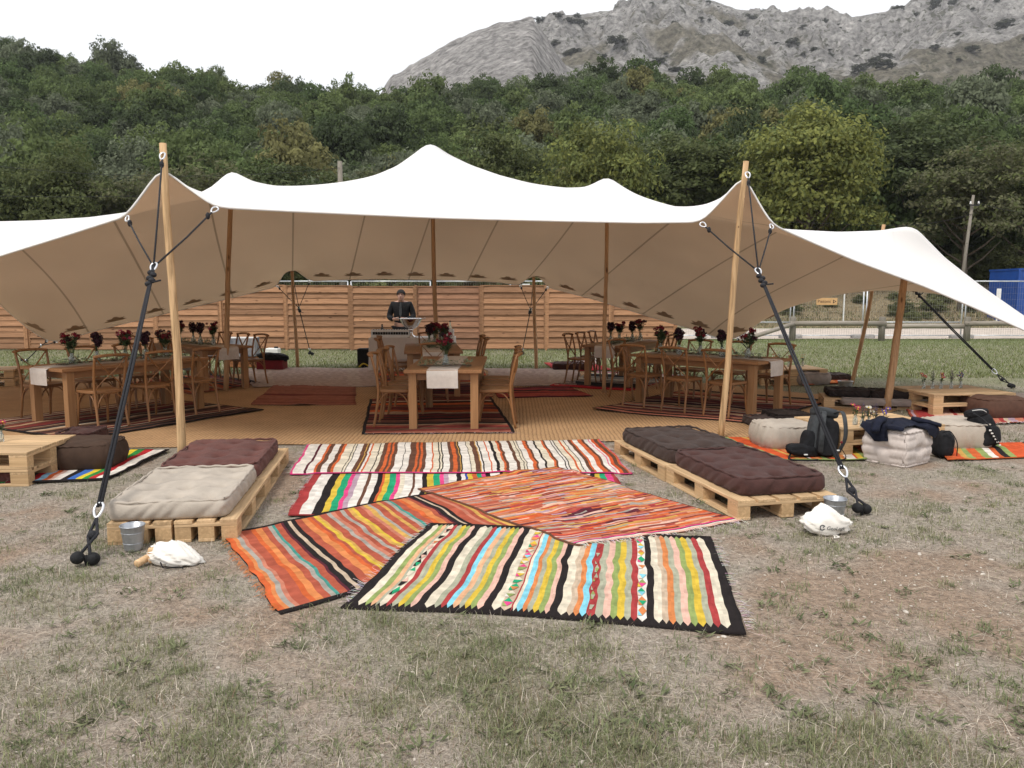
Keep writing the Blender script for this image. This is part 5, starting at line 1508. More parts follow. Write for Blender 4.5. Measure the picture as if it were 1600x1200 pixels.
def cushion(name, label, cat, c, ang, size, mat, tufts=(3, 2), z=0.0, p=14.0, puff=.010, bulge=.012, dimple=.050, seed=0, group=None, pipe=.011, side_rows=0, tilt=(0, 0), cube_tuft=False, nxy=(60, 46), rumple=.026):
    sx, sy, sz = size[0] / 2, size[1] / 2, size[2]
    V, Fq = boxgrid(nxy[0], nxy[1], 24 if cube_tuft else 10)
    x, y, zz = V[:, 0].copy(), V[:, 1].copy(), V[:, 2].copy()
    m = np.maximum(np.abs(x), np.abs(y)); nrm = (np.abs(x) ** p + np.abs(y) ** p) ** (1 / p)
    k = np.where(nrm > 1e-6, m / np.maximum(nrm, 1e-6), 1)
    X, Y_ = x * k, y * k
    edge = np.clip((m - .86) / .14, 0, 1)
    side = 1 - zz ** 2
    out = 1 + bulge / min(sx, sy) * side * edge - 0.02 * edge * (np.abs(zz) > .9)
    Xw, Yw = X * sx * out, Y_ * sy * out
    h = (zz + 1) / 2 * sz
    inner = (1 - np.abs(x) ** 5) * (1 - np.abs(y) ** 5)
    top = np.clip(zz, 0, 1) ** 3
    h = h + top * inner * puff
    r = random.Random(seed); tuft_at = []
    if tufts[0]:
        for i in range(tufts[0]):
            for j in range(tufts[1]):
                tx, ty = -1 + 2 * (i + .5) / tufts[0], -1 + 2 * (j + .5) / tufts[1]
                tx += r.uniform(-.06, .06); ty += r.uniform(-.06, .06); tuft_at.append((tx, ty, sz + puff * .9 - dimple * 1.45 + .004))
                d2 = ((x - tx) * sx) ** 2 + ((y - ty) * sy) ** 2
                h = h - top * dimple * (np.exp(-d2 / .0012) + .6 * np.exp(-d2 / .008))
    h = h + top * rumple * 2 * (fbm(x * 3.1 * sx / .6 + seed, y * 3.1 * sy / .6, 3, seed) - .5)
    if cube_tuft:
        lat = np.where(np.abs(x) > np.abs(y), y, x)
        dp = edge * (.050 * np.exp(-(zz ** 2 / .05 + lat ** 2 / .05)) + .016 * np.exp(-(zz / .10) ** 2) + .010 * np.exp(-((np.abs(zz) - .55) / .09) ** 2) * (np.abs(lat) > .3) + .018 * np.exp(-((np.abs(lat) - 1) / .07) ** 2))
        ax_ = np.abs(x) > np.abs(y)
        Xw = np.where(ax_, Xw - np.sign(Xw) * dp, Xw); Yw = np.where(~ax_, Yw - np.sign(Yw) * dp, Yw)
    if side_rows:
        s_ = np.sin(np.arctan2(Yw, Xw) * side_rows)
        Xw = Xw * (1 - .012 * edge * s_ * side); Yw = Yw * (1 - .012 * edge * s_ * side)
    else:
        Xw = Xw + edge * .016 * (vnoise(x * 9, zz * 1.5 + y * 9, seed) - .5); Yw = Yw + edge * .016 * (vnoise(y * 14, zz * 2 + x * 14, seed + 3) - .5)
    o = thing(name, label, cat, (c[0], c[1], z), ang, group)
    o.rotation_euler = (tilt[0], tilt[1], ang)
    link('cover', np_mesh('cover', np.stack([Xw, Yw, h], 1), Fq, mat, True), o)
    if tufts[0]:
        for (tx, ty, th_) in tuft_at:
            b = MB(); b.ball((tx * sx, ty * sy, th_), .013, 8, 5, sc=(1, 1, .5)); b.build('tuft_button', mat, o, True)
    if pipe:
        for zt in (sz * .99, .012):
            pts = []
            for i in range(97):
                a = i / 96 * 8; s_ = int(a) % 8; f = a - int(a)
                q = [(-1, -1), (0, -1), (1, -1), (1, 0), (1, 1), (0, 1), (-1, 1), (-1, 0), (-1, -1)]
                ax, ay = q[s_]; bx_, by_ = q[s_ + 1]
                xx, yy = ax + (bx_ - ax) * f, ay + (by_ - ay) * f
                nn = (abs(xx) ** p + abs(yy) ** p) ** (1 / p); mm = max(abs(xx), abs(yy)); kk = mm / nn
                pts.append((xx * kk * sx * .985, yy * kk * sy * .985, zt + (.004 * math.sin(i * 1.7 + seed) if zt > .05 else 0)))
            b = MB(); b.tube(pts, pipe * .9, 6, cap=False); b.build('piping', mat, o, True)
    return o

# ---- left lounge
aL = math.radians(98.0)
def along(c, ang, s, t):
    a, b, c = frame2(c, ang); q = c + a * s + b * t; return (q.x, q.y)
nl = P(169, 849); nr_ = P(373, 848)
mid = (nl + nr_) / 2
L0 = (mid.x, mid.y)
pL1 = along(L0, aL, .60, 0); pL2 = along(L0, aL, 1.815, 0.0)
# near half is two narrow pallets side by side
for k, s in enumerate((-1, 1)):
    cc = along(L0, aL, .60, s * -.205)
    pallet(['left narrow pallet at the near end of the left lounge', 'right narrow pallet at the near end of the left lounge'][k], cc, aL, w=.395, l=1.2, n_top=3)
pallet('pallet under the maroon mattress of the left lounge', pL2, aL, n_top=5)
cushion('floor_mattress', 'beige tufted mattress on the left pallet lounge', 'mattress', along(L0, aL, .58, .04), aL, (1.08, .74, .118), MT['beige_cush'], (4, 3), .146, seed=1, group='tufted mattresses on pallets')
cushion('floor_mattress', 'maroon tufted mattress behind the beige one on the left lounge', 'mattress', along(L0, aL, 1.70, .04), aL, (1.12, .74, .12), MT['maroon_cush'], (4, 3), .146, seed=2, group='tufted mattresses on pallets')
# ---- right lounge
aR = math.radians(103.5)
nl = P(1152, 814); R0 = along((nl.x, nl.y), aR, 0, -.40)
pallet('near pallet of the right lounge', along(R0, aR, .60, 0), aR, n_top=5)
pallet('far pallet of the right lounge', along(R0, aR, 1.815, .01), aR, n_top=5)
cushion('floor_mattress', 'plum-brown tufted mattress on the near end of the right lounge', 'mattress', along(R0, aR, .66, -.03), aR, (1.12, .70, .125), MT['plum_cush'], (4, 3), .146, seed=3, group='tufted mattresses on pallets')
cushion('floor_mattress', 'dark brown tufted mattress on the far end of the right lounge', 'mattress', along(R0, aR, 1.80, -.02), aR, (1.12, .74, .125), MT['brown_cush'], (4, 3), .146, seed=4, group='tufted mattresses on pallets')

def pallet_table(lab, c, ang, w, l, levels=2, n_top=7):
    for k in range(levels):
        pallet(('upper' if k else 'lower') + ' pallet of the ' + lab, c, ang, w=w, l=l, n_top=n_top if k == levels - 1 else 5, z=k * .1465)
# left table (near-right corner given)
aT = math.radians(183); cr = P(40, 707, .29); pallet_table('low table at the left edge', along((cr.x, cr.y), aT, .62, -.42), aT, .84, 1.25)
# right front table
aT = math.radians(13); cr = P(1317, 718); c_rf = along((cr.x, cr.y + .05), aT, .60, .42); pallet_table('low table beside the grey backpack', c_rf, aT, .80, 1.2, n_top=7)
# right rear table
aT = math.radians(8); cr = P(1467, 616, .29); c_rr = along((cr.x, cr.y), aT, .52, .46); pallet_table('low table on the pink rug at the right', c_rr, aT, .95, 1.2, n_top=7)
aT = math.radians(5); c_far = (4.95, 14.2); pallet_table('farthest low table behind the right dining table', c_far, aT, .8, 1.2)
pallet('pallet at the left edge behind the dining chairs', (P(-8, 603).x - .25, P(-8, 603).y), math.radians(20), n_top=7, z=.16)
pallet('lower pallet at the left edge behind the dining chairs', (P(-8, 603).x - .25, P(-8, 603).y), math.radians(20), n_top=5, z=0)
# low seat at the right: pallet, pale mattress, two dark cushions
aS = math.radians(-14); cS = P(1385, 641); cS = (cS.x - .05, cS.y + .30)
pallet('pallet under the taupe mattress behind the leaning pole', (cS[0] - .12, cS[1] + .1), aS, w=.6, l=1.1, n_top=4)
cushion('floor_mattress', 'flat taupe mattress behind the thick leaning pole', 'mattress', (cS[0] + .1, cS[1]), aS, (1.1, .62, .10), MT['greige_cush'], (0, 0), .146 - .09, seed=5, group='floor cushions on the right')
cushion('floor_cushion', 'black-brown cushion left of the thick leaning pole', 'cushion', (cS[0] - .32, cS[1] + .16), aS, (.55, .5, .085), MT['black_cush'], (2, 2), .158, seed=6, group='floor cushions on the right')
cushion('floor_cushion', 'black-brown cushion right behind the thick leaning pole', 'cushion', (cS[0] + .22, cS[1] - .06), aS, (.56, .46, .09), MT['black_cush'], (2, 2), .158, seed=7, group='floor cushions on the right')
# poufs
def pouf(label, u, v, dia, h, mat, p=4.0, seed=0, tufts=(0, 0), yoff=None, **k):
    c = P(u, v); return cushion('floor_pouf', label, 'pouf', (c.x, c.y + (dia / 2 if yoff is None else yoff)), k.pop('ang', .1), (dia, dia, h), mat, tufts, float(gz(c.x, c.y)) + .012, p=p, bulge=.03, puff=.03, seed=seed, group='floor poufs', nxy=(30, 30), **k)
pouf('beige round-cornered pouf left of the grey backpack', 1234, 706, .53, .235, MT['beige_cush'], seed=8)
pouf('beige pouf between the navy jacket and the black backpack', 1514, 704, .56, .25, MT['beige_cush'], seed=9)
pouf('chocolate brown pouf on the bright rug by the left pallet table', 119, 739, .52, .225, MT['choc_cush'], seed=10)
pouf('umber brown pouf on the pink rug at the right edge', 1574, 655, .63, .24, MT['umber_cush'], seed=11)
pouf('greige pouf in front of the farthest pallet table', 1272, 603, .62, .20, MT['greige_cush'], seed=12)
cb = P(1415, 732); cushion('cube_pouf', 'pale tufted cube pouf with a navy jacket on top', 'pouf', (cb.x + .05, cb.y + .29), math.radians(36), (.43, .41, .33), MT['pale_cush'], (1, 1), 0.0, p=16, bulge=.028, puff=.02, dimple=.03, seed=13, pipe=.013, nxy=(44, 44), cube_tuft=True)
# loose flat cushions
def flat(label, u, v, sx, sy, h, mat, ang, z=0.02, seed=0, tufts=(2, 2)):
    c = P(u, v); return cushion('floor_cushion', label, 'cushion', (c.x, c.y + sy / 2), ang, (sx, sy, h), mat, tufts, z, seed=seed, group='flat floor cushions', nxy=(28, 24))
flat('dark brown cushion lying behind the beige pouf, left one', 1206, 671, .42, .45, .09, MT['brown_cush'], .1, seed=21)
flat('dark brown cushion lying against the right pallet table', 1238, 667, .44, .45, .13, MT['black_cush'], .1, seed=22)
flat('plum cushion behind the chocolate brown pouf', 112, 706, .36, .42, .17, MT['plum_cush'], .1, seed=23)
flat('maroon cushion under the left pallet table at the frame edge', -4, 757, .3, .3, .10, MT['maroon_cush'], .1, seed=24)
flat('dark tufted cushion beside the farthest pallet table', 1309, 596, .48, .45, .10, MT['brown_cush'], .1, seed=25)
flat('pale flat cushion at the right edge of the pink rug', 1598, 636, .8, .6, .10, MT['pale_cush'], .0, seed=26)
flat('violet-brown flat cushion on the small red rug at the back', 893, 580, .72, .6, .13, MT['plum_cush'], -.1, seed=27)
flat('pale flat cushion behind the violet-brown one at the back', 915, 571, .5, .4, .10, MT['pale_cush'], -.1, seed=28)

# ================================================================== dining tables, chairs, runners
MT_t = MT['table_wood']
def table_proto():
    d = {}
    d['plank'] = MB().box((0, 0, 0), (2.04, .2975, .04), ch=.004).mesh('top_plank', MT['table_wood'])
    d['leg'] = MB().box((0, 0, .35), (.09, .09, .70), ch=.004).mesh('leg', MT['leg_wood'])
    d['apl'] = MB().box((0, 0, 0), (1.72, .025, .085), ch=.002).mesh('apron', MT['table_wood'])
    d['aps'] = MB().box((0, 0, 0), (.62, .025, .085), ch=.002).mesh('apron', MT['table_wood'])
    return d
TP = table_proto()
ZT = .74
def table(label, c, ang):
    o = thing('dining_table', label, 'table', (c[0], c[1], .014), ang, 'wooden dining tables under the tent')
    for i in range(3):
        q = link('top_plank', TP['plank'], o); q.location = (0, (i - 1) * .30, .72 - .02)
    for x in (-.90, .90):
        for y in (-.36, .36):
            q = link('leg', TP['leg'], o); q.location = (x, y, -.02)
        q = link('apron', TP['aps'], o); q.location = (x, 0, .635); q.rotation_euler = (0, 0, math.pi / 2)
    for y in (-.36, .36):
        q = link('apron', TP['apl'], o); q.location = (0, y, .635)
    return o
def runner(label, c, ang, hang=.22):
    o = thing('table_runner', label, 'cloth', (c[0], c[1], .014), ang, 'linen runners on the dining tables')
    V = []; Fq = []; w = .36; n = 40; m = 8
    L_ = 1.035; tot = L_ + hang
    for i in range(n + 1):
        s = -tot + 2 * tot * i / n
        for j in range(m + 1):
            y = -w / 2 + w * j / m
            if abs(s) <= L_:
                x, z = s, .7235 + .002 * math.sin(s * 9 + y * 7)
            else:
                e = abs(s) - L_; x = math.copysign(L_ + min(e, .012) + .004 + .008 * (e / hang) * math.sin(y * 26 + c[0]), s); z = .7235 - max(0, e - .008)
            V.append((x, y + .004 * math.sin(s * 5), z))
    for i in range(n):
        for j in range(m):
            Fq.append((i * (m + 1) + j, (i + 1) * (m + 1) + j, (i + 1) * (m + 1) + j + 1, i * (m + 1) + j + 1))
    link('cloth', np_mesh('cloth', V, Fq, MT['linen'], True), o)
    return o

def chair_proto():
    d = []
    w = .20
    # seat: rounded, slightly dished
    V, Fq = boxgrid(14, 14, 4)
    x, y, z = V[:, 0].copy(), V[:, 1].copy(), V[:, 2]
    m = np.maximum(abs(x), abs(y)); nn = (abs(x) ** 5 + abs(y) ** 5) ** .2
    k = m / np.maximum(nn, 1e-6)
    X = x * k * (.205 + .015 * y); Y_ = y * k * .205
    Z = .445 + z * .017 - (z > 0) * .010 * (1 - x * x) * (1 - y * y)
    d.append(('seat', np_mesh('seat', np.stack([X, Y_, Z], 1), Fq, MT['seat_wood'], True)))
    for s in (-1, 1):
        b = MB(); b.tube(curve_pts([(s * .185, -.25, 0), (s * .178, -.215, .2), (s * .175, -.19, .44), (s * .185, -.205, .62), (s * .195, -.265, .87)], 5), .0155, 8); d.append(('back_leg', b.mesh('back_leg', MT['chair_wood'], True)))
        b = MB(); b.tube(curve_pts([(s * .19, .215, 0), (s * .178, .185, .22), (s * .172, .172, .44)], 5), [.0135, .014, .0145, .0150, .0155, .016, .0165, .017, .0175, .018, .018], 8); d.append(('front_leg', b.mesh('front_leg', MT['chair_wood'], True)))
    b = MB(); b.tube(curve_pts([(-.208, -.262, .865), (-.12, -.292, .878), (0, -.303, .882), (.12, -.292, .878), (.208, -.262, .865)], 5), .034, 8, flat=.52); d.append(('top_rail', b.mesh('top_rail', MT['chair_wood'], True)))
    for s in (-1, 1):
        ps = curve_pts([(-s * .178, -.192, .475), (-s * .07, -.218, .59), (s * .06, -.245 - .008 * s, .71), (s * .178, -.258, .845)], 5)
        b = MB(); b.tube(ps, .014, 6, flat=.42); d.append(('cross_slat', b.mesh('cross_slat', MT['chair_wood'], True)))
    for (a, c2, mid_) in (((-.18, -.213, .20), (.18, -.213, .20), (0, -.198, .425)), ((-.18, .188, .20), (.18, .188, .20), (0, .175, .425)),
                          ((-.18, -.21, .20), (-.18, .188, .20), (-.175, -.01, .425)), ((.18, -.21, .20), (.18, .188, .20), (.175, -.01, .425))):
        a, c2, mid_ = Vector(a), Vector(c2), Vector(mid_)
        ps = curve_pts([a, a.lerp(c2, .10) + Vector((0, 0, .13)), a.lerp(mid_, .55) + Vector((0, 0, .085)), mid_, c2.lerp(mid_, .55) + Vector((0, 0, .085)), c2.lerp(a, .10) + Vector((0, 0, .13)), c2], 4)
        b = MB(); b.tube(ps, .0075, 6); d.append(('bent_brace', b.mesh('bent_brace', MT['chair_wood'], True)))
    return d
CP = chair_proto()
def chair(label, x, y, face, group='cross-back chairs around the dining tables'):
    """face: direction (radians) the sitter looks"""
    o = thing('cross_back_chair', label, 'chair', (x, y, .014 + random.uniform(0, .002)), face - math.pi / 2 + random.uniform(-.06, .06), group)
    for n_, me in CP:
        link(n_, me, o)
    return o

TABLES = {}
def dine(key, desc, c, ang, near, far, d=.60, heads=(), names=None):
    """near / far: positions along the axis of chairs on the -y / +y side of the table"""
    table('long wooden dining table ' + desc, c, ang); runner('linen runner on the dining table ' + desc, c, ang)
    TABLES[key] = (c, ang)
    nm = names or {}
    for side, lst in ((-1, near), (1, far)):
        for i, s in enumerate(lst):
            q = along(c, ang, s, side * d)
            chair(nm.get((side, i), 'chair at the dining table ' + desc), q[0], q[1], ang + (math.pi / 2 if side < 0 else -math.pi / 2))
    for i, s in enumerate(heads):
        q = along(c, ang, s * 1.36, 0); chair(nm.get((0, i), 'chair at the head of the dining table ' + desc), q[0], q[1], ang + (0 if s < 0 else math.pi))
O3 = ['nearest', 'middle', 'farthest']
def nmap(pairs): return dict(pairs)
dine('L1', 'at the front left', (-5.10, 10.22), math.radians(59.3), (-.66, 0, .66), (-.66, 0, .66), names={
    (-1, 0): 'cross-back chair with its back to us, nearest the left table end', (-1, 1): 'cross-back chair with its back to us, crossed by the left guy rope', (-1, 2): 'cross-back chair with its back to us, just right of the left front pole',
    (1, 0): 'cross-back chair at the left edge facing us across the left table', (1, 1): 'cross-back chair facing us behind the dark red bouquet of the left table', (1, 2): 'cross-back chair facing us at the far end of the left table'})
dine('L2', 'at the rear left', (-5.48, 13.72), math.radians(138.6), (-.62, 0, .62), (-.62, 0, .62), names={
    (1, 0): 'cross-back chair on the right in front of the rear left table', (1, 1): 'cross-back chair in the middle in front of the rear left table', (1, 2): 'cross-back chair on the left in front of the rear left table',
    (-1, 0): 'cross-back chair beside the left inner pole, right of the rear left table', (-1, 1): 'cross-back chair behind the middle of the rear left table', (-1, 2): 'cross-back chair behind the left end of the rear left table'})
dine('M1', 'in the middle at the front', (-.80, 10.05), math.radians(90), (-.58, .05, .66), (-.58, .05, .66), names={
    (-1, 0): 'chair nearest us on the right of the front middle table', (-1, 1): 'second chair on the right of the front middle table', (-1, 2): 'third chair on the right of the front middle table',
    (1, 0): 'chair nearest us on the left of the front middle table', (1, 1): 'second chair on the left of the front middle table', (1, 2): 'third chair on the left of the front middle table'})
dine('M2', 'in the middle at the back', (-1.32, 13.0), math.radians(97), (-.3, .5), (-.3, .5), heads=(-1, 1), names={
    (0, 0): 'chair with its back to us between the two middle tables', (0, 1): 'chair at the far head of the rear middle table in front of the bar',
    (-1, 0): 'nearer chair on the right of the rear middle table', (-1, 1): 'farther chair on the right of the rear middle table', (1, 0): 'nearer chair on the left of the rear middle table', (1, 1): 'farther chair on the left of the rear middle table'})
dine('R1', 'at the front right', (2.77, 11.12), math.radians(134.5), (-.66, 0, .66), (-.66, 0, .66), heads=(1,), names={
    (1, 0): 'cross-back chair with its back to us, nearest the right front pole', (1, 1): 'cross-back chair with its back to us in the middle of the right table', (1, 2): 'cross-back chair with its back to us at the left end of the right table',
    (-1, 0): 'cross-back chair facing us at the right end of the right table', (-1, 1): 'cross-back chair facing us in the middle of the right table', (-1, 2): 'cross-back chair facing us at the far end of the right table', (0, 0): 'cross-back chair at the left head of the right table'})
dine('R2', 'at the rear right', (2.05, 14.3), math.radians(63), (-.6, 0, .6), (-.6, 0, .6), names={
    (1, 0): 'chair left of the right inner pole, nearest us at the rear right table', (1, 1): 'second chair left of the rear right table', (1, 2): 'third chair left of the rear right table near the fence',
    (-1, 0): 'chair nearest us on the right of the rear right table', (-1, 1): 'second chair on the right of the rear right table', (-1, 2): 'third chair on the right of the rear right table'})
# ================================================================== bouquets, garlands, bottle vases
def petals(b, c, r, n, rnd, mi=0, flat=.5):
    for i in range(n):
        d = Vector((rnd.gauss(0, 1), rnd.gauss(0, 1), rnd.gauss(.3, .8))).normalized()
        s = d.cross(Vector((rnd.gauss(0, 1), rnd.gauss(0, 1), rnd.gauss(0, 1)))).normalized(); t_ = d.cross(s)
        p = Vector(c) + d * r * rnd.uniform(.35, 1.0); q = r * rnd.uniform(.35, .6)
        b.add([p - s * q, p + t_ * q * .6 + d * q * .3, p + s * q, p - t_ * q * .6 + d * q * .3], [(0, 1, 2, 3)], mi)
def leaf(b, p, d, L_, w, rnd, mi=0):
    d = Vector(d).normalized(); s = d.cross(Vector((rnd.gauss(0, .3), rnd.gauss(0, .3), 1))).normalized(); u = s.cross(d)
    p = Vector(p); m = p + d * L_ * .45 + u * L_ * .06
    b.add([p, m + s * w, p + d * L_, m - s * w], [(0, 1, 2, 3)], mi)

def vase_mesh(h=.14, r=.04):
    b = MB(); b.lathe([(0, .002), (r * .95, .002), (r, .012), (r, h * .62), (r * .62, h * .8), (r * .55, h * .92), (r * .68, h), (r * .6, h), (r * .48, h * .92), (r * .55, h * .8), (r * .9, h * .6), (r * .9, .016), (0, .012)], 16)
    return b.mesh('glass', MT['glass'], True)
VM, VS = vase_mesh(), vase_mesh(.10, .024)
def bouquet(label, c, z, kind, seed, h=.22, R=.11, tilt=(0, 0)):
    rnd = random.Random(seed)
    o = thing('flower_vase', label, 'vase', (c[0], c[1], z), rnd.uniform(0, 6), 'bouquets in glass vases on the dining tables')
    link('glass', VM, o)
    st = MB(); fl = MB(); lf = MB()
    n = 15
    for i in range(n):
        a = rnd.uniform(0, 6.28); rr_ = R * math.sqrt(rnd.random())
        hd = Vector((math.cos(a) * rr_ + tilt[0], math.sin(a) * rr_ + tilt[1], .14 + h * rnd.uniform(.55, 1.05)))
        st.tube([(rnd.uniform(-.015, .015), rnd.uniform(-.015, .015), .02), (hd.x * .3, hd.y * .3, .15), hd], .0025, 4)
        if kind == 'plum':
            petals(fl, hd, .042, 26, rnd); petals(fl, hd - Vector((0, 0, .04)), .03, 14, rnd)
        else:
            petals(fl, hd, rnd.uniform(.022, .042) if kind == 'bright' else rnd.uniform(.024, .044), 22, rnd, mi=0 if rnd.random() < .7 else (1 if rnd.random() < .5 else (2 if kind == 'bright' else 1)))
        for k in range((12 if kind == 'bright' else 9) if kind != 'plum' else 1):
            t_ = rnd.uniform(.35, .85); q = Vector((hd.x * t_, hd.y * t_, .12 + (hd.z - .12) * t_))
            leaf(lf, q, (rnd.gauss(0, 1), rnd.gauss(0, 1), rnd.uniform(0, 1)), rnd.uniform(.05, .09), .014, rnd)
    st.build('stems', MT['leaf'], o)
    fl.build('blossoms', [MT['petal_plum'] if kind == 'plum' else MT['petal_red'], MT['petal_plum'], MT['petal_pink'] if kind == 'bright' else MT['petal_red']], o)
    lf.build('leaves', MT['leaf'], o)
    return o
def garland(label, c, z, L_, ang, seed, w=.16):
    rnd = random.Random(seed); b = MB(); tw = MB()
    a = Vector((math.cos(ang), math.sin(ang), 0)); s = Vector((-a.y, a.x, 0))
    o = thing('olive_garland', label, 'garland', (c[0], c[1], z), 0, 'olive branches on the dining tables')
    for i in range(int(230 * L_)):
        t_ = rnd.uniform(-.5, .5) * L_; q = a * t_ + s * rnd.gauss(0, w * .35) + Vector((0, 0, rnd.uniform(.006, .075)))
        leaf(b, q, Vector((rnd.gauss(0, 1), rnd.gauss(0, 1), rnd.gauss(.15, .25))), rnd.uniform(.05, .085), .0105, rnd)
    for i in range(6):
        y = rnd.gauss(0, w * .3)
        tw.tube([a * (-.5 * L_) + s * y + Vector((0, 0, .012)), s * rnd.gauss(0, w * .3) + Vector((0, 0, .022)), a * (.5 * L_) + s * -y + Vector((0, 0, .012))], .003, 4)
    b.build('leaves', MT['olive'], o); tw.build('twigs', MT['bark'], o)
    return o
ZTOP = .7395
def on_table(key, s, t_=0):
    c, ang = TABLES[key]; return along(c, ang, s, t_)
NM = {'L1': 'front left table', 'L2': 'rear left table', 'M1': 'front middle table', 'M2': 'rear middle table', 'R1': 'front right table', 'R2': 'rear right table'}
BQ = [('L1', -.62, .02, 'red', 'nearest the left end of the'), ('L1', -.25, .1, 'plum', 'second on the'), ('L1', .10, .04, 'bright', 'leaning near the middle of the'), ('L1', .33, -.05, 'plum', 'behind the left guy rope on the'), ('L1', .70, .05, 'red', 'at the far end of the'),
      ('L2', -.55, .0, 'bright', 'next to the left inner pole on the'), ('L2', -.2, .05, 'plum', 'right of the left front pole on the'), ('L2', .15, .0, 'plum', 'in the middle of the'), ('L2', .55, .05, 'red', 'at the left end of the'),
      ('M1', -.58, .0, 'bright', 'on the olive branches of the'), ('M2', -.5, -.18, 'red', 'at the near end of the'), ('M2', .35, -.05, 'red', 'next to the steel bowl on the'), ('M2', -.05, .05, 'plum', 'in the middle of the'),
      ('R1', -.62, .0, 'red', 'at the right end of the'), ('R1', -.26, .06, 'plum', 'behind the right front pole on the'), ('R1', .12, .0, 'red', 'in the middle of the'), ('R1', .44, .06, 'plum', 'between chairs on the'), ('R1', .80, .0, 'red', 'at the left end of the'),
      ('R2', -.62, .05, 'plum', 'nearest us on the'), ('R2', -.25, .02, 'red', 'second from us on the'), ('R2', .12, -.1, 'plum', 'third from us on the'), ('R2', .6, -.1, 'red', 'farthest from us on the')]
for i, (k, s, t_, kind, d) in enumerate(BQ):
    bouquet({'red': 'dark red flower bouquet', 'plum': 'bunch of dark plum flowers', 'bright': 'red and pink flower bouquet'}[kind] + ' ' + d + ' ' + NM[k], on_table(k, s, t_), ZTOP, kind, 100 + i, h=.20 if kind == 'plum' else .23, R=.045 if kind == 'plum' else .10)
for k, lst in {'L1': (-.5, 0.15, .7), 'L2': (-.2, .5), 'M1': (-.60,), 'M2': (-.1, .4), 'R1': (-.55, 0, .6), 'R2': (-.5, .3)}.items():
    for j, s in enumerate(lst):
        q = on_table(k, s); garland('olive leaves %s on the %s' % (['nearest us', 'in the middle', 'farthest away'][j] if len(lst) > 1 else 'around the vase', NM[k]), q, ZTOP, .62, TABLES[k][1] if k != 'M1' else 0.0, 400 + i + j, w=.22)
        i += 7
def bud_vase(label, c, z, kind, seed):
    rnd = random.Random(seed)
    o = thing('bottle_vase', label, 'vase', (c[0], c[1], z), 0, 'small bottle vases on the pallet tables')
    link('glass', VS, o); fl = MB(); st = MB(); lf = MB(); hz = MB()
    for i in range(4):
        hd = Vector((rnd.gauss(0, .022), rnd.gauss(0, .022), rnd.uniform(.15, .21)))
        st.tube([(0, 0, .02), (hd.x * .5, hd.y * .5, .11), hd], .002, 4)
        if kind == 'lav':
            for k in range(9):
                petals(fl, hd + Vector((rnd.gauss(0, .006), rnd.gauss(0, .006), -.05 + .012 * k)), .012, 4, rnd)
        else:
            for k in range(12):
                a = 6.283 * k / 12; d = Vector((math.cos(a), math.sin(a) * .7 - .5, .45 * math.sin(a) + .4)).normalized()
                fl.add([hd, hd + d * .016 + Vector((0, 0, .006)), hd + d * .032, hd + d * .016 - Vector((0, 0, .006))], [(0, 1, 2, 3)])
            hz.ball(hd + Vector((0, -.006, .004)), .010, 8, 5, sc=(1, 1, .7))
        for k in range(3):
            leaf(lf, (hd.x * .6, hd.y * .6, rnd.uniform(.09, .14)), (rnd.gauss(0, 1), rnd.gauss(0, 1), .6), .05, .009, rnd)
    st.build('stems', MT['leaf'], o); lf.build('leaves', MT['leaf'], o)
    fl.build('blossoms', MT[{'lav': 'petal_mauve', 'white': 'petal_white', 'pink': 'petal_pink', 'violet': 'petal_violet'}[kind]], o)
    if hz.v:
        hz.build('flower_hearts', MT['yolk'], o)
ZP = .2915
for i, (u, v, kind, lab) in enumerate([(1336, 664, 'pink', 'bottle vase with pink and white daisies, leftmost by the backpack'), (1347, 668, 'lav', 'bottle vase with dried lavender, second from the left by the backpack'), (1357, 668, 'white', 'bottle vase with white daisies in the middle of the group'), (1367, 670, 'lav', 'bottle vase with dried lavender right of the white daisies'), (1380, 671, 'violet', 'bottle vase with violet flowers nearest the navy jacket'),
                                       (1443, 607, 'pink', 'bottle vase with faded red flowers, leftmost on the rear pallet table'), (1457, 607, 'lav', 'bottle vase with lavender, second on the rear pallet table'), (1470, 607, 'pink', 'bottle vase with reddish flowers in the middle of the rear pallet table'), (1486, 607, 'lav', 'bottle vase with lavender, fourth on the rear pallet table'), (1501, 606, 'violet', 'bottle vase with violet flowers, rightmost on the rear pallet table'),
                                       (1209, 572, 'pink', 'bottle vase with red flowers, leftmost on the farthest pallet table'), (1220, 572, 'lav', 'bottle vase with lavender on the farthest pallet table'), (1232, 573, 'pink', 'bottle vase with pink flowers on the farthest pallet table'), (1254, 572, 'white', 'bottle vase with white flowers on the farthest pallet table'), (2, 690, 'pink', 'bottle vase on the left pallet table at the frame edge')]):
    q = P(u, v, ZP); bud_vase(lab, (q.x, q.y), ZP, kind, 600 + i)

# ================================================================== buckets
def bucket(label, u, v, h=.17, r=.085):
    c = P(u, v); o = thing('zinc_bucket', label, 'bucket', (c.x, c.y + r * .8, float(gz(c.x, c.y)) + .004), 0, 'small zinc buckets')
    b = MB(); b.lathe([(0, .004), (r * .72, .0), (r * .74, .01), (r * .99, h - .006), (r * 1.03, h), (r * .97, h - .002), (r * .70, .012), (0, .012)], 28); b.build('pail', MT['galv'], o, True)
    b = MB(); b.tube([(math.cos(2 * math.pi * i / 28) * r * 1.015, math.sin(2 * math.pi * i / 28) * r * 1.015, h - .002) for i in range(29)], .004, 6, cap=False); b.build('rim', MT['galv'], o, True)
    b = MB()
    for z in (h * .3, h * .72):
        rr_ = r * (.74 + .25 * z / h); b.tube([(math.cos(2 * math.pi * i / 28) * rr_, math.sin(2 * math.pi * i / 28) * rr_, z) for i in range(29)], .0022, 5, cap=False)
    b.build('swage_ring', MT['galv'], o, True)
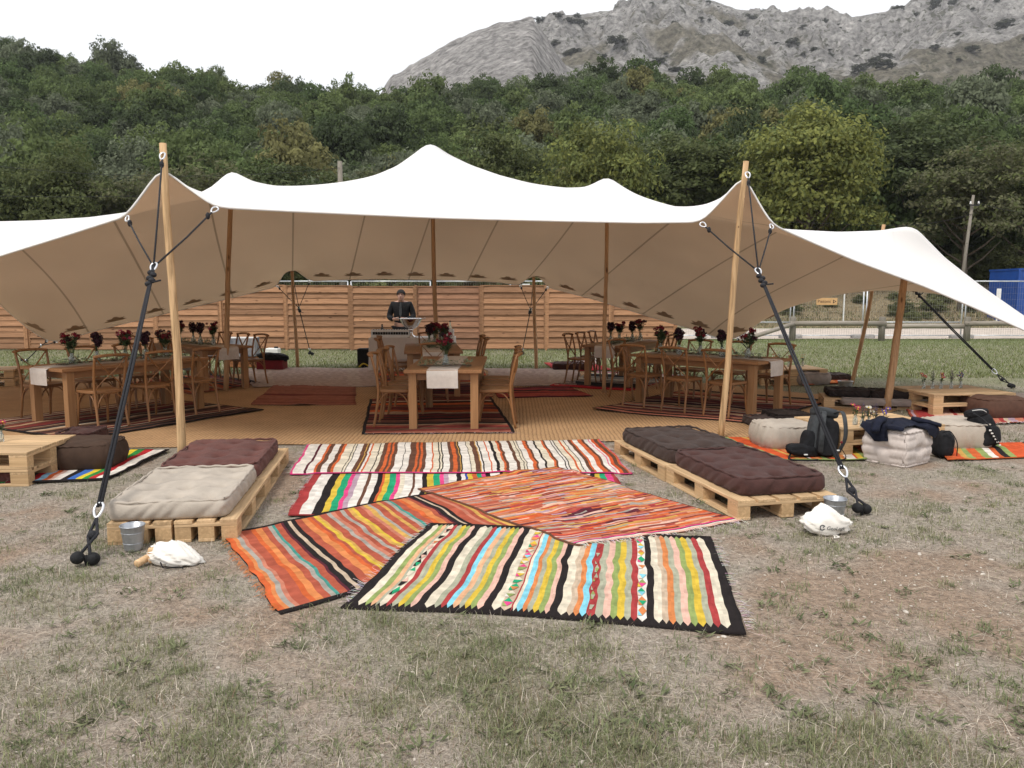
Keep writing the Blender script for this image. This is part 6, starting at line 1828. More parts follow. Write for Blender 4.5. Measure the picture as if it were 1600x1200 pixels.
bucket('zinc bucket in front of the left pallet lounge', 202, 864, .16, .072)
bucket('zinc bucket behind the white bag at the right lounge', 1309, 815, .155, .078)
bucket('zinc bucket beside the thin leaning pole', 1324, 612, .16, .12)
bucket('zinc bucket standing behind the maroon mattress', 313, 728, .16, .08)

# ================================================================== cloth bags
def blob(n, m, fn):
    V = []; Fq = []
    for i in range(m + 1):
        th = math.pi * i / m
        for k in range(n):
            ph = 2 * math.pi * k / n
            V.append(fn(Vector((math.sin(th) * math.cos(ph), math.sin(th) * math.sin(ph), math.cos(th)))))
    for i in range(m):
        for k in range(n):
            j = (k + 1) % n; Fq.append((i * n + k, (i + 1) * n + k, (i + 1) * n + j, i * n + j))
    return [tuple(q) for q in V], Fq
def n3(d, s, seed):
    return float(fbm(np.array(d.x * s + d.z * s * .6), np.array(d.y * s - d.z * s * .8), 3, seed)) - .5
def crease(d, s, seed):
    return float(ridged(np.array(d.x * s + d.z * .7 * s), np.array(d.y * s * .8 - d.z * .5 * s), 3, seed)) - .6
cb1 = P(1297, 838)
def bag_fn(d):
    fr = max(0, -d.y) * max(0, 1 - abs(d.z - .0) * 1.2) * (1 if d.x > -.5 else 0); k = 1 + .26 * n3(d, 1.7, 3) * (1 - .6 * fr) + .55 * crease(d, 2.8, 4) * (1 - .92 * min(1, fr * 1.4))
    x, y, z = d.x * .160 * k, d.y * .10 * k, d.z * .080 * k
    z += .055 * math.exp(-((x + .005) / .055) ** 2) * max(0, d.z) + .02 * math.exp(-((x + .11) / .05) ** 2) * max(0, d.z) - .035 * max(0, x / .18) * max(0, d.z)
    return Vector((x, y, max(.004, z + .064)))
bg = thing('cotton_bag', 'white drawstring bag with a printed logo in front of the right bucket', 'bag', (cb1.x, cb1.y + .08, 0), .12)
V, Fq = blob(56, 36, bag_fn); me = np_mesh('sack', V, Fq, MT['bag_cloth'], True); link('sack', me, bg)
bvh = BVHTree.FromPolygons(V, Fq)
def print_on(me_t, parent, name, off, mat, ang=0.0):
    """lay flat lettering onto the cloth: every point moved back until it meets the sack"""
    ca, sa = math.cos(ang), math.sin(ang)
    bmx = bmesh.new(); bmx.from_mesh(me_t); bmesh.ops.triangulate(bmx, faces=bmx.faces); bmesh.ops.subdivide_edges(bmx, edges=[e for e in bmx.edges if e.calc_length() > .006], cuts=2)
    for v in bmx.verts:
        x = v.co.x * ca - v.co.y * sa + off[0]; z = v.co.x * sa + v.co.y * ca + off[1]
        h = bvh.ray_cast(Vector((x, -.5, z)), Vector((0, 1, 0)))
        y = h[0].y if h[0] else -.09
        v.co = Vector((x, y - .0025, z))
    bmx.to_mesh(me_t); bmx.free(); me_t.materials.clear(); me_t.materials.append(mat)
    return link(name, me_t, parent)
MT['print'] = M('grey_print', (0.10, 0.105, 0.11), rough=.9, var=.1)
print_on(text_mesh('GeoLogic', .037), bg, 'lettering', (.026, .055), MT['print'], -.10)
rb = MB(); n = 24
for i in range(n):
    a = .5 + 2 * math.pi * .86 * i / n; a2 = .5 + 2 * math.pi * .86 * (i + 1) / n
    rb.add([(math.cos(a) * .013, math.sin(a) * .013, 0), (math.cos(a) * .020, math.sin(a) * .020, 0), (math.cos(a2) * .020, math.sin(a2) * .020, 0), (math.cos(a2) * .013, math.sin(a2) * .013, 0)], [(0, 1, 2, 3)])
rb.add([(.002, .002, 0), (.006, -.001, 0), (.016, .014, 0), (.012, .018, 0)], [(0, 1, 2, 3)])
print_on(rb.mesh('emblem', MT['print']), bg, 'emblem', (-.074, .065), MT['print'], -.1)
b = MB(); b.tube(curve_pts([(.0, -.10, .01), (.02, -.14, .012), (-.02, -.15, .012), (.01, -.12, .016), (.03, -.13, .01)], 5), .003, 5); b.build('cord', MT['bag_cloth'], bg, True)
# left bag spilling wooden pegs
cb2 = P(262, 884)
bg2 = thing('cotton_bag', 'open white bag spilling wooden pegs by the left lounge', 'bag', (cb2.x, cb2.y + .06, 0), -.1)
def bag2_fn(d):
    k = 1 + .24 * n3(d, 1.9, 13) + .55 * crease(d, 3.0, 14)
    x = d.x * .165 * k; tp = .55 + .45 * (1 - max(0, (x - .02) / .2))
    return Vector((x + .02, d.y * .10 * k * tp, max(.003, d.z * .068 * k * tp + .054 - .05 * max(0, x / .18))))
V, Fq = blob(48, 30, bag2_fn)
# open mouth on the left side
Fq = [f for f in Fq if not (sum(V[i][0] for i in f) / 4 < -.095 and sum(V[i][1] for i in f) / 4 < -.005)]
link('sack', np_mesh('sack', V, Fq, MT['bag_cloth'], True), bg2)
b = MB(); b.tube(curve_pts([(-.02, -.09, .03), (.01, -.125, .02), (.03, -.13, .01), (.09, -.10, .01), (.13, -.11, .008)], 5), .004, 5); b.build('cord', MT['black_cloth'], bg2, True)
MT['peg'] = Mwood('peg_wood', (0.62, 0.42, 0.24), rnd=.06, axis='X', knots=False)
for i, (p, q, r_) in enumerate([((-.155, -.115, .024), (-.115, .03, .045), .022), ((-.13, -.02, .07), (.02, .0, .075), .024), ((-.11, -.05, .03), (.03, -.04, .035), .022)]):
    o = thing('wooden_peg', ['round wooden peg leaning out of the open white bag', 'upper wooden peg inside the open white bag', 'lower wooden peg inside the open white bag'][i], 'peg', (cb2.x, cb2.y + .06, 0), -.1, 'wooden pegs in the bag')
    b = MB(); pa, pb = Vector(p), Vector(q); b.tube([pa, pa.lerp(pb, .02), pa.lerp(pb, .98), pb], [r_ * .9, r_, r_, r_ * .9], 14); b.build('dowel', MT['peg'], o, True)

# ================================================================== backpacks, black bag, jacket
def soft_box(sx, sy, sz, p, seed, rum=.05, n=(16, 12, 16), taper=0.0):
    V, Fq = boxgrid(*n); V = V.copy()
    nn = (np.abs(V) ** p).sum(1) ** (1 / p); m = np.abs(V).max(1); V = V * (m / np.maximum(nn, 1e-6))[:, None]
    f = 1 + rum * 2 * (fbm(V[:, 0] * 2.2 + V[:, 2] * 1.3 + seed, V[:, 1] * 2.2 + V[:, 2] * 1.7, 3, seed) - .5)
    V = V * f[:, None]
    tp = 1 - taper * (V[:, 2] + 1) / 2
    return np.stack([V[:, 0] * sx / 2 * tp, V[:, 1] * sy / 2 * tp, V[:, 2] * sz / 2], 1), Fq
def add_soft(o, name, mat, size, loc, rot=(0, 0, 0), p=5, seed=0, rum=.06, taper=0.0):
    V, Fq = soft_box(*size, p, seed, rum, taper=taper)
    q = link(name, np_mesh(name, V, Fq, mat, True), o); q.location = loc; q.rotation_euler = rot; return q
c = P(1292, 722)
bp1 = thing('backpack', 'large grey and black hiking backpack leaning on the pallet table', 'backpack', (c.x, c.y + .16, .02), math.radians(8))
add_soft(bp1, 'main_body', MT['grey_cloth'], (.27, .20, .44), (.02, .06, .22), (-.25, .20, 0), 4, 51, .08, .2)
add_soft(bp1, 'back_panel', MT['black_cloth'], (.22, .05, .36), (.035, -.055, .20), (-.25, .20, 0), 4, 52)
add_soft(bp1, 'lid', MT['grey_cloth'], (.25, .20, .10), (.07, .09, .42), (-.2, .2, 0), 3.5, 53)
add_soft(bp1, 'hip_belt', MT['black_cloth'], (.36, .14, .12), (-.20, -.02, .075), (.0, .15, .1), 3, 54, .1)
add_soft(bp1, 'side_pocket', MT['black_cloth'], (.12, .14, .2), (-.13, .02, .16), (-.2, .3, 0), 3.5, 55)
for s, x0 in ((-1, -.03), (1, .10)):
    b = MB(); b.tube(curve_pts([(x0 + .03, -.0, .43), (x0 + .02 + s * .03, -.10, .45), (x0 + s * .05, -.16, .34), (x0 + s * .055, -.155, .20), (x0 + s * .03, -.10, .06)], 6), .024, 8, flat=.35); b.build('shoulder_strap', MT['grey_cloth'], bp1, True)
b = MB(); b.tube(curve_pts([(.14, -.13, .10), (.17, -.16, .03), (.12, -.20, .006), (.05, -.20, .006)], 5), .009, 6, flat=.4); b.build('webbing', MT['black_cloth'], bp1, True)
b = MB(); b.tube(curve_pts([(-.34, -.05, .05), (-.38, -.12, .012), (-.25, -.2, .008), (-.12, -.17, .01)], 5), .010, 6, flat=.4); b.build('webbing', MT['black_cloth'], bp1, True)
b = MB(); b.ball((.115, -.165, .17), .013, 8, 6); b.build('buckle', MT['red_plastic'], bp1, True)
for p_ in ((.07, -.18, .095), (-.22, -.12, .05)):
    b = MB(); b.box(p_, (.035, .012, .012), ch=.002); b.build('buckle', MT['white_plastic'], bp1)
c = P(1543, 705)
bp2 = thing('backpack', 'black backpack leaning against the beige pouf on the right', 'backpack', (c.x, c.y + .14, .02), math.radians(-12))
add_soft(bp2, 'main_body', MT['black_cloth'], (.30, .22, .36), (.02, .04, .175), (-.1, -.15, 0), 3.5, 61, .1, .25)
add_soft(bp2, 'front_pocket', MT['black_cloth'], (.22, .10, .20), (.05, -.075, .13), (-.1, -.15, 0), 3.2, 62, .1)
add_soft(bp2, 'lid', MT['black_cloth'], (.22, .18, .09), (-.035, .06, .345), (-.1, -.2, 0), 3, 63, .1)
b = MB(); b.tube(curve_pts([(-.10, -.06, .36), (-.02, -.12, .30), (.06, -.15, .2), (.13, -.14, .06)], 6), .016, 8, flat=.35); b.build('shoulder_strap', MT['black_cloth'], bp2, True)
for i in range(6):
    t_ = i / 5; b = MB(); b.box((.035 + .10 * t_, -.155 + .01 * t_, .20 - .15 * t_), (.022, .008, .016), ch=.002); b.build('reflective_tab', MT['white_plastic'], bp2)
b = MB(); b.tube(curve_pts([(-.10, -.02, .38), (-.02, -.05, .395), (.05, .0, .36)], 5), .004, 6); b.build('piping', MT['white_plastic'], bp2, True)
c = P(1484, 719)
bk = thing('shoulder_bag', 'black bag half hidden behind the pale cube pouf', 'bag', (c.x, c.y + .14, .01), .1)
add_soft(bk, 'body', MT['black_cloth'], (.20, .24, .26), (0, 0, .125), (0, .12, 0), 3, 71, .12, .3)
b = MB(); b.tube(curve_pts([(-.06, -.08, .25), (-.02, -.13, .27), (.05, -.14, .16), (.07, -.12, .03)], 6), .012, 8, flat=.4); b.build('strap', MT['black_cloth'], bk, True)
# jacket thrown over the cube pouf
def jacket():
    c0 = Vector((cb.x + .05, cb.y + .29)); ang = math.radians(36)
    a, b_, _ = frame2((0, 0), ang)
    out = [(-.33, .02), (-.36, -.16), (-.27, -.26), (-.20, -.17), (-.10, -.30), (-.02, -.22), (.10, -.12), (.24, -.20), (.36, -.17), (.40, -.08), (.30, .08), (.20, .20), (.05, .24), (-.12, .21), (-.25, .16)]
    # outline in camera-neutral ground axes around the pouf centre
    N_ = 22; V = []; Fq = []; m = len(out) * 3
    ring = []
    for i in range(m):
        t_ = i / m * len(out); k = int(t_); f = t_ - k
        p, q = Vector(out[k % len(out)]), Vector(out[(k + 1) % len(out)]); ring.append(p.lerp(q, f))
    cen = Vector((.0, .0))
    for j in range(N_ + 1):
        for i in range(m):
            p = cen.lerp(ring[i], j / N_)
            lx, ly = p.x * a.x + p.y * a.y, p.x * b_.x + p.y * b_.y
            hx, hy = .24, .23
            ex, ey = max(0, abs(lx) - hx), max(0, abs(ly) - hy); e = math.hypot(ex, ey)
            qx, qy = math.copysign(min(abs(lx), hx) + min(ex, .012), lx), math.copysign(min(abs(ly), hy) + min(ey, .012), ly)
            fold = .055 * (float(ridged(np.array(p.x * 5 + .3), np.array(p.y * 6), 3, 5)) - .42) + .045 * math.exp(-((p.x + .02) / .16) ** 2 - ((p.y - .0) / .14) ** 2)
            z = .365 + max(-.008, fold) * (1 if e < .01 else .4) - e * 1.0
            o_ = 1 + .10 * (e > 0) * (float(vnoise(p.x * 14, p.y * 14, 6)))
            w = a * qx * o_ + b_ * qy * o_
            V.append((w.x, w.y, z))
    for j in range(N_):
        for i in range(m):
            k = (i + 1) % m; Fq.append((j * m + i, j * m + k, (j + 1) * m + k, (j + 1) * m + i))
    V = np.array(V); n0 = len(V); V2 = V - np.array([0, 0, .008]); Fq = Fq + [tuple(n0 + i for i in f[::-1]) for f in Fq]
    Fq += [((N_) * m + i, (N_) * m + (i + 1) % m, n0 + N_ * m + (i + 1) % m, n0 + N_ * m + i) for i in range(m)]
    o = thing('jacket', 'dark navy jacket thrown over the pale cube pouf', 'jacket', (c0.x, c0.y, 0))
    link('cloth', np_mesh('cloth', np.concatenate([V, V2]), Fq, MT['navy_cloth'], True), o)
    b = MB(); b.tube(curve_pts([(-.18, -.05, .43), (-.26, -.13, .40), (-.31, -.20, .33)], 6), [.05] * 4 + [.045] * 4 + [.04] * 5, 10, flat=.6); b.build('sleeve', MT['navy_cloth'], o, True)
    b = MB(); b.tube(curve_pts([(.12, -.02, .42), (.25, -.06, .40), (.36, -.09, .37)], 6), [.05] * 4 + [.042] * 4 + [.035] * 5, 10, flat=.55); b.build('sleeve', MT['navy_cloth'], o, True)
jacket()

# ================================================================== bar with cloth, crates, bowl, bottles
BX0, BX1, BY0, BY1, BZ = -2.98, -1.22, 16.35, 17.15, .70
bar = thing('bar_table', 'bar table under a white cloth in front of the fence', 'table', ((BX0 + BX1) / 2, (BY0 + BY1) / 2, 0))
hx, hy = (BX1 - BX0) / 2, (BY1 - BY0) / 2
V = []; Fq = []; per = []
for i in range(120):
    t_ = i / 120 * 4; k = int(t_); f = t_ - k
    q = [(-hx, -hy), (hx, -hy), (hx, hy), (-hx, hy), (-hx, -hy)]
    per.append((q[k][0] + (q[k + 1][0] - q[k][0]) * f, q[k][1] + (q[k + 1][1] - q[k][1]) * f, (0, -1) if k == 0 else (1, 0) if k == 1 else (0, 1) if k == 2 else (-1, 0)))
for j in range(9):
    for i, (x, y, nv_) in enumerate(per):
        w = .035 * (j / 8) * (math.sin(i * .9) + .6 * math.sin(i * 2.3 + 1)) + .02 * (j / 8)
        V.append((x + nv_[0] * w, y + nv_[1] * w, BZ - (BZ - .03) * (j / 8) ** .8))
for j in range(8):
    for i in range(120):
        k = (i + 1) % 120; Fq.append((j * 120 + i, (j + 1) * 120 + i, (j + 1) * 120 + k, j * 120 + k))
b = MB(); b.add(V, Fq); b.add([(-hx, -hy, BZ), (hx, -hy, BZ), (hx, hy, BZ), (-hx, hy, BZ)], [(0, 1, 2, 3)]); b.build('cloth', MT['cloth'], bar, True)
for sx in (-1, 1):
    for sy in (-1, 1):
        b = MB(); b.box((sx * (hx - .08), sy * (hy - .08), BZ / 2 - .01), (.05, .05, BZ - .03)); b.build('leg', MT['galv'], bar)
def bar_crate(label, x, y, w, n, full):
    o = thing('bottle_crate', label, 'crate', (x, y, BZ + .003), 0, 'white crates on the bar')
    h = .16; b = MB()
    b.box((0, 0, .008), (w, .30, .016)); b.box((0, .147, h / 2), (w, .012, h)); b.box((-w / 2 + .006, 0, h / 2), (.012, .28, h)); b.box((w / 2 - .006, 0, h / 2), (.012, .28, h)); b.box((0, -.147, .03), (w, .012, .06)); b.box((0, -.147, h - .02), (w, .012, .045))
    b.build('shell', MT['white_plastic'], o)
    for i in range(n):
        q = MB(); q.lathe([(0, .018), (.024, .018), (.025, .10), (.011, .14), (.011, .17), (0, .17)] if full else [(0, .018), (.026, .018), (.028, .12), (.02, .12)], 10, (-w / 2 + .05 + (w - .1) * i / (n - 1), -.09, 0)); q.build('bottle', MT['bottle_dark'] if full else MT['glass'], o, True)
bar_crate('white crate packed with dark bottles on the left of the bar', -2.55, 16.62, .80, 14, True)
bar_crate('white crate of glasses on the right of the bar', -1.50, 16.75, .52, 7, False)
bw = thing('steel_bowl', 'polished steel bowl standing on the bar', 'bowl', (-2.12, 16.55, BZ + .003))
MT['chrome'] = M('polished_steel', (.75, .75, .76), rough=.12, var=.03, metal=1.0, spec=.5)
b = MB(); b.lathe([(0, .19), (.09, .19), (.10, .195), (.17, .26), (.235, .38), (.25, .40), (.24, .40), (.165, .275), (.08, .21), (0, .205)], 28); b.build('basin', MT['chrome'], bw, True)
b = MB(); b.lathe([(0, 0), (.11, 0), (.10, .02), (.04, .06), (.035, .14), (.07, .195), (0, .19)], 24); b.build('foot', MT['chrome'], bw, True)
for k in (-1, 1):
    b = MB(); b.tube(curve_pts([(k * .24, -.04, .38), (k * .29, -.03, .40), (k * .29, .03, .40), (k * .24, .04, .38)], 5), .010, 6); b.build('handle', MT['chrome'], bw, True)
def bottle(label, x, y, z, h, mat, r=.035):
    o = thing('bottle', label, 'bottle', (x, y, z), 0)
    b = MB(); b.lathe([(0, 0), (r, .0), (r, h * .55), (r * .4, h * .72), (r * .36, h * .94), (0, h * .94)], 14); b.build('glass', mat, o, True)
    b = MB(); b.lathe([(r * 1.02, h * .15), (r * 1.02, h * .42)], 14); b.build('paper_label', MT['white_plastic'], o, True)
    b = MB(); b.lathe([(0, h * .93), (r * .42, h * .93), (r * .42, h), (0, h)], 10); b.build('cap', MT['black_cloth'], o, True)
bottle('dark bottle at the left end of the bar', -2.80, 17.0, BZ + .003, .26, MT['bottle_dark'], .045)
bottle('clear bottle with white label at the right end of the bar', -1.33, 16.95, BZ + .003, .34, MT['glass'])
# dark box with yellow strap beside the bar
o = thing('storage_box', 'dark box with a yellow strap left of the bar', 'box', (P(572, 574).x, P(572, 574).y, 0))
b = MB(); b.box((0, 0, .21), (.32, .30, .42), ch=.012); b.build('case', MT['black_cloth'], o)
b = MB(); b.tube(curve_pts([(-.12, -.17, .02), (-.02, -.2, .10), (.10, -.17, .04)], 5), .016, 6); b.build('strap', MT['yolk'], o, True)
# things stacked left of the rear pole
q = P(421, 580)
o = thing('red_crate', 'dark red crate under a black bag at the back left', 'crate', (q.x, q.y + .2, .012)); b = MB(); b.box((0, 0, .015), (.55, .36, .03)); 
for sx, sy, w_, d_ in ((0, -.175, .55, .012), (0, .175, .55, .012)):
    b.box((sx, sy, .11), (w_, d_, .19))
for sx in (-.27, .27):
    b.box((sx, 0, .11), (.012, .335, .19))
b.build('shell', MT['red_plastic'], o)
b = MB(); b.tube([(-.28, -.185, .2), (.28, -.185, .2)], .012, 6); b.build('rim', MT['red_plastic'], o)
o = thing('holdall', 'slack black bag lying on the dark red crate', 'bag', (q.x + .02, q.y + .2, .21), .1)
add_soft(o, 'body', MT['black_cloth'], (.62, .34, .16), (0, 0, .075), (0, .1, 0), 3, 81, .2)
b = MB(); b.tube(curve_pts([(-.1, -.16, .1), (0, -.2, .16), (.12, -.16, .1)], 5), .012, 6); b.build('handle', MT['black_cloth'], o, True)
q = P(427, 563)
o = thing('plastic_canister', 'small white canister behind the dark red crate', 'canister', (q.x, q.y, 0)); b = MB(); b.box((0, 0, .15), (.30, .26, .30), ch=.02); b.build('body', MT['white_plastic'], o)
b = MB(); b.lathe([(0, .30), (.05, .30), (.05, .335), (0, .335)], 12, (.08, 0, 0)); b.build('cap', MT['black_cloth'], o, True)
q = P(376, 575)
MT['carton'] = M('printed_carton', (.20, .22, .28), rough=.7, var=.35, scale=5, col2=(.5, .5, .5))
o = thing('carton_box', 'grey patterned carton stacked behind the rear left chairs', 'box', (q.x, q.y + .2, .25), .05); b = MB(); b.box((0, 0, .2), (.62, .4, .40), ch=.008); b.build('body', MT['carton'], o)
b = MB(); b.box((0, 0, .405), (.60, .38, .012)); b.build('lid', MT['white_plastic'], o)
o = thing('wine_crate', 'small wooden crate under the patterned carton', 'crate', (q.x, q.y + .2, .0), .05)
for j in range(3):
    b = MB(); b.box((0, -.17, .05 + j * .075), (.62, .014, .066)); b.build('slat', MT['crate_wood'], o)
b = MB(); b.box((-.30, .01, .12), (.018, .33, .235)); b.box((.30, .01, .12), (.018, .33, .235)); b.box((0, .18, .12), (.58, .014, .235)); b.build('frame', MT['crate_wood'], o)

# ================================================================== barman
def skin_body(name, nodes, edges, mat, parent, root, sub=2):
    me = bpy.data.meshes.new(name)
    me.from_pydata([n[0] for n in nodes], edges, [])
    o = link(name, me, parent)
    bpy.context.view_layer.objects.active = o
    md = o.modifiers.new('skin', 'SKIN')
    if not me.skin_vertices:
        try:
            with bpy.context.temp_override(object=o, active_object=o):
                bpy.ops.mesh.customdata_skin_add()
        except Exception:
            pass
    sv = me.skin_vertices[0].data
    for i, n in enumerate(nodes):
        r = n[1]; sv[i].radius = r if isinstance(r, tuple) else (r, r); sv[i].use_root = (i == root)
    md.use_smooth_shade = True
    s = o.modifiers.new('sub', 'SUBSURF'); s.levels = sub; s.render_levels = sub
    # freeze into a plain mesh
    bpy.context.view_layer.update()
    ev = o.evaluated_get(bpy.context.evaluated_depsgraph_get())
    m2 = bpy.data.meshes.new_from_object(ev)
    o.modifiers.clear(); o.data = m2; m2.materials.clear(); m2.materials.append(mat)
    for p in m2.polygons: p.use_smooth = True
    return o
pm = D(627, 470, 17.75)
man = thing('person', 'man with dark hair in a black shirt and tie, standing behind the bar looking down', 'person', (pm.x, 17.75, 0))
# faces -Y (towards the camera); +X is the picture's right
hand = lambda s: [((s * .055, -.30, 1.005), .024), ((s * .030, -.325, 1.00), .022)]
SKF = 1.22
nodes = []; edges = []
def nd(p, r, parent=None):
    r = tuple(q * SKF for q in r) if isinstance(r, tuple) else r * SKF; nodes.append((p, r)); i = len(nodes) - 1
    if parent is not None: edges.append((parent, i))
    return i
pel = nd((0, 0, .90), (.14, .10)); bel = nd((0, .0, 1.03), (.125, .09), pel); che = nd((0, .0, 1.22), (.145, .10), bel); sho = nd((0, .01, 1.36), (.11, .085), che); nec = nd((0, -.01, 1.44), (.056, .056), sho)
jaw = nd((0, -.060, 1.51), (.056, .060), nec); fac = nd((0, -.050, 1.575), (.068, .080), jaw); cro = nd((0, -.03, 1.635), (.064, .076), fac); nd((0, -.02, 1.665), (.040, .045), cro)
for s in (-1, 1):
    a = nd((s * .175, .01, 1.375), .055, sho); e1 = nd((s * .24, .015, 1.22), .045, a); e = nd((s * .27, -.01, 1.09), .040, e1); f1 = nd((s * .19, -.17, 1.06), .034, e); w = nd((s * .115, -.255, 1.055), .026, f1)
    pa = nd((s * .07, -.285, 1.055), (.022, .034), w)
    for k, (dz, ln) in enumerate(((.026, .9), (.010, 1.0), (-.006, .95), (-.020, .8))):
        q = nd((s * .045, -.315, 1.055 + dz), .010, pa); nd((s * (.045 - .036 * ln), -.318, 1.048 + dz), .0085, q)
    q = nd((s * .055, -.29, 1.09), .011, pa); nd((s * .022, -.305, 1.095), .009, q)
    h = nd((s * .09, 0, .84), .085, pel); kn = nd((s * .10, -.01, .47), .058, h); an = nd((s * .105, .01, .09), .04, kn); nd((s * .11, -.12, .04), .035, an)
skin_body('body', nodes, edges, MT['skin'], man, 0)
nodes = []; edges = []
pel = nd((0, 0, .93), (.158, .118)); bel = nd((0, 0, 1.03), (.142, .106), pel); che = nd((0, 0, 1.21), (.165, .118), bel); sho = nd((0, .01, 1.375), (.135, .10), che); nd((0, .0, 1.43), (.064, .064), sho)
for s in (-1, 1):
    a = nd((s * .18, .01, 1.375), .074, sho); e1 = nd((s * .245, .015, 1.22), .064, a); e = nd((s * .275, -.01, 1.09), .058, e1); f1 = nd((s * .195, -.165, 1.060), .050, e); nd((s * .135, -.238, 1.055), .040, f1)
skin_body('shirt', nodes, edges, MT['black_cloth'], man, 0)
nodes = []; edges = []
pel = nd((0, 0, .90), (.155, .115))
for s in (-1, 1):
    h = nd((s * .092, 0, .82), .102, pel); kn = nd((s * .10, -.005, .47), .076, h); nd((s * .105, .01, .06), .062, kn)
skin_body('trousers', nodes, edges, MT['black_cloth'], man, 0)
b = MB(); b.add([(-.018, -.125, 1.40), (.018, -.125, 1.40), (.034, -.160, 1.16), (0, -.160, 1.10), (-.034, -.160, 1.16)], [(0, 1, 2, 3, 4)]); b.add([(-.02, -.112, 1.42), (.02, -.112, 1.42), (.014, -.124, 1.385), (-.014, -.124, 1.385)], [(0, 1, 2, 3)]); b.build('tie', MT['grey_cloth'], man)
# short dark hair cap
V = []; Fq = []
n, m = 24, 12
for i in range(m + 1):
    th = math.radians(118) * i / m
    for k in range(n):
        ph = 2 * math.pi * k / n; fr = -math.sin(ph)
        t2 = th * (1 - .36 * max(0, fr)); rr_ = 1 + .05 * math.sin(9 * ph + 4 * th)
        V.append((math.sin(t2) * math.cos(ph) * .096 * rr_, .0 + math.sin(t2) * math.sin(ph) * .122 * rr_ - .028, 1.610 + math.cos(t2) * .106))
for i in range(m):
    for k in range(n):
        j = (k + 1) % n; Fq.append((i * n + k, (i + 1) * n + k, (i + 1) * n + j, i * n + j))
b = MB(); b.add(V, Fq); b.build('hair', MT['hair'], man, True)
f = MB(); f.ball((0, -.135, 1.565), .016, 8, 6, sc=(.8, 1.1, 1.5)); f.build('nose', MT['skin'], man, True)
for s in (-1, 1):
    f = MB(); f.ball((s * .076, -.04, 1.57), .022, 8, 6, sc=(.4, .8, 1.3)); f.build('ear', MT['skin'], man, True)
    f = MB(); f.box((s * .030, -.125, 1.60), (.034, .012, .008)); f.build('eyebrow', MT['hair'], man)
    f = MB(); f.ball((s * .030, -.119, 1.583), .010, 8, 6, sc=(1.2, .6, .6)); f.build('eye', MT['hair'], man, True)
f = MB(); f.box((0, -.121, 1.522), (.042, .010, .008)); f.build('mouth', M('lip', (.35, .13, .11), var=.05), man)

# ================================================================== grass, straw and stones on the meadow
def inside_any(x, y, margin=0.0):
    k = np.zeros(x.shape, bool)
    for q in list(RUGS.values()):
        k |= poly_sd(q, x, y) > margin
    for q in MATS:
        k |= poly_sd(q, x, y) > margin
    return k
MT['blade'] = Mcol('grass_blades', rough=.75, transl=.25, spec=.2)
def blades(n, y0, y1, seed, hgt, wid, lush=0.0, lie=.5, half=.70, pow_=1.0, col=None, xr=None, ycorr=True, cond=None, gcol=(.235, .24, .145)):
    r = np.random.default_rng(seed)
    t_ = r.random(n)
    y = y0 * (y1 / y0) ** (t_ ** pow_)
    x = (r.random(n) * 2 - 1) * (y * half + .4) if xr is None else xr[0] + r.random(n) * (xr[1] - xr[0])
    g = green_field(x, y)
    keep = ~inside_any(x, y, .0)
    keep &= r.random(n) < np.clip(.35 + g, 0, 1)
    if cond is not None:
        keep &= cond(x, y)
    x, y, g = x[keep], y[keep], g[keep]; n = len(x)
    tuft = fbm(x * 5, y * 5, 2, 17)
    is_g = r.random(n) < np.clip((g - .30) * .75 + lush, 0.05, .9)
    lean = np.where(is_g, r.normal(0, .55, n), r.normal(0, 1.0, n)); az = r.random(n) * 6.283
    h = hgt * (.45 + 1.0 * r.random(n)) * np.where(is_g, .55 + 1.1 * tuft, .8)
    tilt = np.where(is_g, np.abs(lean), lie + np.abs(lean) * .6)
    tilt = np.clip(tilt, 0, 1.42)
    dx, dy, dz = np.sin(tilt) * np.cos(az), np.sin(tilt) * np.sin(az), np.cos(tilt)
    ln = h * np.where(is_g, 1.0, 1.5)
    z0 = terrain(x, y) - .002
    base = np.stack([x, y, z0], 1); d = np.stack([dx, dy, dz], 1) * ln[:, None]
    w = wid * (.6 + .8 * r.random(n)); pa = az + 1.57 + r.normal(0, .5, n)
    s = np.stack([np.cos(pa), np.sin(pa), np.zeros(n)], 1) * w[:, None]
    bend = np.stack([np.cos(az), np.sin(az), np.full(n, -.3)], 1) * (ln * .22)[:, None]
    mid_ = base + d * .55; tip = base + d + bend
    tip[:, 2] = np.maximum(tip[:, 2], z0 + .004)
    V = np.stack([base - s, base + s, mid_ + s * .75, mid_ - s * .75, tip], 1).reshape(-1, 3)
    i = np.arange(n) * 5
    F3 = np.concatenate([np.stack([i, i + 1, i + 2], 1), np.stack([i, i + 2, i + 3], 1), np.stack([i + 3, i + 2, i + 4], 1)])
    gc = np.array(gcol) * (1 - .5 * r.random((n, 1))) + np.array([.09, .08, .03]) * r.random((n, 1))
    dc = np.array([.50, .44, .365]) * (.55 + .6 * r.random((n, 1))) + np.array([.03, .0, .0]) * r.random((n, 1))
    c_ = np.where(is_g[:, None], gc, dc)
    if col is not None:
        c_ = np.array(col) * (.6 + .8 * r.random((n, 1)))
    return V, F3, np.tile(c_, (3, 1))
def grass_obj(name, label, parts):
    V, Fx, Cx = [], [], []; o_ = 0
    for v, f, c_ in parts:
        V.append(v); Fx.append(f + o_); Cx.append(c_); o_ += len(v)
    me = np_mesh(name, np.concatenate(V), np.concatenate(Fx), MT['blade'], False, fcol=np.concatenate(Cx))
    q = link(name, me, kind='stuff'); tag(q, label, 'grass'); return q
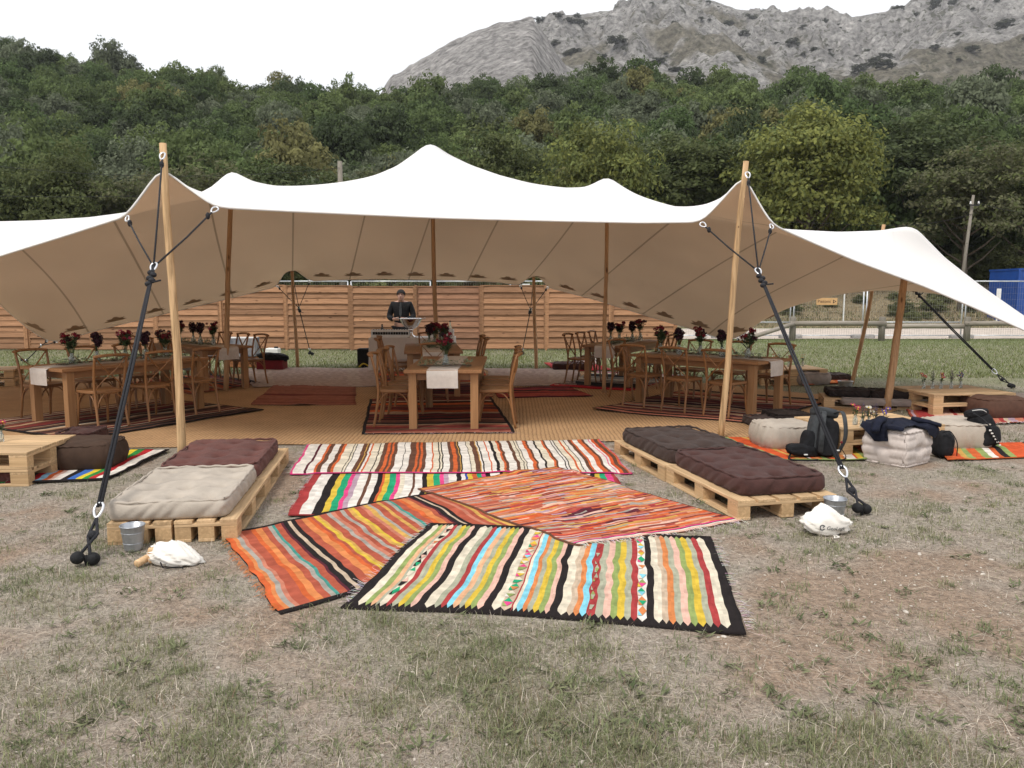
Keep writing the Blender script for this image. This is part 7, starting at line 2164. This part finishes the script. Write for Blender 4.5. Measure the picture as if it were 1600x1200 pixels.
grass_obj('grass', 'short dry grass and straw covering the meadow', [
    blades(200000, 2.35, 5.2, 1, .024, .0013, pow_=1.1, lie=1.0),
    blades(100000, 4.8, 9.0, 2, .026, .0019, lush=.03, lie=1.0),
    blades(60000, 8.5, 16, 3, .035, .0030, lush=.3),
    blades(16000, 2.35, 6.5, 41, .060, .0011, lie=1.25, col=(.60, .53, .44)), blades(9000, 2.35, 6.0, 42, .05, .0012, lie=1.2, col=(.26, .18, .12)),
    blades(100000, 15, 28.3, 4, .05, .0055, lush=.8, lie=.3, gcol=(.165, .205, .075))])
def bank_ok(x, y):
    return y > 38
grass_obj('tall_grass', 'tall dry grass and weeds on the bank beyond the road', [
    blades(70000, 37.5, 57, 5, .17, .016, lie=.7, half=.75, col=(.33, .26, .165)), blades(50000, 39, 58, 6, .2, .022, lie=.7, half=.75, col=(.17, .17, .085), cond=lambda x, y: fbm(x * .4, y * .4, 3, 6) > .5)])
# denser green tufts in the foreground
def tufts(n, per, seed):
    r = np.random.default_rng(seed)
    cy = 2.45 * (8.5 / 2.45) ** r.random(n); cx = (r.random(n) * 2 - 1) * (cy * .70)
    g = green_field(cx, cy); k = (~inside_any(cx, cy, -.06)) & (r.random(n) < .15 + .9 * g)
    cx, cy = cx[k], cy[k]; n = len(cx)
    sz_ = .025 + .06 * r.random(n)
    x = np.repeat(cx, per) + r.normal(size=n * per) * np.repeat(sz_, per); y = np.repeat(cy, per) + r.normal(size=n * per) * np.repeat(sz_, per)
    k = ~inside_any(x, y, 0.0); x, y = x[k], y[k]; tn = np.repeat(r.random(n), per)[k]; ssz = np.repeat(sz_, per)[k]; n = len(x)
    az = r.random(n) * 6.283; tl = np.clip(np.abs(r.normal(0, .7, n)), 0, 1.35); ln = (.016 + .036 * r.random(n)) * (.6 + ssz * 8)
    d = np.stack([np.sin(tl) * np.cos(az), np.sin(tl) * np.sin(az), np.cos(tl)], 1) * ln[:, None]
    z0 = terrain(x, y) - .002; base = np.stack([x, y, z0], 1); w = .0012 + .0012 * r.random(n)
    s = np.stack([-np.sin(az), np.cos(az), np.zeros(n)], 1) * w[:, None]
    tip = base + d + np.stack([np.cos(az), np.sin(az), np.full(n, -.5)], 1) * (ln * .3)[:, None]; tip[:, 2] = np.maximum(tip[:, 2], z0 + .003)
    m_ = base + d * .55
    V = np.stack([base - s, base + s, m_ + s * .75, m_ - s * .75, tip], 1).reshape(-1, 3); i = np.arange(n) * 5
    F3 = np.concatenate([np.stack([i, i + 1, i + 2], 1), np.stack([i, i + 2, i + 3], 1), np.stack([i + 3, i + 2, i + 4], 1)])
    c_ = 1.35 * (np.array([.13, .155, .075])[None] * (1 - tn[:, None]) + np.array([.22, .215, .12])[None] * tn[:, None]) * (.65 + .6 * r.random((n, 1)))
    return V, F3, np.tile(c_, (3, 1))
grass_obj('grass_tufts', 'greener grass tufts dotted over the dry meadow', [tufts(1100, 70, 8)])
# weed rosettes in the foreground
rnd = random.Random(77); wb = MB(); wcnt = 0
for i in range(420):
    y = 2.6 + 6.0 * rnd.random() ** 1.3; x = rnd.uniform(-.72, .72) * y
    if bool(inside_any(np.array([x]), np.array([y]))[0]): continue
    g = float(terrain(x, y)); s = rnd.uniform(.02, .055)
    for k in range(rnd.randint(9, 20)):
        a = rnd.uniform(0, 6.28); leaf(wb, (x + rnd.gauss(0, s * .6), y + rnd.gauss(0, s * .6), g + .003), (math.cos(a), math.sin(a), rnd.uniform(.1, .8)), s * rnd.uniform(.7, 1.3), s * .12, rnd)
MT['weed'] = M('weed_leaf', (.115, .145, .065), rough=.7, var=.35, scale=9, col2=(.20, .21, .11))
q = wb.build('weeds', MT['weed']); q['kind'] = 'stuff'; tag(q, 'small green weeds scattered through the dry grass', 'weeds')
# pale limestone chips
sb = MB()
for i in range(800):
    y = 2.5 + 6.5 * rnd.random() ** 1.2; x = rnd.uniform(-.72, .72) * y
    if rnd.random() < .4:
        x, y = rnd.gauss(2.6, 1.0), rnd.gauss(4.5, .9)
    if y < 2.3 or bool(inside_any(np.array([x]), np.array([y]), -.02)[0]): continue
    s = rnd.uniform(.0025, .008) * (2.0 if rnd.random() < .06 else 1)
    sb.ball((x, y, float(terrain(x, y)) + s * .2), s, 6, 4, R=Matrix.Rotation(rnd.uniform(0, 6), 3, 'Z'), sc=(1.3, .8, .55))
MT['stone'] = M('limestone_chip', (.52, .47, .41), rough=.95, var=.2, scale=20)
q = sb.build('stones', MT['stone']); q['kind'] = 'stuff'; tag(q, 'pale limestone chips lying in the dry grass', 'stones')
# dry twigs
tb = MB()
for i in range(120):
    y = 2.5 + 4.5 * rnd.random(); x = rnd.uniform(-.7, .7) * y
    if bool(inside_any(np.array([x]), np.array([y]), -.02)[0]): continue
    a = rnd.uniform(0, 6.28); L_ = rnd.uniform(.04, .16); g = float(terrain(x, y)) + .012
    tb.tube([(x, y, g), (x + math.cos(a) * L_ * .5, y + math.sin(a) * L_ * .5, g + .012), (x + math.cos(a + .3) * L_, y + math.sin(a + .3) * L_, g)], .0016, 4)
MT['twig'] = M('dry_twig', (.40, .34, .27), rough=.9, var=.2)
q = tb.build('twigs', MT['twig']); q['kind'] = 'stuff'; tag(q, 'thin dry twigs lying on the meadow', 'twigs')
# ================================================================== thin summer haze between the meadow and the mountain
def haze_box():
    b = MB(); b.box((80, 420, 157), (1700, 1000, 330))
    m = bpy.data.materials.new('haze_air'); m.use_nodes = True
    N, L = m.node_tree.nodes, m.node_tree.links; N.clear()
    o_ = N.new('ShaderNodeOutputMaterial'); v = N.new('ShaderNodeVolumePrincipled')
    v.inputs['Color'].default_value = (.93, .95, 1.0, 1); v.inputs['Density'].default_value = 0.00020; v.inputs['Anisotropy'].default_value = 0.2
    L.new(v.outputs[0], o_.inputs['Volume'])
    o = b.build('haze', m); o['kind'] = 'stuff'; tag(o, 'thin pale haze in the air over the valley', 'haze')
haze_box()
